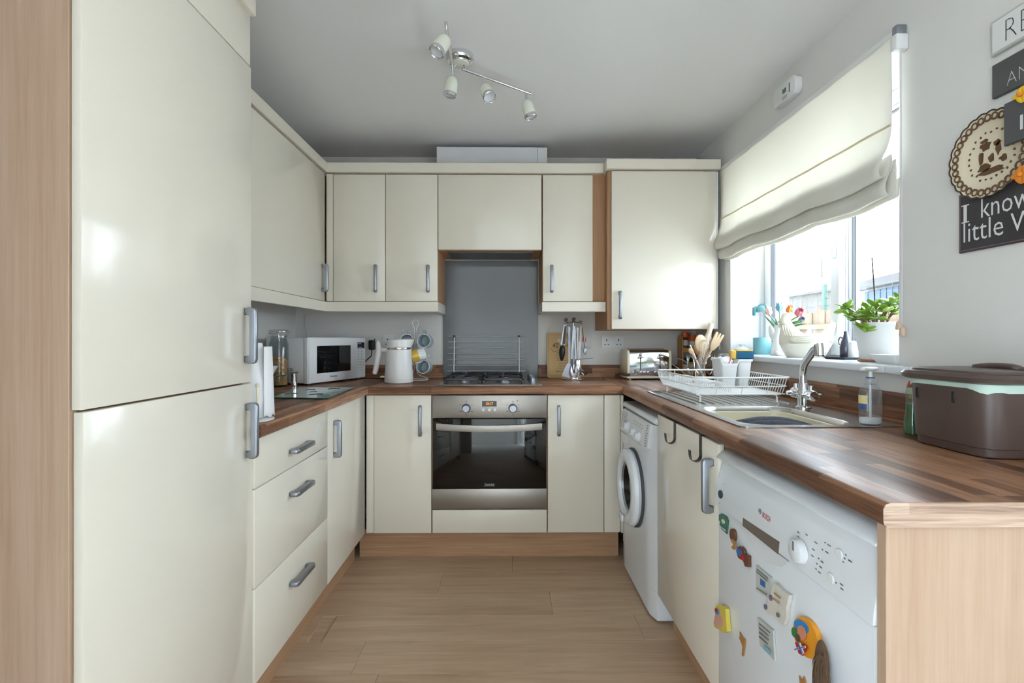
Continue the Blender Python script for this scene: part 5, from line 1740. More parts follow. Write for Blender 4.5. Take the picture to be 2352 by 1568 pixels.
for k in range(-3, 4):
    w_ = 0.021 * math.sqrt(max(0.0, 1 - (k / 3.8) ** 2))
    z = 0.112 + k * 0.006
    mb.tube(smooth_path([(TW * 0.515 - w_, 0.0028, z + 0.003), (TW * 0.515 - w_ * 0.3, 0.0028, z + 0.001), (TW * 0.515 + w_ * 0.3, 0.0028, z + 0.004), (TW * 0.515 + w_, 0.0028, z + 0.002)], 4), 0.0014, 5)
mb.build('emblem', 'white_gloss', ts, world=False)
for yy in (0.045, 0.105):
    for x in (0.03, 0.145):
        MB().box(x, x + 0.10, yy, yy + 0.022, TH - 0.0015, TH + 0.002).build('bread_slot', 'dark_steel', ts, world=False)
for x in (0.02, TW - 0.02):
    for y in (0.015, TD - 0.015):
        MB().cyl((x, y, 0), (x, y, 0.0085), 0.007, n=10).build('foot', 'handle_cream', ts, world=False)
# its lead with a white plug lying behind the dish rack
ld = thing('toaster_lead', 'white lead and plug looping on the worktop right of the toaster', 'lead', (1.07, 2.98, TOP))
MB().tube(smooth_path([(1.020, 3.17, TOP + 0.05), (1.045, 3.15, TOP + 0.115), (1.09, 3.10, TOP + 0.12), (1.12, 3.04, TOP + 0.07), (1.115, 3.0, TOP + 0.01)], 6), 0.0032, 7).build('cord', 'cable_white', ld)
MB().tube(smooth_path([(1.015, 3.12, TOP + 0.10), (1.035, 3.06, TOP + 0.08), (1.06, 2.99, TOP + 0.045), (1.066, 2.97, TOP + 0.034)], 6), 0.0032, 7).build('cord', 'cable_white', ld)
MB().tube([(1.066, 2.97, TOP + 0.038), (1.068, 2.968, TOP + 0.030), (1.070, 2.965, TOP + 0.012), (1.070, 2.965, TOP + 0.0005)], [0.006, 0.020, 0.024, 0.020], 12).build('plug', 'white_plastic', ld)

# ---- wooden spice rack in the corner
sr = thing('spice_rack', 'wooden spice rack in the back right corner', 'spice rack', (1.16, 3.17, TOP))
sx0, sx1, sy0_, sy1_ = 1.100, 1.208, 3.135, 3.225
zr = atY(1572, 776, 3.14).z
for x in (sx0, sx1 - 0.008):
    MB().prism([(sy0_, TOP + 0.0005), (sy1_, TOP + 0.0005), (sy1_, zr), (sy1_ - 0.03, zr + 0.02), (sy0_ + 0.03, zr + 0.02), (sy0_, zr - 0.01)], 'x', x, x + 0.008).build('side_panel', 'spice_rack_wood', sr)
shz = [TOP + 0.02, TOP + 0.165]
for z in shz:
    MB().box(sx0 + 0.008, sx1 - 0.008, sy0_ + 0.005, sy1_, z, z + 0.008).build('shelf', 'spice_rack_wood', sr)
    MB().box(sx0 + 0.008, sx1 - 0.008, sy0_ + 0.001, sy0_ + 0.0045, z + 0.004, z + 0.028).build('rail', 'spice_rack_wood', sr)


def spice(label, x, z, hh, lid, body):
    t = thing('spice_jar', label, 'spice jar', (x, 3.175, z), group='spice jars in the wooden rack')
    c_ = (x, 3.175, z)
    MB().lathe([(0.019, 0), (0.0205, 0.003), (0.0205, hh * 0.70), (0.018, hh * 0.74), (0.0, hh * 0.74)], c_, 20).build('jar_body', body, t)
    MB().lathe([(0.0208, hh * 0.30), (0.0208, hh * 0.6)], c_, 20, cap0=False, cap1=False).build('paper_label', 'mag_cream', t)
    MB().lathe([(0.0205, hh * 0.745), (0.0215, hh * 0.76), (0.0215, hh), (0.019, hh + 0.002), (0.0, hh + 0.002)], c_, 20).build('screw_lid', lid, t)


spice('spice jar with an orange lid on the top of the rack, leftmost', 1.132, shz[1] + 0.0083, 0.115, 'jar_orange', 'spice_brown')
spice('spice jar with an orange lid on the top of the rack, right one', 1.178, shz[1] + 0.0083, 0.100, 'jar_orange', 'spice_red')
spice('dark spice jar on the bottom of the rack, leftmost', 1.132, shz[0] + 0.0083, 0.10, 'black_plastic', 'spice_brown')
spice('dark spice jar on the bottom of the rack, right one', 1.178, shz[0] + 0.0083, 0.10, 'black_plastic', 'turmeric')
one(MB().box(1.125, 1.18, 3.129, 3.1345, TOP + 0.172, TOP + 0.186), 'spice_sachet', 'turmeric', 'yellow sachet tucked in front of the spice jars', 'sachet')

# ---- wire utensil basket with wooden spoons
bq = Vector((atY(1609, 850, 2.790).x, 2.790, TOP))
bs = thing('wire_basket', 'chrome wire utensil basket beside the spice rack', 'basket', bq)
br_ = 0.070
mb = MB()
for z, r_ in ((0.004, br_ * 0.9), (0.085, br_)):
    mb.tube([bq + Vector((r_ * math.cos(a), r_ * math.sin(a), z)) for a in [2 * math.pi * i / 32 for i in range(32)]], 0.0022, 6, closed=True)
for k in range(8):
    a = 2 * math.pi * k / 8
    a1 = 2 * math.pi * (k + 1) / 8
    am = (a + a1) / 2
    pts = [bq + Vector((br_ * math.cos(a), br_ * math.sin(a), 0.085)), bq + Vector((br_ * 1.03 * math.cos(a + 0.1), br_ * 1.03 * math.sin(a + 0.1), 0.135)), bq + Vector((br_ * 1.05 * math.cos(am), br_ * 1.05 * math.sin(am), 0.158)), bq + Vector((br_ * 1.03 * math.cos(a1 - 0.1), br_ * 1.03 * math.sin(a1 - 0.1), 0.135)), bq + Vector((br_ * math.cos(a1), br_ * math.sin(a1), 0.085))]
    mb.tube(smooth_path(pts, 4), 0.0022, 6)
    mb.cyl(bq + Vector((br_ * 0.9 * math.cos(a), br_ * 0.9 * math.sin(a), 0.004)), bq + Vector((br_ * math.cos(a), br_ * math.sin(a), 0.085)), 0.0018, n=6)
    mb.tube(smooth_path([bq + Vector((br_ * math.cos(a), br_ * math.sin(a), 0.085)), bq + Vector((br_ * 0.98 * math.cos(am), br_ * 0.98 * math.sin(am), 0.055)), bq + Vector((br_ * math.cos(a1), br_ * math.sin(a1), 0.085))], 4), 0.0018, 6)
mb.build('basket_wires', 'chrome', bs)
MB().lathe([(br_ * 0.88, 0.0006), (br_ * 0.88, 0.003), (0.0, 0.003)], bq, 28).build('base_plate', 'chrome', bs)
GS = 'utensils standing in the wire basket'


def stick(name, label, foot, tip, mkey, head=None, r0=0.0055, r1=0.006, cat='spoon'):
    foot, tip = Vector(foot), Vector(tip)
    t = thing(name, label, cat, foot, group=GS)
    mb = MB().tube([foot, tip], [r0, r1], 10)
    if head:
        rx, ry, rz, kind = head
        d_ = (tip - foot).normalized()
        q = Vector((0, 0, 1)).rotation_difference(d_).to_matrix().to_4x4()
        c_ = tip + d_ * rz * 0.8
        if kind == 'oval':
            mb2 = MB().ball((0, 0, 0), (rx, ry, rz), 20, 12).xf(Matrix.Translation(c_) @ q)
        else:
            mb2 = MB().prism([(-rx * 0.4, -rz), (rx * 0.4, -rz), (rx, -rz * 0.2), (rx, rz), (rx * 0.55, rz), (rx * 0.45, rz * 0.45), (rx * 0.25, rz * 0.45), (rx * 0.18, rz), (-rx * 0.18, rz), (-rx * 0.25, rz * 0.45), (-rx * 0.45, rz * 0.45), (-rx * 0.55, rz), (-rx, rz), (-rx, -rz * 0.2)], 'y', -ry, ry, 0.0015).xf(Matrix.Translation(c_) @ q)
        mb2.build('head', mkey, t)
    mb.build('shaft', mkey, t)
    return t


zb = TOP + 0.0045


def tipp(px, py, Y=2.790):
    return atY(px, py, Y)


stick('wooden_spoon', 'large pale wooden spoon with a broad oval bowl in the wire basket', (bq.x + 0.030, 2.790, zb), tipp(1612, 805, 2.775), 'beech', (0.034, 0.007, 0.05, 'oval'))
stick('wooden_fork', 'pale wooden salad fork leaning right in the wire basket', (bq.x - 0.03, 2.805, zb), tipp(1636, 800, 2.780), 'beech', (0.024, 0.006, 0.052, 'fork'), cat='fork')
stick('wooden_spoon', 'darker round wooden spoon behind the broad pale one in the wire basket', (bq.x + 0.02, 2.825, zb), tipp(1604, 812, 2.825), 'spoon_dark', (0.024, 0.006, 0.034, 'oval'))
stick('wooden_spatula', 'short wooden spatula leaning left in the wire basket', (bq.x + 0.04, 2.790, zb), tipp(1590, 812, 2.750), 'spoon_wood', (0.012, 0.005, 0.02, 'oval'), cat='spatula')
stick('wooden_spoon', 'darker wooden spoon just behind the salad fork in the wire basket', (bq.x - 0.01, 2.830, zb), tipp(1630, 806, 2.820), 'spoon_dark', (0.018, 0.006, 0.046, 'oval'))
stick('plastic_knife', 'white plastic knife leaning left in the wire basket', (bq.x + 0.02, 2.765, zb), tipp(1585, 792, 2.745), 'white_plastic', None, 0.007, 0.004, cat='knife')
rp = thing('rolling_pin', 'pale wooden rolling pin standing upright in the wire basket', 'rolling pin', (bq.x + 0.0, 2.840, zb), group=GS)
f0, f1 = Vector((bq.x - 0.005, 2.835, zb)), atY(1634, 742, 2.800)
dd_ = (f1 - f0)
MB().tube([f0, f0 + dd_ * 0.12, f0 + dd_ * 0.14, f0 + dd_ * 0.76, f0 + dd_ * 0.79, f0 + dd_ * 0.86, f0 + dd_ * 0.95, f0 + dd_ * 1.0, f0 + dd_ * 1.005], [0.012, 0.013, 0.022, 0.022, 0.016, 0.013, 0.017, 0.014, 0.006], 18).build('pin_body', 'pin_wood', rp)
wk = thing('balloon_whisk', 'steel balloon whisk standing wires-up in the wire basket', 'whisk', (bq.x, 2.765, zb), group=GS)
f0, f1 = Vector((bq.x - 0.005, 2.765, zb)), atY(1613, 836, 2.762)
MB().cyl(f0, f1, 0.007, n=12).build('grip', 'nickel', wk)
mb = MB()
f2 = atY(1618, 780, 2.758)
for k in range(5):
    a = math.pi * k / 5
    sd = Vector((math.cos(a), math.sin(a), 0))
    mb.tube(smooth_path([f1, f1.lerp(f2, 0.5) + sd * 0.020, f1.lerp(f2, 0.86) + sd * 0.024, f2, f1.lerp(f2, 0.86) - sd * 0.024, f1.lerp(f2, 0.5) - sd * 0.020, f1], 5), 0.0011, 5)
mb.build('wires', 'chrome', wk)

# ---- white wire dish rack on the drainer
DRX0, DRX1, DRY0, DRY1 = 0.725, 1.105, 1.930, 2.425
zr0, zr1 = TOP + 0.034, TOP + 0.100
dk = thing('dish_rack', 'white wire dish rack standing on the sink drainer', 'dish rack', ((DRX0 + DRX1) / 2, (DRY0 + DRY1) / 2, TOP + 0.004))


def rim(ins, z, dip=0.0, r_=0.035):
    pts = rrect(DRX0 + ins, DRX1 - ins, DRY0 + ins, DRY1 - ins, r_, 5)
    return [(x, y, z) for x, y in pts]


MB().tube(rim(0.0, zr1), 0.0033, 8, closed=True).build('top_rim', 'white_plastic', dk)
MB().tube(rim(0.006, zr1 - 0.034), 0.0022, 8, closed=True).build('middle_rim', 'white_plastic', dk)
MB().tube(rim(0.02, zr0), 0.0030, 8, closed=True).build('bottom_rim', 'white_plastic', dk)
ny = 24
for i in range(ny):
    y = DRY0 + 0.035 + (DRY1 - DRY0 - 0.07) * i / (ny - 1)
    MB().tube(smooth_path([(DRX0, y, zr1), (DRX0 + 0.004, y, zr1 - 0.03), (DRX0 + 0.018, y, zr0 + 0.012), (DRX0 + 0.03, y, zr0), (DRX0 + 0.10, y, zr0 + 0.001), (DRX1 - 0.03, y, zr0 + 0.001), (DRX1 - 0.02, y, zr0 + 0.004), (DRX1 - 0.002, y, zr1 - 0.004), (DRX1, y, zr1)], 3), 0.0017, 5).build('cross_wire', 'white_plastic', dk)
for i in range(18):
    y = DRY0 + 0.06 + (DRY1 - DRY0 - 0.12) * i / 17
    MB().tube(smooth_path([(DRX0 + 0.035, y, zr0 + 0.001), (DRX0 + 0.050, y, zr0 + 0.028), (DRX0 + 0.075, y, zr0 + 0.042), (DRX0 + 0.11, y, zr0 + 0.046), (DRX0 + 0.145, y, zr0 + 0.040), (DRX0 + 0.165, y, zr0 + 0.02), (DRX0 + 0.17, y, zr0 + 0.001)], 3), 0.0019, 5).build('plate_loop', 'white_plastic', dk)
for x in (DRX0 + 0.09, DRX0 + 0.19, DRX1 - 0.09):
    for y, s_ in ((DRY0, 1), (DRY1, -1)):
        MB().tube([(x, y, zr1), (x, y + s_ * 0.006, zr1 - 0.034), (x, y + s_ * 0.02, zr0)], 0.0018, 6).build('end_wire', 'white_plastic', dk)
for x in (DRX0 + 0.03, DRX1 - 0.05):
    for y in (DRY0 + 0.02, DRY1 - 0.07):
        MB().tube([(x - 0.016, y, zr0), (x - 0.002, y, zr0 - 0.004), (x, y, zr0 - 0.010), (x, y, TOP + 0.0045)], [0.0026, 0.0026, 0.0035, 0.0042], 8).build('foot', 'white_plastic', dk)

# ---- cutlery drainer pots at the back of the rack
cq0 = atY(1652, 822, 2.22)
cy_, cz_ = 2.215, zr0 + 0.004
ct = thing('cutlery_drainer', 'white plastic cutlery drainer with two pots standing in the dish rack', 'cutlery drainer', (1.02, cy_, cz_))
zc1 = atY(1690, 822, cy_).z
xA, xB, xC = atY(1655, 830, cy_ - 0.05).x, atY(1695, 830, cy_ - 0.05).x, atY(1729, 830, cy_ - 0.05).x


def pot(x0, x1, y0, y1, z0, z1, low):
    """open tapered pot; 'low' = how far the front rim dips"""
    mb = MB()
    n_ = 6

    def ring(ins, z, dip=0.0, th=0.0):
        out = []
        for x, y in rrect(x0 + ins, x1 - ins, y0 + ins, y1 - ins, 0.010, 4):
            f_ = max(0.0, 1 - (y - y0) / (y1 - y0)) ** 0.7
            k_ = math.exp(-((x - (x0 + x1) / 2) / ((x1 - x0) * 0.42)) ** 4)
            out.append((x, y, z - dip * f_ * k_))
        return out
    mb.ring_loft([ring(0.010, z0), ring(0.0, z1 - 0.012, low), ring(-0.004, z1 - 0.010, low), ring(-0.004, z1, low), ring(0.002, z1, low), ring(0.012, z0 + 0.003)])
    return mb


pot(xA, xB, cy_ - 0.055, cy_ + 0.050, cz_, zc1, 0.056).build('large_pot', 'white_plastic', ct)
pot(xB + 0.007, xC, cy_ - 0.045, cy_ + 0.040, cz_, zc1 - 0.003, 0.0).build('small_pot', 'white_plastic', ct)
MB().box(xB + 0.0015, xB + 0.0065, cy_ - 0.03, cy_ + 0.03, zc1 - 0.010, zc1 - 0.004).build('joining_bridge', 'white_plastic', ct)
mb = MB()
cx_ = (xA + xB) / 2
for k, (dx, dy, dz, r_) in enumerate(((-0.010, -0.015, 0.0, 0.022), (0.012, 0.0, 0.006, 0.020), (0.0, -0.028, -0.008, 0.018), (0.014, -0.022, -0.002, 0.014), (-0.012, 0.015, 0.004, 0.018))):
    mb.ball((cx_ + dx, cy_ + dy, zc1 - 0.012 + dz), (r_, r_ * 0.9, r_ * 0.8), 14, 9)
mb.ball((cx_, cy_, zc1 - 0.08), (0.026, 0.03, 0.075), 14, 9)
ck = one(mb, 'tea_towel', 'cloth_white', 'crumpled white cloth with a red stripe stuffed in the cutlery drainer', 'cloth')
MB().tube(smooth_path([(cx_ - 0.02, cy_ - 0.040, zc1 - 0.026), (cx_ - 0.002, cy_ - 0.047, zc1 - 0.022), (cx_ + 0.012, cy_ - 0.036, zc1 - 0.006), (cx_ + 0.022, cy_ - 0.02, zc1 + 0.004)], 5), 0.003, 6).build('red_stripe', 'cloth_red', ck)
sxx = (xB + xC) / 2 + 0.004
spg = thing('sponge', 'yellow and blue scouring sponge lying on the cutlery drainer', 'sponge', (sxx, cy_, zc1 - 0.0025), R(-16))
MB().prism(rrect(-0.046, -0.022, -0.032, 0.032, 0.006, 3), 'z', 0.0, 0.036, 0.005).build('sponge_foam', 'sponge_yellow', spg, world=False)
MB().prism([(-0.0215, -0.032), (0.046, -0.032), (0.052, 0.0), (0.046, 0.032), (-0.0215, 0.032)], 'z', 0.0, 0.033, 0.004).build('scouring_pad', 'scour_blue', spg, world=False)
MB().prism([(-0.0215, -0.030), (0.044, -0.030), (0.049, 0.0), (0.044, 0.030), (-0.0215, 0.030)], 'z', 0.0335, 0.039, 0.002).build('foam_back', 'sponge_yellow', spg, world=False)

# ---- pump soap bottle
sq = Vector((1.062, 1.455, TOP + 0.0025))
sb = thing('soap_dispenser', 'clear pump soap bottle nearly empty at the near end of the sink', 'soap bottle', sq)
hS = 0.105
bt = lambda k: [(0.027 * k, 0.0), (0.031 * k, 0.004), (0.031 * k, 0.085), (0.029 * k, 0.098), (0.022 * k, 0.108), (0.0165 * k, 0.112), (0.0165 * k, 0.116)]
MB().lathe(bt(1.0), sq, 32, sy=0.75, cap1=False).build('bottle', 'clear_plastic', sb)
MB().lathe([(0.026, 0.002), (0.0298, 0.006), (0.0298, 0.018), (0.0, 0.019)], sq, 28, sy=0.73).build('liquid_soap', 'soap', sb)
MB().lathe([(0.0185, 0.1165), (0.019, 0.118), (0.019, 0.132), (0.017, 0.134), (0.0, 0.134)], sq, 28).build('collar', 'clear_plastic', sb)
MB().lathe([(0.0112, 0.1345), (0.0112, 0.137), (0.0, 0.137)], sq, 20).build('blue_ring', 'label_blue', sb)
hdm = MB().lathe([(0.0065, 0.1375), (0.005, 0.140), (0.005, 0.153), (0.012, 0.156), (0.020, 0.160), (0.021, 0.164), (0.012, 0.167), (0.0, 0.168)], sq, 22)
hdm.tube([sq + Vector((-0.015, 0, 0.1605)), sq + Vector((-0.030, 0, 0.158))], [0.006, 0.004], 10)
hdm.build('pump_head', 'white_plastic', sb)
MB().cyl(sq + Vector((0, 0, 0.012)), sq + Vector((0, 0, 0.1160)), 0.0035, n=10).build('dip_tube', 'white_plastic', sb)
mb = MB()
for z0_, z1_, m_ in ((0.045, 0.060, 'label_blue'), (0.0605, 0.085, 'label_yellow')):
    g_ = MB().grid(lambda u_, v_, z0_=z0_, z1_=z1_: (sq.x + 0.0314 * math.cos(R(150 + 75 * u_)), sq.y + 0.0314 * 0.75 * math.sin(R(150 + 75 * u_)), sq.z + z0_ + (z1_ - z0_) * v_), 10, 2)
    g_.build('label', m_, sb)

# ---- green washing-up liquid bottle
gq = Vector((1.068, 1.302, TOP))
gbt = thing('washing_up_liquid', 'half-full green washing-up liquid bottle beside the brown caddy', 'bottle', gq)
MB().lathe([(0.022, 0.0), (0.026, 0.004), (0.026, 0.030), (0.022, 0.060), (0.0215, 0.085), (0.022, 0.110), (0.019, 0.130), (0.012, 0.142), (0.009, 0.146), (0.009, 0.150)], gq, 28, sx=1.0, sy=0.8, cap1=False).build('bottle', 'green_plastic', gbt)
MB().lathe([(0.021, 0.002), (0.0248, 0.006), (0.0248, 0.030), (0.0208, 0.060), (0.0205, 0.082), (0.0, 0.0825)], gq, 26, sy=0.78).build('green_liquid', 'green_liquid', gbt)
MB().lathe([(0.0105, 0.1505), (0.0105, 0.160), (0.006, 0.164), (0.005, 0.172), (0.0, 0.172)], gq, 18).build('red_cap', 'red', gbt)
MB().grid(lambda u_, v_: (gq.x + (0.0195 - 0.004 * v_) * math.cos(R(170 + 110 * u_)), gq.y + (0.0195 - 0.004 * v_) * 0.8 * math.sin(R(170 + 110 * u_)), gq.z + 0.124 + 0.017 * v_), 10, 2).build('label', 'label_red', gbt)

# ---- brown food caddy with lid
bxx0, bxx1, byy0, byy1 = 0.984, 1.185, 1.018, 1.240
cd = thing('food_caddy', 'brown plastic food waste caddy with a lid on the near worktop', 'caddy', ((bxx0 + bxx1) / 2, (byy0 + byy1) / 2, TOP))


def cring(ins, z, r_=0.045):
    return [(x, y, z) for x, y in rrect(bxx0 + ins, bxx1 - ins, byy0 + ins, byy1 - ins, r_, 6)]


hC = 0.155
MB().ring_loft([cring(0.016, TOP + 0.0005, 0.03), cring(0.010, TOP + 0.004, 0.04), cring(0.008, TOP + 0.020), cring(0.0055, TOP + 0.022), cring(0.0, TOP + hC), cring(0.004, TOP + hC), cring(0.014, TOP + 0.006)]).build('bin_body', 'brown_plastic', cd)
lr = cring(-0.0012, TOP + hC - 0.012)
rings = []
for k, (ins, z) in enumerate(((-0.0015, hC - 0.014), (-0.0022, hC + 0.001), (0.0, hC + 0.002))):
    rr_ = cring(ins, TOP + z)
    if k == 0:
        rr_ = [(x, y, z_ - 0.004 * math.sin(7 * x * 30) * 0.6 - 0.003 * math.sin(31 * y * 3)) for x, y, z_ in rr_]
    rings.append(rr_)
MB().ring_loft(rings, False, False).build('bag_liner', 'liner', cd)
ld_ = MB().ring_loft([cring(-0.010, TOP + hC + 0.0025, 0.05), cring(-0.016, TOP + hC + 0.006, 0.055), cring(-0.018, TOP + hC + 0.014, 0.055), cring(-0.012, TOP + hC + 0.021, 0.05), cring(-0.002, TOP + hC + 0.0225, 0.045), cring(0.0, TOP + hC + 0.027, 0.045), cring(0.008, TOP + hC + 0.029, 0.04), cring(0.05, TOP + hC + 0.030, 0.03)]).build('lid', 'brown_plastic', cd)
MB().tube(smooth_path([(1.09, 1.05, TOP + hC + 0.029), (1.10, 1.08, TOP + hC + 0.034), (1.10, 1.13, TOP + hC + 0.034), (1.09, 1.16, TOP + hC + 0.029)], 4), 0.008, 10).build('lid_handle', 'brown_plastic', ld_)
for y in (1.195, 1.098):
    MB().box(bxx0 - 0.0006, bxx0 + 0.004, y - 0.0035, y + 0.0035, TOP + hC - 0.045, TOP + hC - 0.020, 0.001).build('latch_slot', 'black_plastic', cd)

# ---- over-door hooks on the sink cabinet door
for k, (px, py, lab) in enumerate(((1548, 1008, 'steel over-door hook on the sink door beside the washing machine'), (1607, 1048, 'steel over-door hook on the sink door above its handle'))):
    p = atX(px, py, RX - 0.004)
    mb = MB()
    y0_, y1_ = p.y - 0.010, p.y + 0.010
    zt2 = 0.8625
    mb.box(RX - 0.0022, RX - 0.0006, y0_, y1_, p.z, zt2 + 0.0012)
    mb.box(RX - 0.0022, RX + DT + 0.0022, y0_, y1_, zt2 + 0.0004, zt2 + 0.0014)
    mb.box(RX + DT + 0.0006, RX + DT + 0.0022, y0_, y1_, zt2 - 0.02, zt2 + 0.0012)
    pts = [(RX - 0.0014, p.z), (RX - 0.006, p.z - 0.010), (RX - 0.018, p.z - 0.015), (RX - 0.030, p.z - 0.010), (RX - 0.034, p.z + 0.004), (RX - 0.035, p.z + 0.020)]
    sm_ = smooth_path([(x, 0, z) for x, z in pts], 4)
    rings = []
    for i, q in enumerate(sm_):
        t_ = (sm_[min(i + 1, len(sm_) - 1)] - sm_[max(i - 1, 0)]).normalized()
        nn_ = Vector((-t_.z, 0, t_.x)) * 0.0009
        rings.append([(q.x + nn_.x, y0_, q.z + nn_.z), (q.x + nn_.x, y1_, q.z + nn_.z), (q.x - nn_.x, y1_, q.z - nn_.z), (q.x - nn_.x, y0_, q.z - nn_.z)])
    mb.ring_loft(rings)
    one(mb, 'door_hook', 'dark_steel', lab, 'hook', group='over-door hooks on the sink cabinet')
# ================================================================== ROMAN BLIND
bl_ = thing('roman_blind', 'half-raised cream fabric roman blind over the kitchen window', 'blind', (RW - 0.03, (WY0 + WY1) / 2, 1.59))
BXW = RW - 0.030
by0, by1 = atX(2050, 300, BXW).y, atX(1657, 420, BXW).y
bzt = 2.112
prof = [(bzt - 0.012, -0.004), (2.05, -0.002), (1.95, -0.002), (1.86, -0.003), (1.832, -0.004), (1.80, -0.006), (1.76, -0.015), (1.72, -0.032), (1.69, -0.042), (1.668, -0.040), (1.660, -0.030), (1.668, -0.018), (1.70, -0.010), (1.735, -0.004), (1.70, 0.000), (1.665, -0.012), (1.635, -0.020), (1.612, -0.016), (1.606, -0.006), (1.62, 0.004), (1.68, 0.008), (1.72, 0.011), (1.66, 0.015), (1.615, 0.012), (1.600, 0.016), (1.605, 0.022), (1.66, 0.025)]
pp = smooth_path([(BXW + x, 0, z) for z, x in prof], 4)
NY = 40


def bf(u_, v_):
    q = pp[int(round(v_ * (len(pp) - 1)))]
    y = by0 + (by1 - by0) * u_
    low = min(1, max(0, (1.9 - q.z) / 0.25))
    wob = 0.004 * math.sin(u_ * 23 + q.z * 7) + 0.003 * math.sin(u_ * 51 + 1)
    sag = 0.006 * math.sin(u_ * 17 + 2) * low
    edge = 0.035 * low if u_ < 0.001 else 0
    return (q.x + wob * low * 0.8 + 0.0015 * math.sin(u_ * 37 + q.z * 11), y + edge * 0.0, q.z + sag)


cl = MB().grid(bf, NY, len(pp) - 1).build('fabric', 'blind_cloth', bl_, sharp=180)
md = cl.modifiers.new('thick', 'SOLIDIFY')
md.thickness = 0.0012
mb = MB()
mb.tube([(BXW - 0.0075 + 0.0015 * math.sin(i / NY * 37 + 20), by0 + (by1 - by0) * i / NY, 1.828) for i in range(NY + 1)], 0.004, 6)
mb.build('seam_tape', 'blind_tape', bl_)
MB().box(RW - 0.030, RW - 0.0008, by0, by1, bzt - 0.018, bzt + 0.012, 0.003).build('head_rail', 'white_plastic', bl_)
MB().box(RW - 0.040, RW - 0.0008, by0 - 0.028, by0 - 0.001, bzt - 0.062, bzt - 0.012, 0.006, 2).build('cord_lock', 'white_plastic', bl_)
MB().box(RW - 0.034, RW - 0.0008, by0 - 0.022, by0 - 0.001, bzt - 0.011, bzt + 0.018, 0.004, 2).build('end_bracket', 'nickel', bl_)
cy0 = by0 - 0.016
tz0 = atX(2068, 745, RW - 0.02).z
mb = MB()
for k in range(3):
    mb.cyl((RW - 0.018 + 0.002 * k, cy0 + 0.004 * (k - 1), bzt - 0.06), (RW - 0.016 + 0.002 * k, cy0 + 0.006 * (k - 1), tz0), 0.0011, n=5)
mb.build('cords', 'cloth_white', bl_)
for dy, dz in ((0.006, 0.008), (-0.008, -0.012)):
    MB().tube([(RW - 0.017, cy0 + dy, tz0 + dz + 0.004), (RW - 0.017, cy0 + dy, tz0 + dz), (RW - 0.017, cy0 + dy, tz0 + dz - 0.020), (RW - 0.017, cy0 + dy, tz0 + dz - 0.024)], [0.004, 0.007, 0.010, 0.008], 12).build('cord_tassel', 'tassel', bl_)

# ================================================================== THINGS ON THE WINDOW SILL
SZ = WZ0 + 0.0004
# teal canister with clear middle
c_ = Vector((1.350, 2.640, SZ))
cn = thing('teal_canister', 'tall clear canister with teal lid and teal base on the window sill', 'canister', c_)
MB().lathe([(0.040, 0.0), (0.042, 0.003), (0.044, 0.085), (0.043, 0.088), (0.0, 0.088)], c_, 28).build('base', 'teal', cn)
MB().lathe([(0.0425, 0.0885), (0.0425, 0.222)], c_, 28, cap0=False, cap1=False).build('clear_wall', 'clear_plastic', cn)
ldd = MB().lathe([(0.044, 0.2225), (0.045, 0.226), (0.045, 0.245), (0.040, 0.252), (0.0, 0.254)], c_, 28).build('lid', 'teal', cn)
MB().tube(smooth_path([c_ + Vector((0, -0.046, 0.238)), c_ + Vector((0, -0.040, 0.256)), c_ + Vector((0, 0, 0.264)), c_ + Vector((0, 0.040, 0.256)), c_ + Vector((0, 0.046, 0.238))], 5), 0.004, 8).build('carry_handle', 'teal', ldd)
MB().prism(rrect(-0.012, 0.012, -0.022, 0.022, 0.008, 4), 'x', -0.004, 0.004, 0.001).xf(Matrix.Translation(c_ + Vector((-0.0455, -0.006, 0.225)))).build('clip', 'teal_dark', ldd)
# little lidded dish
c_ = Vector((1.268, 2.690, SZ))
lt = thing('lidded_dish', 'small white lidded dish on the far end of the window sill', 'dish', c_)
MB().lathe([(0.026, 0), (0.028, 0.003), (0.038, 0.022), (0.040, 0.026), (0.0, 0.026)], c_, 24).build('dish', 'white_ceramic', lt)
MB().lathe([(0.041, 0.0263), (0.041, 0.029), (0.03, 0.034), (0.012, 0.040), (0.010, 0.047), (0.020, 0.050), (0.020, 0.053), (0.0, 0.054)], c_, 24).build('lid', 'white_ceramic', lt)
# white vase shaped like a leaning jug
c_ = Vector((1.345, 2.475, SZ))
vs_ = thing('rabbit_vase', 'white ceramic vase with a long drooping ear holding the tulips', 'vase', c_)
rings = []
for z, dy, rx, ry in ((0.0, 0.0, 0.030, 0.042), (0.006, 0.0, 0.032, 0.046), (0.03, 0.0, 0.030, 0.038), (0.07, -0.006, 0.026, 0.026), (0.11, -0.014, 0.024, 0.022), (0.14, -0.018, 0.026, 0.023), (0.15, -0.019, 0.026, 0.023), (0.15, -0.019, 0.021, 0.018), (0.11, -0.014, 0.018, 0.016), (0.09, -0.012, 0.01, 0.01)):
    rings.append([c_ + Vector((rx * math.cos(a), dy + ry * math.sin(a), z)) for a in [2 * math.pi * j / 24 for j in range(24)]])
MB().ring_loft(rings).build('body', 'white_ceramic', vs_)
MB().ball((0, 0, 0), (0.012, 0.020, 0.046), 16, 10).xf(Matrix.Translation(c_ + Vector((-0.012, 0.034, 0.108))) @ Matrix.Rotation(R(-28), 4, 'X')).build('ear', 'white_ceramic', vs_)
MB().ball(c_ + Vector((-0.02, -0.035, 0.012)), (0.014, 0.022, 0.011), 14, 8).build('foot', 'white_ceramic', vs_)
top_v = c_ + Vector((0, -0.019, 0.135))


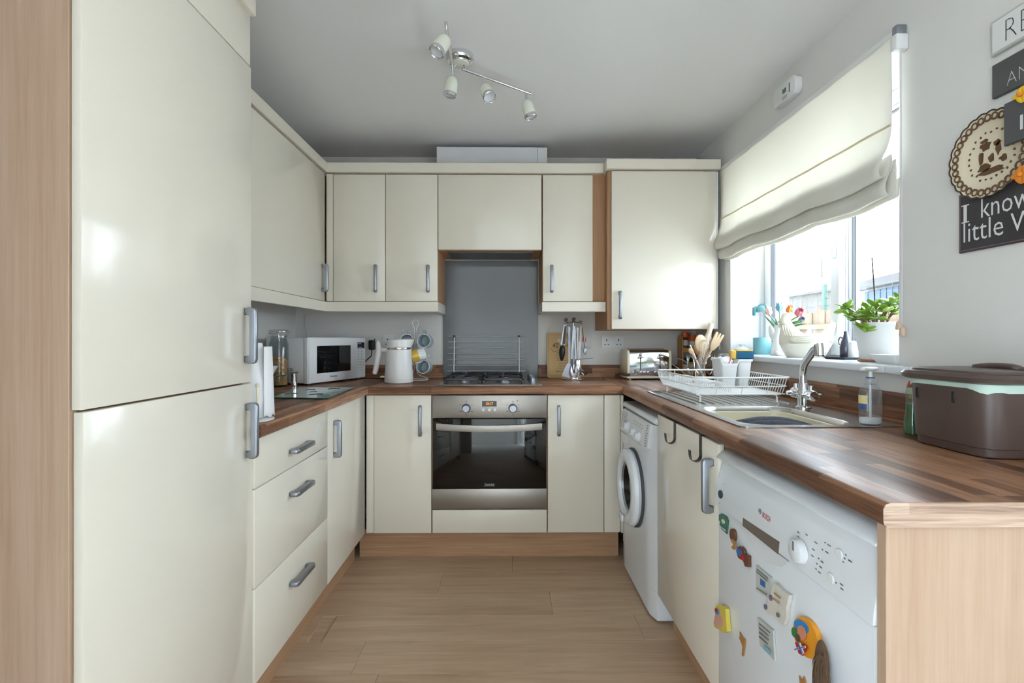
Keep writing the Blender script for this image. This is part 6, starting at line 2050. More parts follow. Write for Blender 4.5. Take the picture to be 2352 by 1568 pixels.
def tulip(label, px, py, Xp, mkey, sc=1.0, tilt=(0, 0)):
    hp_ = atX(px, py, Xp)
    t = thing('tulip', label, 'flower', top_v + Vector(tilt + (0,)), group='wooden tulips in the white vase')
    b0 = top_v + Vector(tilt + (-0.03,))
    d_ = (hp_ - b0)
    MB().tube(smooth_path([b0, b0 + d_ * 0.5 + Vector((0, 0, 0.008)), hp_ + Vector((0, 0, -0.016 * sc))], 5), 0.0026, 8).build('stem', 'stem_green', t)
    dn = d_.normalized()
    q_ = Matrix.Translation(hp_) @ Vector((0, 0, 1)).rotation_difference(dn).to_matrix().to_4x4()
    for k in range(6):
        a = 2 * math.pi * k / 6
        rr = 0.010 if k % 2 else 0.0125
        rg = []
        for z, w_, o_ in ((-0.018, 0.003, 0.003), (-0.010, 0.011, 0.011), (0.0, 0.0135, 0.0135), (0.012, 0.010, 0.013), (0.021, 0.004, 0.0125), (0.025, 0.0008, 0.014)):
            cxp = Vector((math.cos(a) * o_, math.sin(a) * o_, z)) * sc
            tn = Vector((-math.sin(a), math.cos(a), 0)) * w_ * sc
            rd = Vector((math.cos(a), math.sin(a), 0)) * 0.0016 * sc
            rg.append([cxp + tn - rd * 2, cxp + rd, cxp - tn - rd * 2, cxp - rd * 1.5])
        MB().ring_loft(rg).xf(q_).build('petal', mkey, t)
    return t


tulip('pale pink tulip, leftmost in the white vase', 1766, 716, 1.345, 'tulip_pink', 1.05)
tulip('pale blue tulip standing highest in the white vase', 1790, 707, 1.345, 'tulip_blue', 1.1)
tulip('orange tulip behind the hen dish', 1812, 712, 1.36, 'tulip_orange', 0.95)
tulip('rose pink tulip, right of the orange one', 1834, 718, 1.35, 'tulip_rose', 1.05)
tulip('small violet tulip bud, rightmost in the white vase', 1840, 734, 1.36, 'tulip_violet', 0.7)
lv_ = thing('tulip_leaves', 'long green leaves of the tulips in the white vase', 'leaves', top_v)


def blade(p0, p1, w_):
    p0, p1 = Vector(p0), Vector(p1)
    side = Vector((0, 1, 0.3)).cross(p1 - p0).normalized().cross((p1 - p0).normalized())
    rg = []
    for i in range(7):
        t_ = i / 6
        c = p0.lerp(p1, t_) + Vector((-0.006 * math.sin(math.pi * t_), 0, 0.006 * math.sin(math.pi * t_)))
        ww = w_ * (0.35 + 0.65 * math.sin(math.pi * min(1, t_ * 0.8 + 0.12))) * (1 - t_ ** 4) + 0.0003
        nn_ = Vector((1, 0, 0)) * 0.0008
        rg.append([c + side * ww + nn_, c - side * ww + nn_, c - side * ww - nn_, c + side * ww - nn_])
    return MB().ring_loft(rg)


for px, py, w_ in ((1755, 724, 0.006), (1782, 730, 0.009), (1800, 735, 0.007), (1846, 733, 0.007), (1853, 743, 0.006)):
    blade(top_v + Vector((0, 0.0, -0.02)), atX(px, py, 1.345), w_).build('leaf', 'stem_green', lv_)

# hen-shaped dish
c_ = Vector((1.318, 2.205, SZ))
hn = thing('hen_dish', 'cream ceramic hen-on-nest dish on the window sill', 'dish', c_, R(48))
# local axis: head towards +y (far, left in view), tail towards -y
ry_, rx_ = 0.100, 0.070
rings = []
for z, k in ((0.0, 0.72), (0.004, 0.76), (0.03, 0.90), (0.052, 1.0), (0.057, 1.03), (0.060, 1.03), (0.060, 0.97), (0.05, 0.92)):
    rg = []
    for j in range(40):
        a = 2 * math.pi * j / 40
        sc_ = k * (1 + (0.018 * math.sin(10 * a) if z >= 0.052 else 0))
        rg.append(c_ + Vector((rx_ * sc_ * math.cos(a), ry_ * sc_ * math.sin(a), z)))
    rings.append(rg)
MB().ring_loft(rings).build('nest_base', 'cream_ceramic', hn)
# body lid lofted along y: (y, top, half width)
Z0h = 0.0605
rings = []
for y, top, rx2 in ((-0.096, 0.066, 0.012), (-0.088, 0.078, 0.030), (-0.070, 0.086, 0.050), (-0.040, 0.087, 0.062), (0.0, 0.099, 0.066), (0.020, 0.116, 0.062), (0.040, 0.138, 0.053), (0.055, 0.158, 0.044), (0.070, 0.170, 0.037), (0.084, 0.165, 0.031), (0.095, 0.140, 0.024), (0.101, 0.105, 0.016), (0.103, 0.080, 0.006)):
    rg = []
    for j in range(25):
        a = math.pi * j / 24
        zz = Z0h + (top - Z0h) * math.sin(a)
        nar = 1.0 - 0.38 * max(0.0, (zz - 0.10) / 0.07)
        rg.append(c_ + Vector((rx2 * nar * math.cos(a), y, zz)))
    rings.append(rg)
hl = MB().ring_loft(rings).build('hen_lid', 'cream_ceramic', hn, sharp=80)
MB().prism([(-0.046, 0.078), (-0.060, 0.102), (-0.084, 0.136), (-0.104, 0.154), (-0.116, 0.150), (-0.112, 0.118), (-0.098, 0.080), (-0.086, 0.064)], 'x', -0.022, 0.022, 0.008, 3).xf(Matrix.Translation(c_)).build('tail', 'cream_ceramic', hl, sharp=80)
MB().ball(c_ + Vector((0, 0.080, 0.162)), (0.020, 0.024, 0.022), 20, 12).build('head', 'cream_ceramic', hl)
MB().tube([c_ + Vector((0, 0.098, 0.160)), c_ + Vector((0, 0.106, 0.158)), c_ + Vector((0, 0.114, 0.153))], [0.008, 0.006, 0.001], 10).build('beak', 'cream_ceramic', hl)
MB().prism([(0.050, 0.176), (0.048, 0.192), (0.058, 0.200), (0.066, 0.195), (0.073, 0.203), (0.081, 0.196), (0.090, 0.197), (0.096, 0.182), (0.086, 0.172)], 'x', -0.008, 0.008, 0.003).xf(Matrix.Translation(c_)).build('comb', 'cream_ceramic', hl)
MB().ball(c_ + Vector((0, 0.100, 0.142)), (0.006, 0.007, 0.012), 12, 8).build('wattle', 'cream_ceramic', hl)
for s_ in (-1, 1):
    wg = MB().ball((0, 0, 0), (0.010, 0.056, 0.022), 20, 12).xf(Matrix.Translation(c_ + Vector((s_ * 0.060, -0.008, 0.084))) @ Matrix.Rotation(R(-4), 4, 'X')).build('wing', 'cream_ceramic', hl)
    for k in range(4):
        MB().tube(smooth_path([c_ + Vector((s_ * 0.068, 0.030 - 0.004 * k, 0.096 - 0.008 * k)), c_ + Vector((s_ * 0.0705, -0.008, 0.093 - 0.008 * k)), c_ + Vector((s_ * 0.066, -0.046, 0.098 - 0.008 * k))], 5), 0.0024, 6).build('feather_ridge', 'cream_ceramic', wg)
for k in range(6):
    f_ = k / 5
    y = 0.022 + 0.052 * f_
    MB().tube(smooth_path([c_ + Vector((-0.058 + 0.014 * f_, y - 0.006, 0.092 + 0.004 * f_)), c_ + Vector((-0.050 + 0.014 * f_, y + 0.004, 0.112 + 0.010 * f_)), c_ + Vector((-0.034 + 0.012 * f_, y + 0.010, 0.130 + 0.012 * f_))], 4), 0.0022, 6).build('neck_feather', 'cream_ceramic', hl)

# pewter oil bottle, tray, salt pot
c_ = Vector((1.385, 2.020, SZ + 0.0124))
tr_ = thing('slate_tray', 'small dark tray under the pewter bottle on the window sill', 'tray', (1.375, 2.01, SZ))
MB().ring_loft([[(x, y, SZ) for x, y in rrect(1.325, 1.430, 1.95, 2.08, 0.01, 3)], [(x, y, SZ + 0.010) for x, y in rrect(1.315, 1.440, 1.94, 2.09, 0.012, 3)], [(x, y, SZ + 0.010) for x, y in rrect(1.320, 1.435, 1.945, 2.085, 0.01, 3)], [(x, y, SZ + 0.004) for x, y in rrect(1.330, 1.425, 1.955, 2.075, 0.01, 3)]]).build('tray_body', 'slate', tr_)
c_ = Vector((1.385, 2.035, SZ + 0.0045))
ob_ = thing('pewter_bottle', 'pewter-grey bottle with a ring handle standing on the small tray', 'bottle', c_)
MB().lathe([(0.020, 0.0), (0.022, 0.003), (0.023, 0.045), (0.018, 0.066), (0.011, 0.085), (0.008, 0.098), (0.0085, 0.108), (0.0, 0.108)], c_, 24).build('bottle_body', 'pewter', ob_)
MB().tube([c_ + Vector((-0.004, 0.026 + 0.013 * math.cos(a), 0.068 + 0.016 * math.sin(a))) for a in [2 * math.pi * i / 20 for i in range(20)]], 0.0028, 6, closed=True).build('ring_handle', 'pewter', ob_)
c_ = Vector((1.375, 1.978, SZ + 0.0045))
one(MB().lathe([(0.017, 0), (0.018, 0.004), (0.016, 0.05), (0.013, 0.064), (0.006, 0.069), (0.0, 0.07)], c_, 22), 'salt_shaker', 'white_ceramic', 'white salt shaker between the pewter bottle and the plant pot', 'shaker')

# succulent in a white pot with an incense stick
c_ = Vector((1.335, 1.785, SZ))
pt = thing('potted_succulent', 'green succulent in a white pot on the window sill', 'plant', c_)
MB().lathe([(0.062, 0.0), (0.066, 0.003), (0.066, 0.007), (0.0, 0.007)], c_, 28).build('saucer', 'terracotta', pt)
MB().lathe([(0.056, 0.0075), (0.058, 0.010), (0.078, 0.128), (0.082, 0.132), (0.082, 0.140), (0.077, 0.140), (0.074, 0.122), (0.0, 0.120)], c_, 36).build('pot', 'white_matt', pt)
MB().lathe([(0.0738, 0.1205), (0.04, 0.126), (0.0, 0.128)], c_, 24, cap0=False).build('soil', 'soil', pt)
random.seed(11)
lf = MB().ball((0.016, 0, 0), (0.017, 0.0105, 0.0026), 10, 6).build('leaf_tmp', 'plant_green')
LEAF = lf.data
LEAF.name = 'leaf'
bpy.data.objects.remove(lf)
branches = []
for k, (ty_, tx2, tz_) in enumerate(((0.170, -0.02, 0.195), (0.130, -0.04, 0.205), (0.085, 0.02, 0.20), (0.090, -0.05, 0.170), (0.03, -0.03, 0.185), (-0.03, 0.0, 0.195), (-0.05, -0.05, 0.200), (-0.085, -0.02, 0.21), (-0.06, 0.03, 0.215), (0.0, 0.03, 0.19), (-0.045, -0.082, 0.105), (-0.02, -0.06, 0.175), (0.140, 0.0, 0.175), (-0.095, -0.05, 0.18), (0.06, 0.0, 0.165), (-0.01, -0.045, 0.155), (-0.07, 0.01, 0.175), (0.10, -0.03, 0.155), (0.02, -0.055, 0.16), (-0.055, -0.055, 0.155))):
    tip = c_ + Vector((tx2, ty_, tz_))
    root = c_ + Vector((tx2 * 0.3, ty_ * 0.22, 0.122))
    midp = root.lerp(tip, 0.5) + Vector((0, 0, 0.012 if tz_ > 0.12 else 0.05))
    if tz_ < 0.12:
        midp = c_ + Vector((-0.085, ty_ * 0.7, 0.150))
    MB().tube(smooth_path([root, midp, tip], 4), [0.003] * 5 + [0.0026] * 4, 6).build('branch', 'stem_brown', pt)
    for j in range(9):
        a = 2 * math.pi * j / 9 * 2.4 + k
        el = R(random.uniform(-10, 55))
        o = bpy.data.objects.new('leaf', LEAF)
        C.objects.link(o)
        o.parent = pt
        s_ = random.uniform(0.75, 1.25)
        m_ = Matrix.Translation(tip.lerp(midp, 0.04 * j) - c_) @ Matrix.Rotation(a, 4, 'Z') @ Matrix.Rotation(-el, 4, 'Y') @ Matrix.Rotation(random.uniform(-0.5, 0.5), 4, 'X') @ Matrix.Scale(s_, 4)
        o.matrix_local = m_
i0, i1 = c_ + Vector((0.0, 0.012, 0.122)), atX(2003, 592, 1.345)
one(MB().tube([i0, i0.lerp(i1, 0.45), i0.lerp(i1, 0.46), i1], [0.0011, 0.0011, 0.0022, 0.0020], 8), 'incense_stick', 'incense', 'dark incense stick standing upright in the plant pot', 'incense')
# square white dish at the near end
c_ = Vector((1.275, 1.640, SZ))
one(MB().ring_loft([[(x, y, SZ) for x, y in rrect(c_.x - 0.028, c_.x + 0.028, c_.y - 0.040, c_.y + 0.040, 0.006, 3)], [(x, y, SZ + 0.030) for x, y in rrect(c_.x - 0.046, c_.x + 0.046, c_.y - 0.060, c_.y + 0.060, 0.008, 3)], [(x, y, SZ + 0.030) for x, y in rrect(c_.x - 0.042, c_.x + 0.042, c_.y - 0.056, c_.y + 0.056, 0.008, 3)], [(x, y, SZ + 0.005) for x, y in rrect(c_.x - 0.024, c_.x + 0.024, c_.y - 0.036, c_.y + 0.036, 0.005, 3)]]), 'square_dish', 'white_ceramic', 'square white dish at the near end of the window sill', 'dish')
# ================================================================== RIGHT WALL THINGS
def on_wall(pts, X, th):
    return MB().solid([atX(px, py, X) for px, py in pts], (-1, 0, 0), th)


# light switch beside the window
p0, p1 = atX(1642, 765, RW), atX(1665, 803, RW)
ws = thing('fused_switch', 'white fused switch on the right wall beside the boiler cabinet', 'switch', (RW, (p0.y + p1.y) / 2, p1.z))
MB().box(RW - 0.010, RW - 0.0006, 2.885, 2.972, p1.z, p0.z, 0.002, 2).build('face_plate', 'white_plastic', ws)
MB().box(RW - 0.014, RW - 0.0102, 2.915, 2.930, (p0.z + p1.z) / 2 - 0.014, (p0.z + p1.z) / 2 + 0.014, 0.002).build('rocker', 'white_plastic', ws)
# carbon monoxide alarm
q0, q1 = atX(1785, 262, RW - 0.01), atX(1834, 200, RW - 0.01)
ya, yb = atX(1834, 230, RW - 0.018).y, atX(1785, 230, RW - 0.018).y
za = atX(1785, 230, RW - 0.02).z - 0.042
zb2 = za + 0.078
al = thing('gas_alarm', 'white carbon monoxide alarm on the right wall above the blind', 'alarm', (RW, (ya + yb) / 2, za))
body = rrect(ya, yb, za, zb2, 0.018, 5)
alb = MB().prism(body, 'x', RW - 0.034, RW - 0.0008, 0.005, 3).build('casing', 'white_plastic', al)
ym, zm_ = (ya + yb) / 2 - 0.005, (za + zb2) / 2
MB().box(RW - 0.0348, RW - 0.0338, ym - 0.014, ym + 0.014, zm_ - 0.006, zm_ + 0.014).build('screen', 'lcd', alb)
for dy, dz in ((0.03, 0.0), (0.03, -0.016), (-0.025, -0.016)):
    MB().cyl((RW - 0.036, ym + dy, zm_ + dz), (RW - 0.0338, ym + dy, zm_ + dz), 0.006, n=14).build('button', 'white_matt', alb)
mb = MB()
for k in range(4):
    mb.box(RW - 0.0346, RW - 0.0339, ym - 0.020, ym + 0.018, zm_ - 0.020 - 0.004 * k, zm_ - 0.0185 - 0.004 * k)
    mb.box(RW - 0.0346, RW - 0.0339, ym - 0.036 - 0.002 * k, ym - 0.034 - 0.002 * k, zm_ - 0.02, zm_ + 0.02)
mb.build('printed_text', 'print_grey', alb)['kind'] = 'stuff'

# decorative plate
pc_ = atX(2272, 355, RW - 0.012)
pe0 = atX(2199, 372, RW - 0.012)
rP = 0.107
dpz = thing('decorative_plate', 'brown and cream scalloped transferware plate hung on the right wall', 'plate', (RW, pc_.y, pc_.z - rP))
LXp = Matrix.Translation((RW - 0.001, pc_.y, pc_.z)) @ Matrix.Rotation(R(-90), 4, 'Y')


def plate_ring(r_, z, amp):
    return [Vector((r_ * (1 + amp * abs(math.sin(12 * a))) * math.cos(a), r_ * (1 + amp * abs(math.sin(12 * a))) * math.sin(a), z)) for a in [2 * math.pi * j / 96 for j in range(96)]]


MB().ring_loft([plate_ring(0.066, 0.0, 0), plate_ring(rP * 0.96, 0.014, 0.04), plate_ring(rP * 0.97, 0.017, 0.04), plate_ring(0.074, 0.008, 0.0), plate_ring(0.068, 0.005, 0.0)]).xf(LXp).build('plate_body', 'plate_cream', dpz, sharp=60)
mb = MB()
mb.tube([v + Vector((0, 0, 0.0005)) for v in plate_ring(rP * 0.97, 0.0172, 0.04)], 0.0022, 5, closed=True)
mb.xf(LXp).build('rim_line', 'plate_line', dpz)
for k in range(32):
    a = 2 * math.pi * k / 32
    MB().tube([(rP * 0.87 * math.cos(a) + 0.0078 * math.cos(b_), rP * 0.87 * math.sin(a) + 0.0078 * math.sin(b_), 0.0150) for b_ in [2 * math.pi * j / 10 for j in range(10)]], 0.0024, 5, closed=True).xf(LXp).build('rim_bead', 'plate_brown', dpz)
mb = MB()
random.seed(4)


def blob(cx, cy, rx2, ry2, n_=12):
    ring = [(cx + rx2 * (1 + random.uniform(-0.3, 0.3)) * math.cos(2 * math.pi * j / n_), cy + ry2 * (1 + random.uniform(-0.3, 0.3)) * math.sin(2 * math.pi * j / n_), 0.0056) for j in range(n_)]
    mb.ring_loft([ring, [(x, y, 0.0066) for x, y, z in ring]])


# plate coordinates: local x = up (after rotation), local y = along the wall
for cx, cy, a_, b_ in ((-0.045, 0.0, 0.014, 0.055), (-0.03, 0.02, 0.014, 0.03), (0.0, 0.03, 0.03, 0.012), (0.03, 0.015, 0.018, 0.022), (0.012, -0.02, 0.028, 0.012), (-0.01, 0.0, 0.02, 0.012), (0.028, -0.018, 0.012, 0.014), (-0.02, -0.035, 0.012, 0.016), (0.045, 0.02, 0.008, 0.018)):
    blob(cx * 0.9, cy * 0.9, a_ * 0.62, b_ * 0.62)
for k in range(26):
    a = 2 * math.pi * k / 26
    r_ = random.uniform(0.066, 0.074)
    blob(r_ * 0.86 * math.cos(a), r_ * 0.86 * math.sin(a), 0.003, 0.003, 6)
mb.xf(LXp).build('painted_scene', 'plate_brown', dpz)

# signs (they run on past the frame edge)
s1 = thing('word_sign', 'pale framed word sign at the top right of the right wall', 'sign', atX(2300, 126, RW))
c1 = [atX(2286, 53, RW), atX(2296, 127, RW)]
ylo = c1[0].y - 0.30
zt1, zb1 = c1[0].z, c1[1].z
d1 = MB().box(RW - 0.012, RW - 0.0008, ylo, c1[0].y, zb1, zt1, 0.002).build('board', 'mag_card', s1)
MB().box(RW - 0.0135, RW - 0.0122, ylo + 0.006, c1[0].y - 0.006, zb1 + 0.006, zt1 - 0.006).build('face', 'white_matt', d1)
q = atX(2330, 72, RW - 0.014)
text('RE', (RW - 0.0136, c1[0].y - 0.040, (zt1 + zb1) / 2), (0, -1, 0), (0, 0, 1), d1, 'print_dark', height=0.050, width=0.058, align='LEFT', offset=-0.028)
s2 = thing('word_sign', 'upper dark grey word sign on the right wall above the plate', 'sign', atX(2300, 225, RW))
c1 = [atX(2288, 152, RW), atX(2288, 229, RW)]
zt2_, zb2_ = c1[0].z, c1[1].z
d2 = MB().box(RW - 0.012, RW - 0.0008, c1[0].y - 0.30, c1[0].y, zb2_, zt2_, 0.002).build('board', 'board_grey', s2)
text('AN', (RW - 0.0121, c1[0].y - 0.040, (zt2_ + zb2_) / 2 - 0.012), (0, -1, 0), (0, 0, 1), d2, 'chalk', height=0.030, width=0.052, align='LEFT', offset=-0.028)
s3 = thing('word_sign', 'lower dark grey word sign overlapping the plate', 'sign', atX(2320, 330, RW))
c1 = [atX(2308, 240, RW - 0.03), atX(2308, 337, RW - 0.03)]
d3 = MB().box(RW - 0.034, RW - 0.024, c1[0].y - 0.30, c1[0].y, c1[1].z, c1[0].z, 0.002).build('board', 'board_grey', s3)
text('I', (RW - 0.0341, atX(2347, 300, RW - 0.034).y, (c1[0].z + c1[1].z) / 2 - 0.01), (0, -1, 0), (0, 0, 1), d3, 'chalk', height=0.034, width=0.007)
MB().box(RW - 0.024, RW - 0.0008, c1[0].y - 0.2, c1[0].y - 0.16, c1[1].z + 0.02, c1[0].z - 0.02).build('spacer', 'board_grey', s3)
s4 = thing('quote_sign', 'black tin quote sign below the plate on the right wall', 'sign', atX(2215, 580, RW))
c1 = [atX(2208, 449, RW), atX(2210, 582, RW)]
zt4, zb4 = c1[0].z, c1[1].z
d4 = MB().box(RW - 0.008, RW - 0.0008, c1[0].y - 0.42, c1[0].y, zb4, zt4, 0.002).build('board', 'board_black', s4)
mb = MB()
yl, yr = c1[0].y - 0.004, c1[0].y - 0.416
mb.box(RW - 0.0086, RW - 0.0078, yr, yl, zt4 - 0.006, zt4 - 0.004).box(RW - 0.0086, RW - 0.0078, yr, yl, zb4 + 0.004, zb4 + 0.006).box(RW - 0.0086, RW - 0.0078, yl - 0.002, yl, zb4 + 0.006, zt4 - 0.006)
mb.build('border', 'board_edge', d4)
la, lb = atX(2220, 495, RW), atX(2220, 550, RW)
for s_, off_, zz_, hh_, ww_ in (('I', 0.016, zt4 - 0.055, 0.046, 0.010), ('know', 0.066, zt4 - 0.052, 0.050, 0.124), ('little', 0.016, zb4 + 0.052, 0.052, 0.108), ('W', 0.142, zb4 + 0.050, 0.046, 0.060)):
    text(s_, (RW - 0.0081, c1[0].y - off_, zz_), (0, -1, 0), (0, 0, 1), d4, 'chalk', height=hh_, width=ww_, align='LEFT', offset=-0.004)
yI = c1[0].y - 0.021
MB().box(RW - 0.0088, RW - 0.0082, yI - 0.011, yI + 0.011, zt4 - 0.034, zt4 - 0.031).build('letter_serif', 'chalk', d4)
MB().box(RW - 0.0088, RW - 0.0082, yI - 0.011, yI + 0.011, zt4 - 0.079, zt4 - 0.076).build('letter_serif', 'chalk', d4)


# yellow paper flowers between the signs
def flower(label, px, py, r_, mk, X):
    p = atX(px, py, X)
    t = thing('paper_flower', label, 'flower', p, group='yellow flowers on the signs')
    for k in range(6):
        a = 2 * math.pi * k / 6
        MB().ball((0, 0, 0), (0.004, r_ * 0.32, r_ * 0.55), 10, 7).xf(Matrix.Translation(p + Vector((0, math.cos(a) * r_ * 0.5, math.sin(a) * r_ * 0.5))) @ Matrix.Rotation(-a + R(90), 4, 'X') @ Matrix.Rotation(R(10), 4, 'Y')).build('petal', mk, t)
    MB().ball(p + Vector((-0.005, 0, 0)), (0.006, r_ * 0.25, r_ * 0.25), 10, 7).build('flower_centre', 'petal_orange', t)


flower('yellow flower stuck between the two grey word signs at the frame edge', 2348, 216, 0.021, 'petal_yellow', RW - 0.040)
flower('orange-yellow flower on the top edge of the black quote sign', 2347, 400, 0.024, 'petal_orange', RW - 0.020)

# ================================================================== MAGNETS ON THE DISHWASHER
GXd = GX + 0.0015


def magnet(label, parts, th=0.006, cat='magnet'):
    pa = [atX(px, py, GXd) for px, py in parts[0][0]]
    base = Vector((GXd, sum(p.y for p in pa) / len(pa), min(p.z for p in pa)))
    t = thing('magnet', label, cat, base, group='magnets on the dishwasher')
    for k, (pts, mk, nm) in enumerate(parts):
        w_ = [atX(px, py, GXd) for px, py in pts]
        x0_ = 0.0005 if k == 0 else th + (k - 1) * 0.0011 + 0.0001
        x1_ = th if k == 0 else th + k * 0.0011
        mb = MB()
        mb.ring_loft([[p - Vector((x0_, 0, 0)) for p in w_], [p - Vector((x1_, 0, 0)) for p in w_]])
        mb.build(nm, mk, t)
    return t


def pelli(cx, cy, rx2, ry2, n_=14, sk_=0.55):
    return [(cx + rx2 * math.cos(2 * math.pi * i / n_), cy + ry2 * math.sin(2 * math.pi * i / n_) + sk_ * rx2 * math.cos(2 * math.pi * i / n_)) for i in range(n_)]


magnet('green telephone-shaped magnet at the top left of the dishwasher door', [([(1654, 1182), (1660, 1179), (1670, 1185), (1675, 1196), (1674, 1205), (1672, 1226), (1660, 1214), (1656, 1204), (1657, 1198), (1654, 1194)], 'mag_green', 'base'), (pelli(1665, 1197, 4, 5), 'mag_cream', 'dial'), ([(1659, 1206), (1671, 1216), (1671, 1220), (1660, 1210)], 'mag_card', 'keypad')], 0.004)
magnet('brown magnet with a looped handle next to the telephone magnet', [(pelli(1688, 1228, 6, 14), 'mag_brown', 'base'), (pelli(1692, 1250, 6, 12), 'mag_tan', 'middle'), (pelli(1688, 1249, 3, 5), 'mag_cream', 'highlight')], 0.008)
magnet('blue, red and brown shoe-shaped magnet below the looped one', [([(1700, 1256), (1708, 1254), (1715, 1262), (1717, 1272), (1726, 1276), (1726, 1302), (1718, 1300), (1714, 1288), (1702, 1280), (1698, 1266)], 'mag_brown', 'base'), (pelli(1706, 1268, 6, 9), 'mag_blue', 'blue_panel'), (pelli(1714, 1280, 5, 6), 'red', 'red_panel')], 0.008)
magnet('pale card magnet with a small blue picture under the handle scoop', [([(1741, 1297), (1775, 1326), (1774, 1376), (1741, 1356)], 'mag_card', 'base'), ([(1752, 1328), (1763, 1337), (1763, 1350), (1752, 1342)], 'mag_blue', 'picture'), ([(1745, 1306), (1770, 1327), (1770, 1329), (1745, 1308)], 'print_grey', 'text_line'), ([(1745, 1312), (1770, 1333), (1770, 1335), (1745, 1314)], 'print_grey', 'text_line'), ([(1746, 1349), (1770, 1364), (1770, 1366), (1746, 1351)], 'print_grey', 'text_line')], 0.005)
magnet('cream scroll-shaped magnet overlapping the picture card', [([(1784, 1341), (1792, 1340), (1806, 1356), (1822, 1366), (1819, 1380), (1815, 1395), (1815, 1420), (1808, 1434), (1800, 1428), (1788, 1414), (1772, 1408), (1763, 1398), (1770, 1388), (1778, 1366)], 'mag_cream', 'base'), (pelli(1780, 1372, 4, 7), 'mag_lilac', 'motif'), (pelli(1769, 1393, 4, 6), 'mag_lilac', 'motif'), (pelli(1799, 1412, 4, 5), 'print_grey', 'motif'), ([(1791, 1360), (1806, 1372), (1806, 1375), (1791, 1363)], 'mag_tan', 'text_line'), ([(1790, 1372), (1805, 1384), (1805, 1387), (1790, 1375)], 'mag_tan', 'text_line')], 0.009)
magnet('pale card magnet with lines of writing below the scroll magnet', [([(1744, 1417), (1780, 1447), (1784, 1517), (1750, 1482)], 'mag_card', 'base'), ([(1749, 1430), (1774, 1451), (1774, 1454), (1749, 1433)], 'print_grey', 'text_line'), ([(1750, 1440), (1772, 1458), (1772, 1461), (1750, 1443)], 'print_grey', 'text_line'), ([(1751, 1450), (1773, 1468), (1773, 1471), (1751, 1453)], 'print_grey', 'text_line'), ([(1752, 1460), (1772, 1477), (1772, 1480), (1752, 1463)], 'print_grey', 'text_line'), ([(1764, 1480), (1778, 1492), (1779, 1504), (1764, 1490)], 'tulip_blue', 'picture')], 0.005)
magnet('yellow-framed magnet with a pink figure at the left edge of the dishwasher', [([(1653, 1390), (1668, 1389), (1676, 1398), (1680, 1450), (1671, 1452), (1651, 1440), (1648, 1430), (1652, 1420)], 'mag_yellow', 'base'), (pelli(1661, 1425, 10, 16, sk_=0.2), 'mag_pink', 'figure'), (pelli(1658, 1404, 5, 7), 'mag_sky', 'background'), (pelli(1657, 1401, 3, 5), 'red', 'red_spot')], 0.012)
magnet('small wooden arrow-shaped magnet low on the dishwasher door', [([(1701, 1450), (1707, 1462), (1714, 1469), (1713, 1482), (1709, 1507), (1706, 1504), (1708, 1484), (1700, 1464), (1702, 1460)], 'mag_wood', 'base')], 0.003)
magnet('second small wooden magnet at the bottom of the dishwasher door', [([(1838, 1551), (1845, 1562), (1849, 1552), (1853, 1566), (1853, 1585), (1842, 1585)], 'mag_wood', 'base')], 0.003)
tm = magnet('colourful oval souvenir magnet with a small Norwegian flag', [(pelli(1862, 1464, 29, 44, 22, 0.7), 'mag_orange', 'base'), (pelli(1853, 1438, 17, 14, 16, 0.5), 'mag_sky', 'sky'), (pelli(1838, 1452, 7, 12, 12, 0.5), 'mag_leaf', 'leaves'), (pelli(1856, 1453, 10, 17, 14, 0.4), 'mag_skin', 'figure'), (pelli(1848, 1464, 6, 9, 12, 0.4), 'fur', 'beard'), ([(1843, 1474), (1868, 1480), (1872, 1490), (1862, 1506), (1852, 1500)], 'red', 'flag_field'), ([(1852, 1475), (1857, 1476), (1866, 1499), (1861, 1503)], 'white_matt', 'flag_cross'), ([(1845, 1488), (1870, 1482), (1871, 1487), (1847, 1493)], 'white_matt', 'flag_cross'), ([(1853, 1475), (1855, 1476), (1864, 1500), (1862, 1502)], 'mag_blue', 'flag_cross'), ([(1846, 1490), (1870, 1484), (1871, 1486), (1847, 1492)], 'mag_blue', 'flag_cross')], 0.010)
# tuft of fur hanging under the souvenir magnet
ft = thing('fur_tuft', 'tuft of brown fur hanging below the souvenir magnet', 'fur', atX(1890, 1560, GXd))
mb = MB()
random.seed(8)
pc0 = atX(1884, 1492, GXd - 0.012)
mb.ball(atX(1888, 1530, GXd - 0.018), (0.009, 0.018, 0.048), 16, 12)
mb.build('fur_body', 'fur', ft)
mb = MB()
for k in range(700):
    s0 = atX(1875 + random.uniform(0, 24), 1496 + random.uniform(0, 55), GXd - 0.004 - random.uniform(0, 0.024))
    e0 = s0 + Vector((random.uniform(-0.004, 0.002), random.uniform(-0.020, 0.012), -random.uniform(0.02, 0.05)))
    mb.tube([s0, s0.lerp(e0, 0.5) + Vector((-0.003, 0, 0)), e0], [0.0012, 0.0009, 0.0002], 4)
h_ = mb.build('hairs', 'fur', ft)
h_['kind'] = 'stuff'

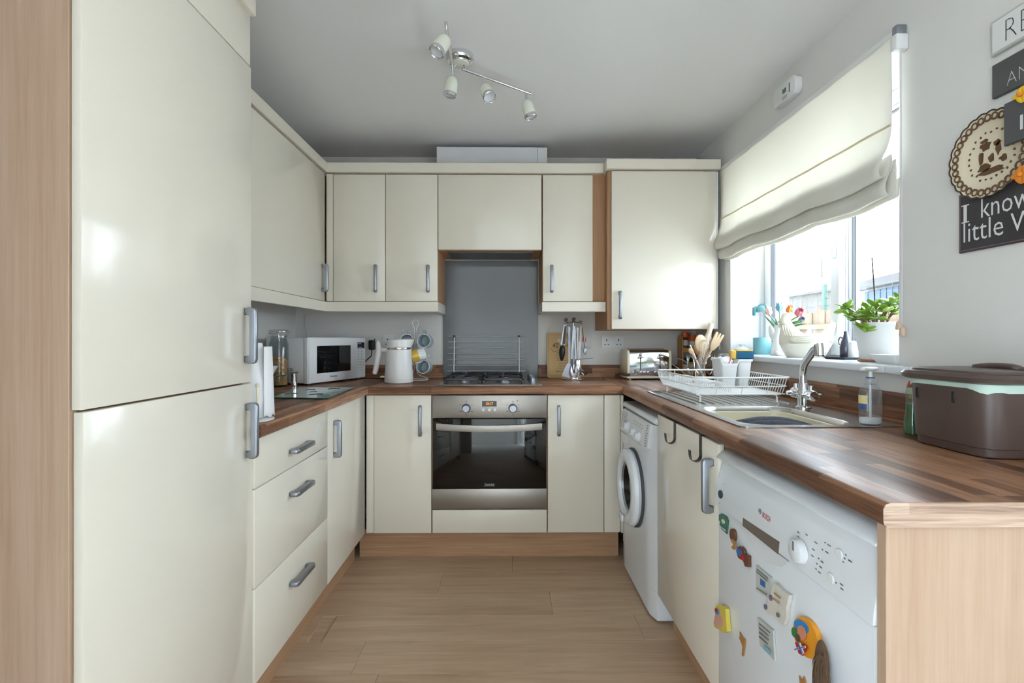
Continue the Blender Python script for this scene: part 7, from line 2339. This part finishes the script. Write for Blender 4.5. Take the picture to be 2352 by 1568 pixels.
# ================================================================== CEILING SPOTLIGHT BAR
lc = atY(1057, 130, 2.085)
lx, ly = lc.x, 2.085
lp = thing('ceiling_spotlight', 'chrome ceiling light with two bars and four cream spot heads', 'ceiling light', (lx, ly, CZ - 0.09))
MB().lathe([(0.056, CZ - 0.0005), (0.057, CZ - 0.018), (0.052, CZ - 0.026), (0.040, CZ - 0.030), (0.038, CZ - 0.034), (0.0, CZ - 0.034)], (lx, ly, 0), 36).build('base_ring', 'chrome', lp)
MB().lathe([(0.037, CZ - 0.0345), (0.035, CZ - 0.038), (0.0, CZ - 0.039)], (lx, ly, 0), 30).build('base_cover', 'lamp_shade', lp)
ZB1 = CZ - 0.058
b1a, b1b = atZ(1024, 52, ZB1), atZ(1041, 167, ZB1)
b2a, b2b = atZ(1062, 158, ZB1), atZ(1219, 215, ZB1)
for a_, b_ in ((b1a, b1b), (b2a, b2b)):
    br_ = MB().cyl(a_, b_, 0.0065, n=14)
    br_.build('bar', 'chrome', lp)
for q in (b1a.lerp(b1b, 0.93), b2a.lerp(b2b, 0.06)):
    MB().cyl((q.x, q.y, ZB1), (q.x * 0.6 + lx * 0.4, q.y * 0.6 + ly * 0.4, CZ - 0.036), 0.006, n=12).build('bar_mount', 'chrome', lp)


def head(j, aim):
    """spot head hung from point j on a bar, aimed along 'aim'"""
    aim = Vector(aim).normalized()
    k = Vector((j.x, j.y, ZB1 - 0.040))
    MB().tube([(j.x, j.y, ZB1), (j.x, j.y, ZB1 - 0.012), (j.x, j.y, ZB1 - 0.013), (j.x, j.y, ZB1 - 0.034), k], [0.005, 0.005, 0.0065, 0.0065, 0.004], 12).build('knuckle', 'chrome', lp)
    q_ = Matrix.Translation(k - aim * 0.004) @ Vector((0, 0, 1)).rotation_difference(aim).to_matrix().to_4x4()
    sh = MB().lathe([(0.0, 0.0), (0.012, 0.002), (0.021, 0.010), (0.0255, 0.022), (0.027, 0.034), (0.0275, 0.066), (0.026, 0.066), (0.025, 0.036), (0.0, 0.03)], n=28, cap0=False, cap1=False).xf(q_).build('lamp_shade', 'lamp_shade', lp)
    MB().lathe([(0.0278, 0.0655), (0.0285, 0.068), (0.0285, 0.080), (0.0265, 0.082), (0.025, 0.080), (0.0255, 0.066)], n=28, cap0=False, cap1=False).xf(q_).build('chrome_collar', 'chrome', sh)
    MB().lathe([(0.0250, 0.070), (0.0245, 0.075), (0.016, 0.074), (0.012, 0.071), (0.0, 0.071)], n=24, cap0=False).xf(q_).build('bulb', 'lens_led', sh)


head(b1a.lerp(b1b, 0.07), (-0.42, -0.28, -0.80))
head(b1a.lerp(b1b, 0.88), (-0.16, 0.10, -0.95))
head(b2a.lerp(b2b, 0.30), (0.30, -0.42, -0.80))
head(b2a.lerp(b2b, 0.93), (0.28, 0.05, -0.95))
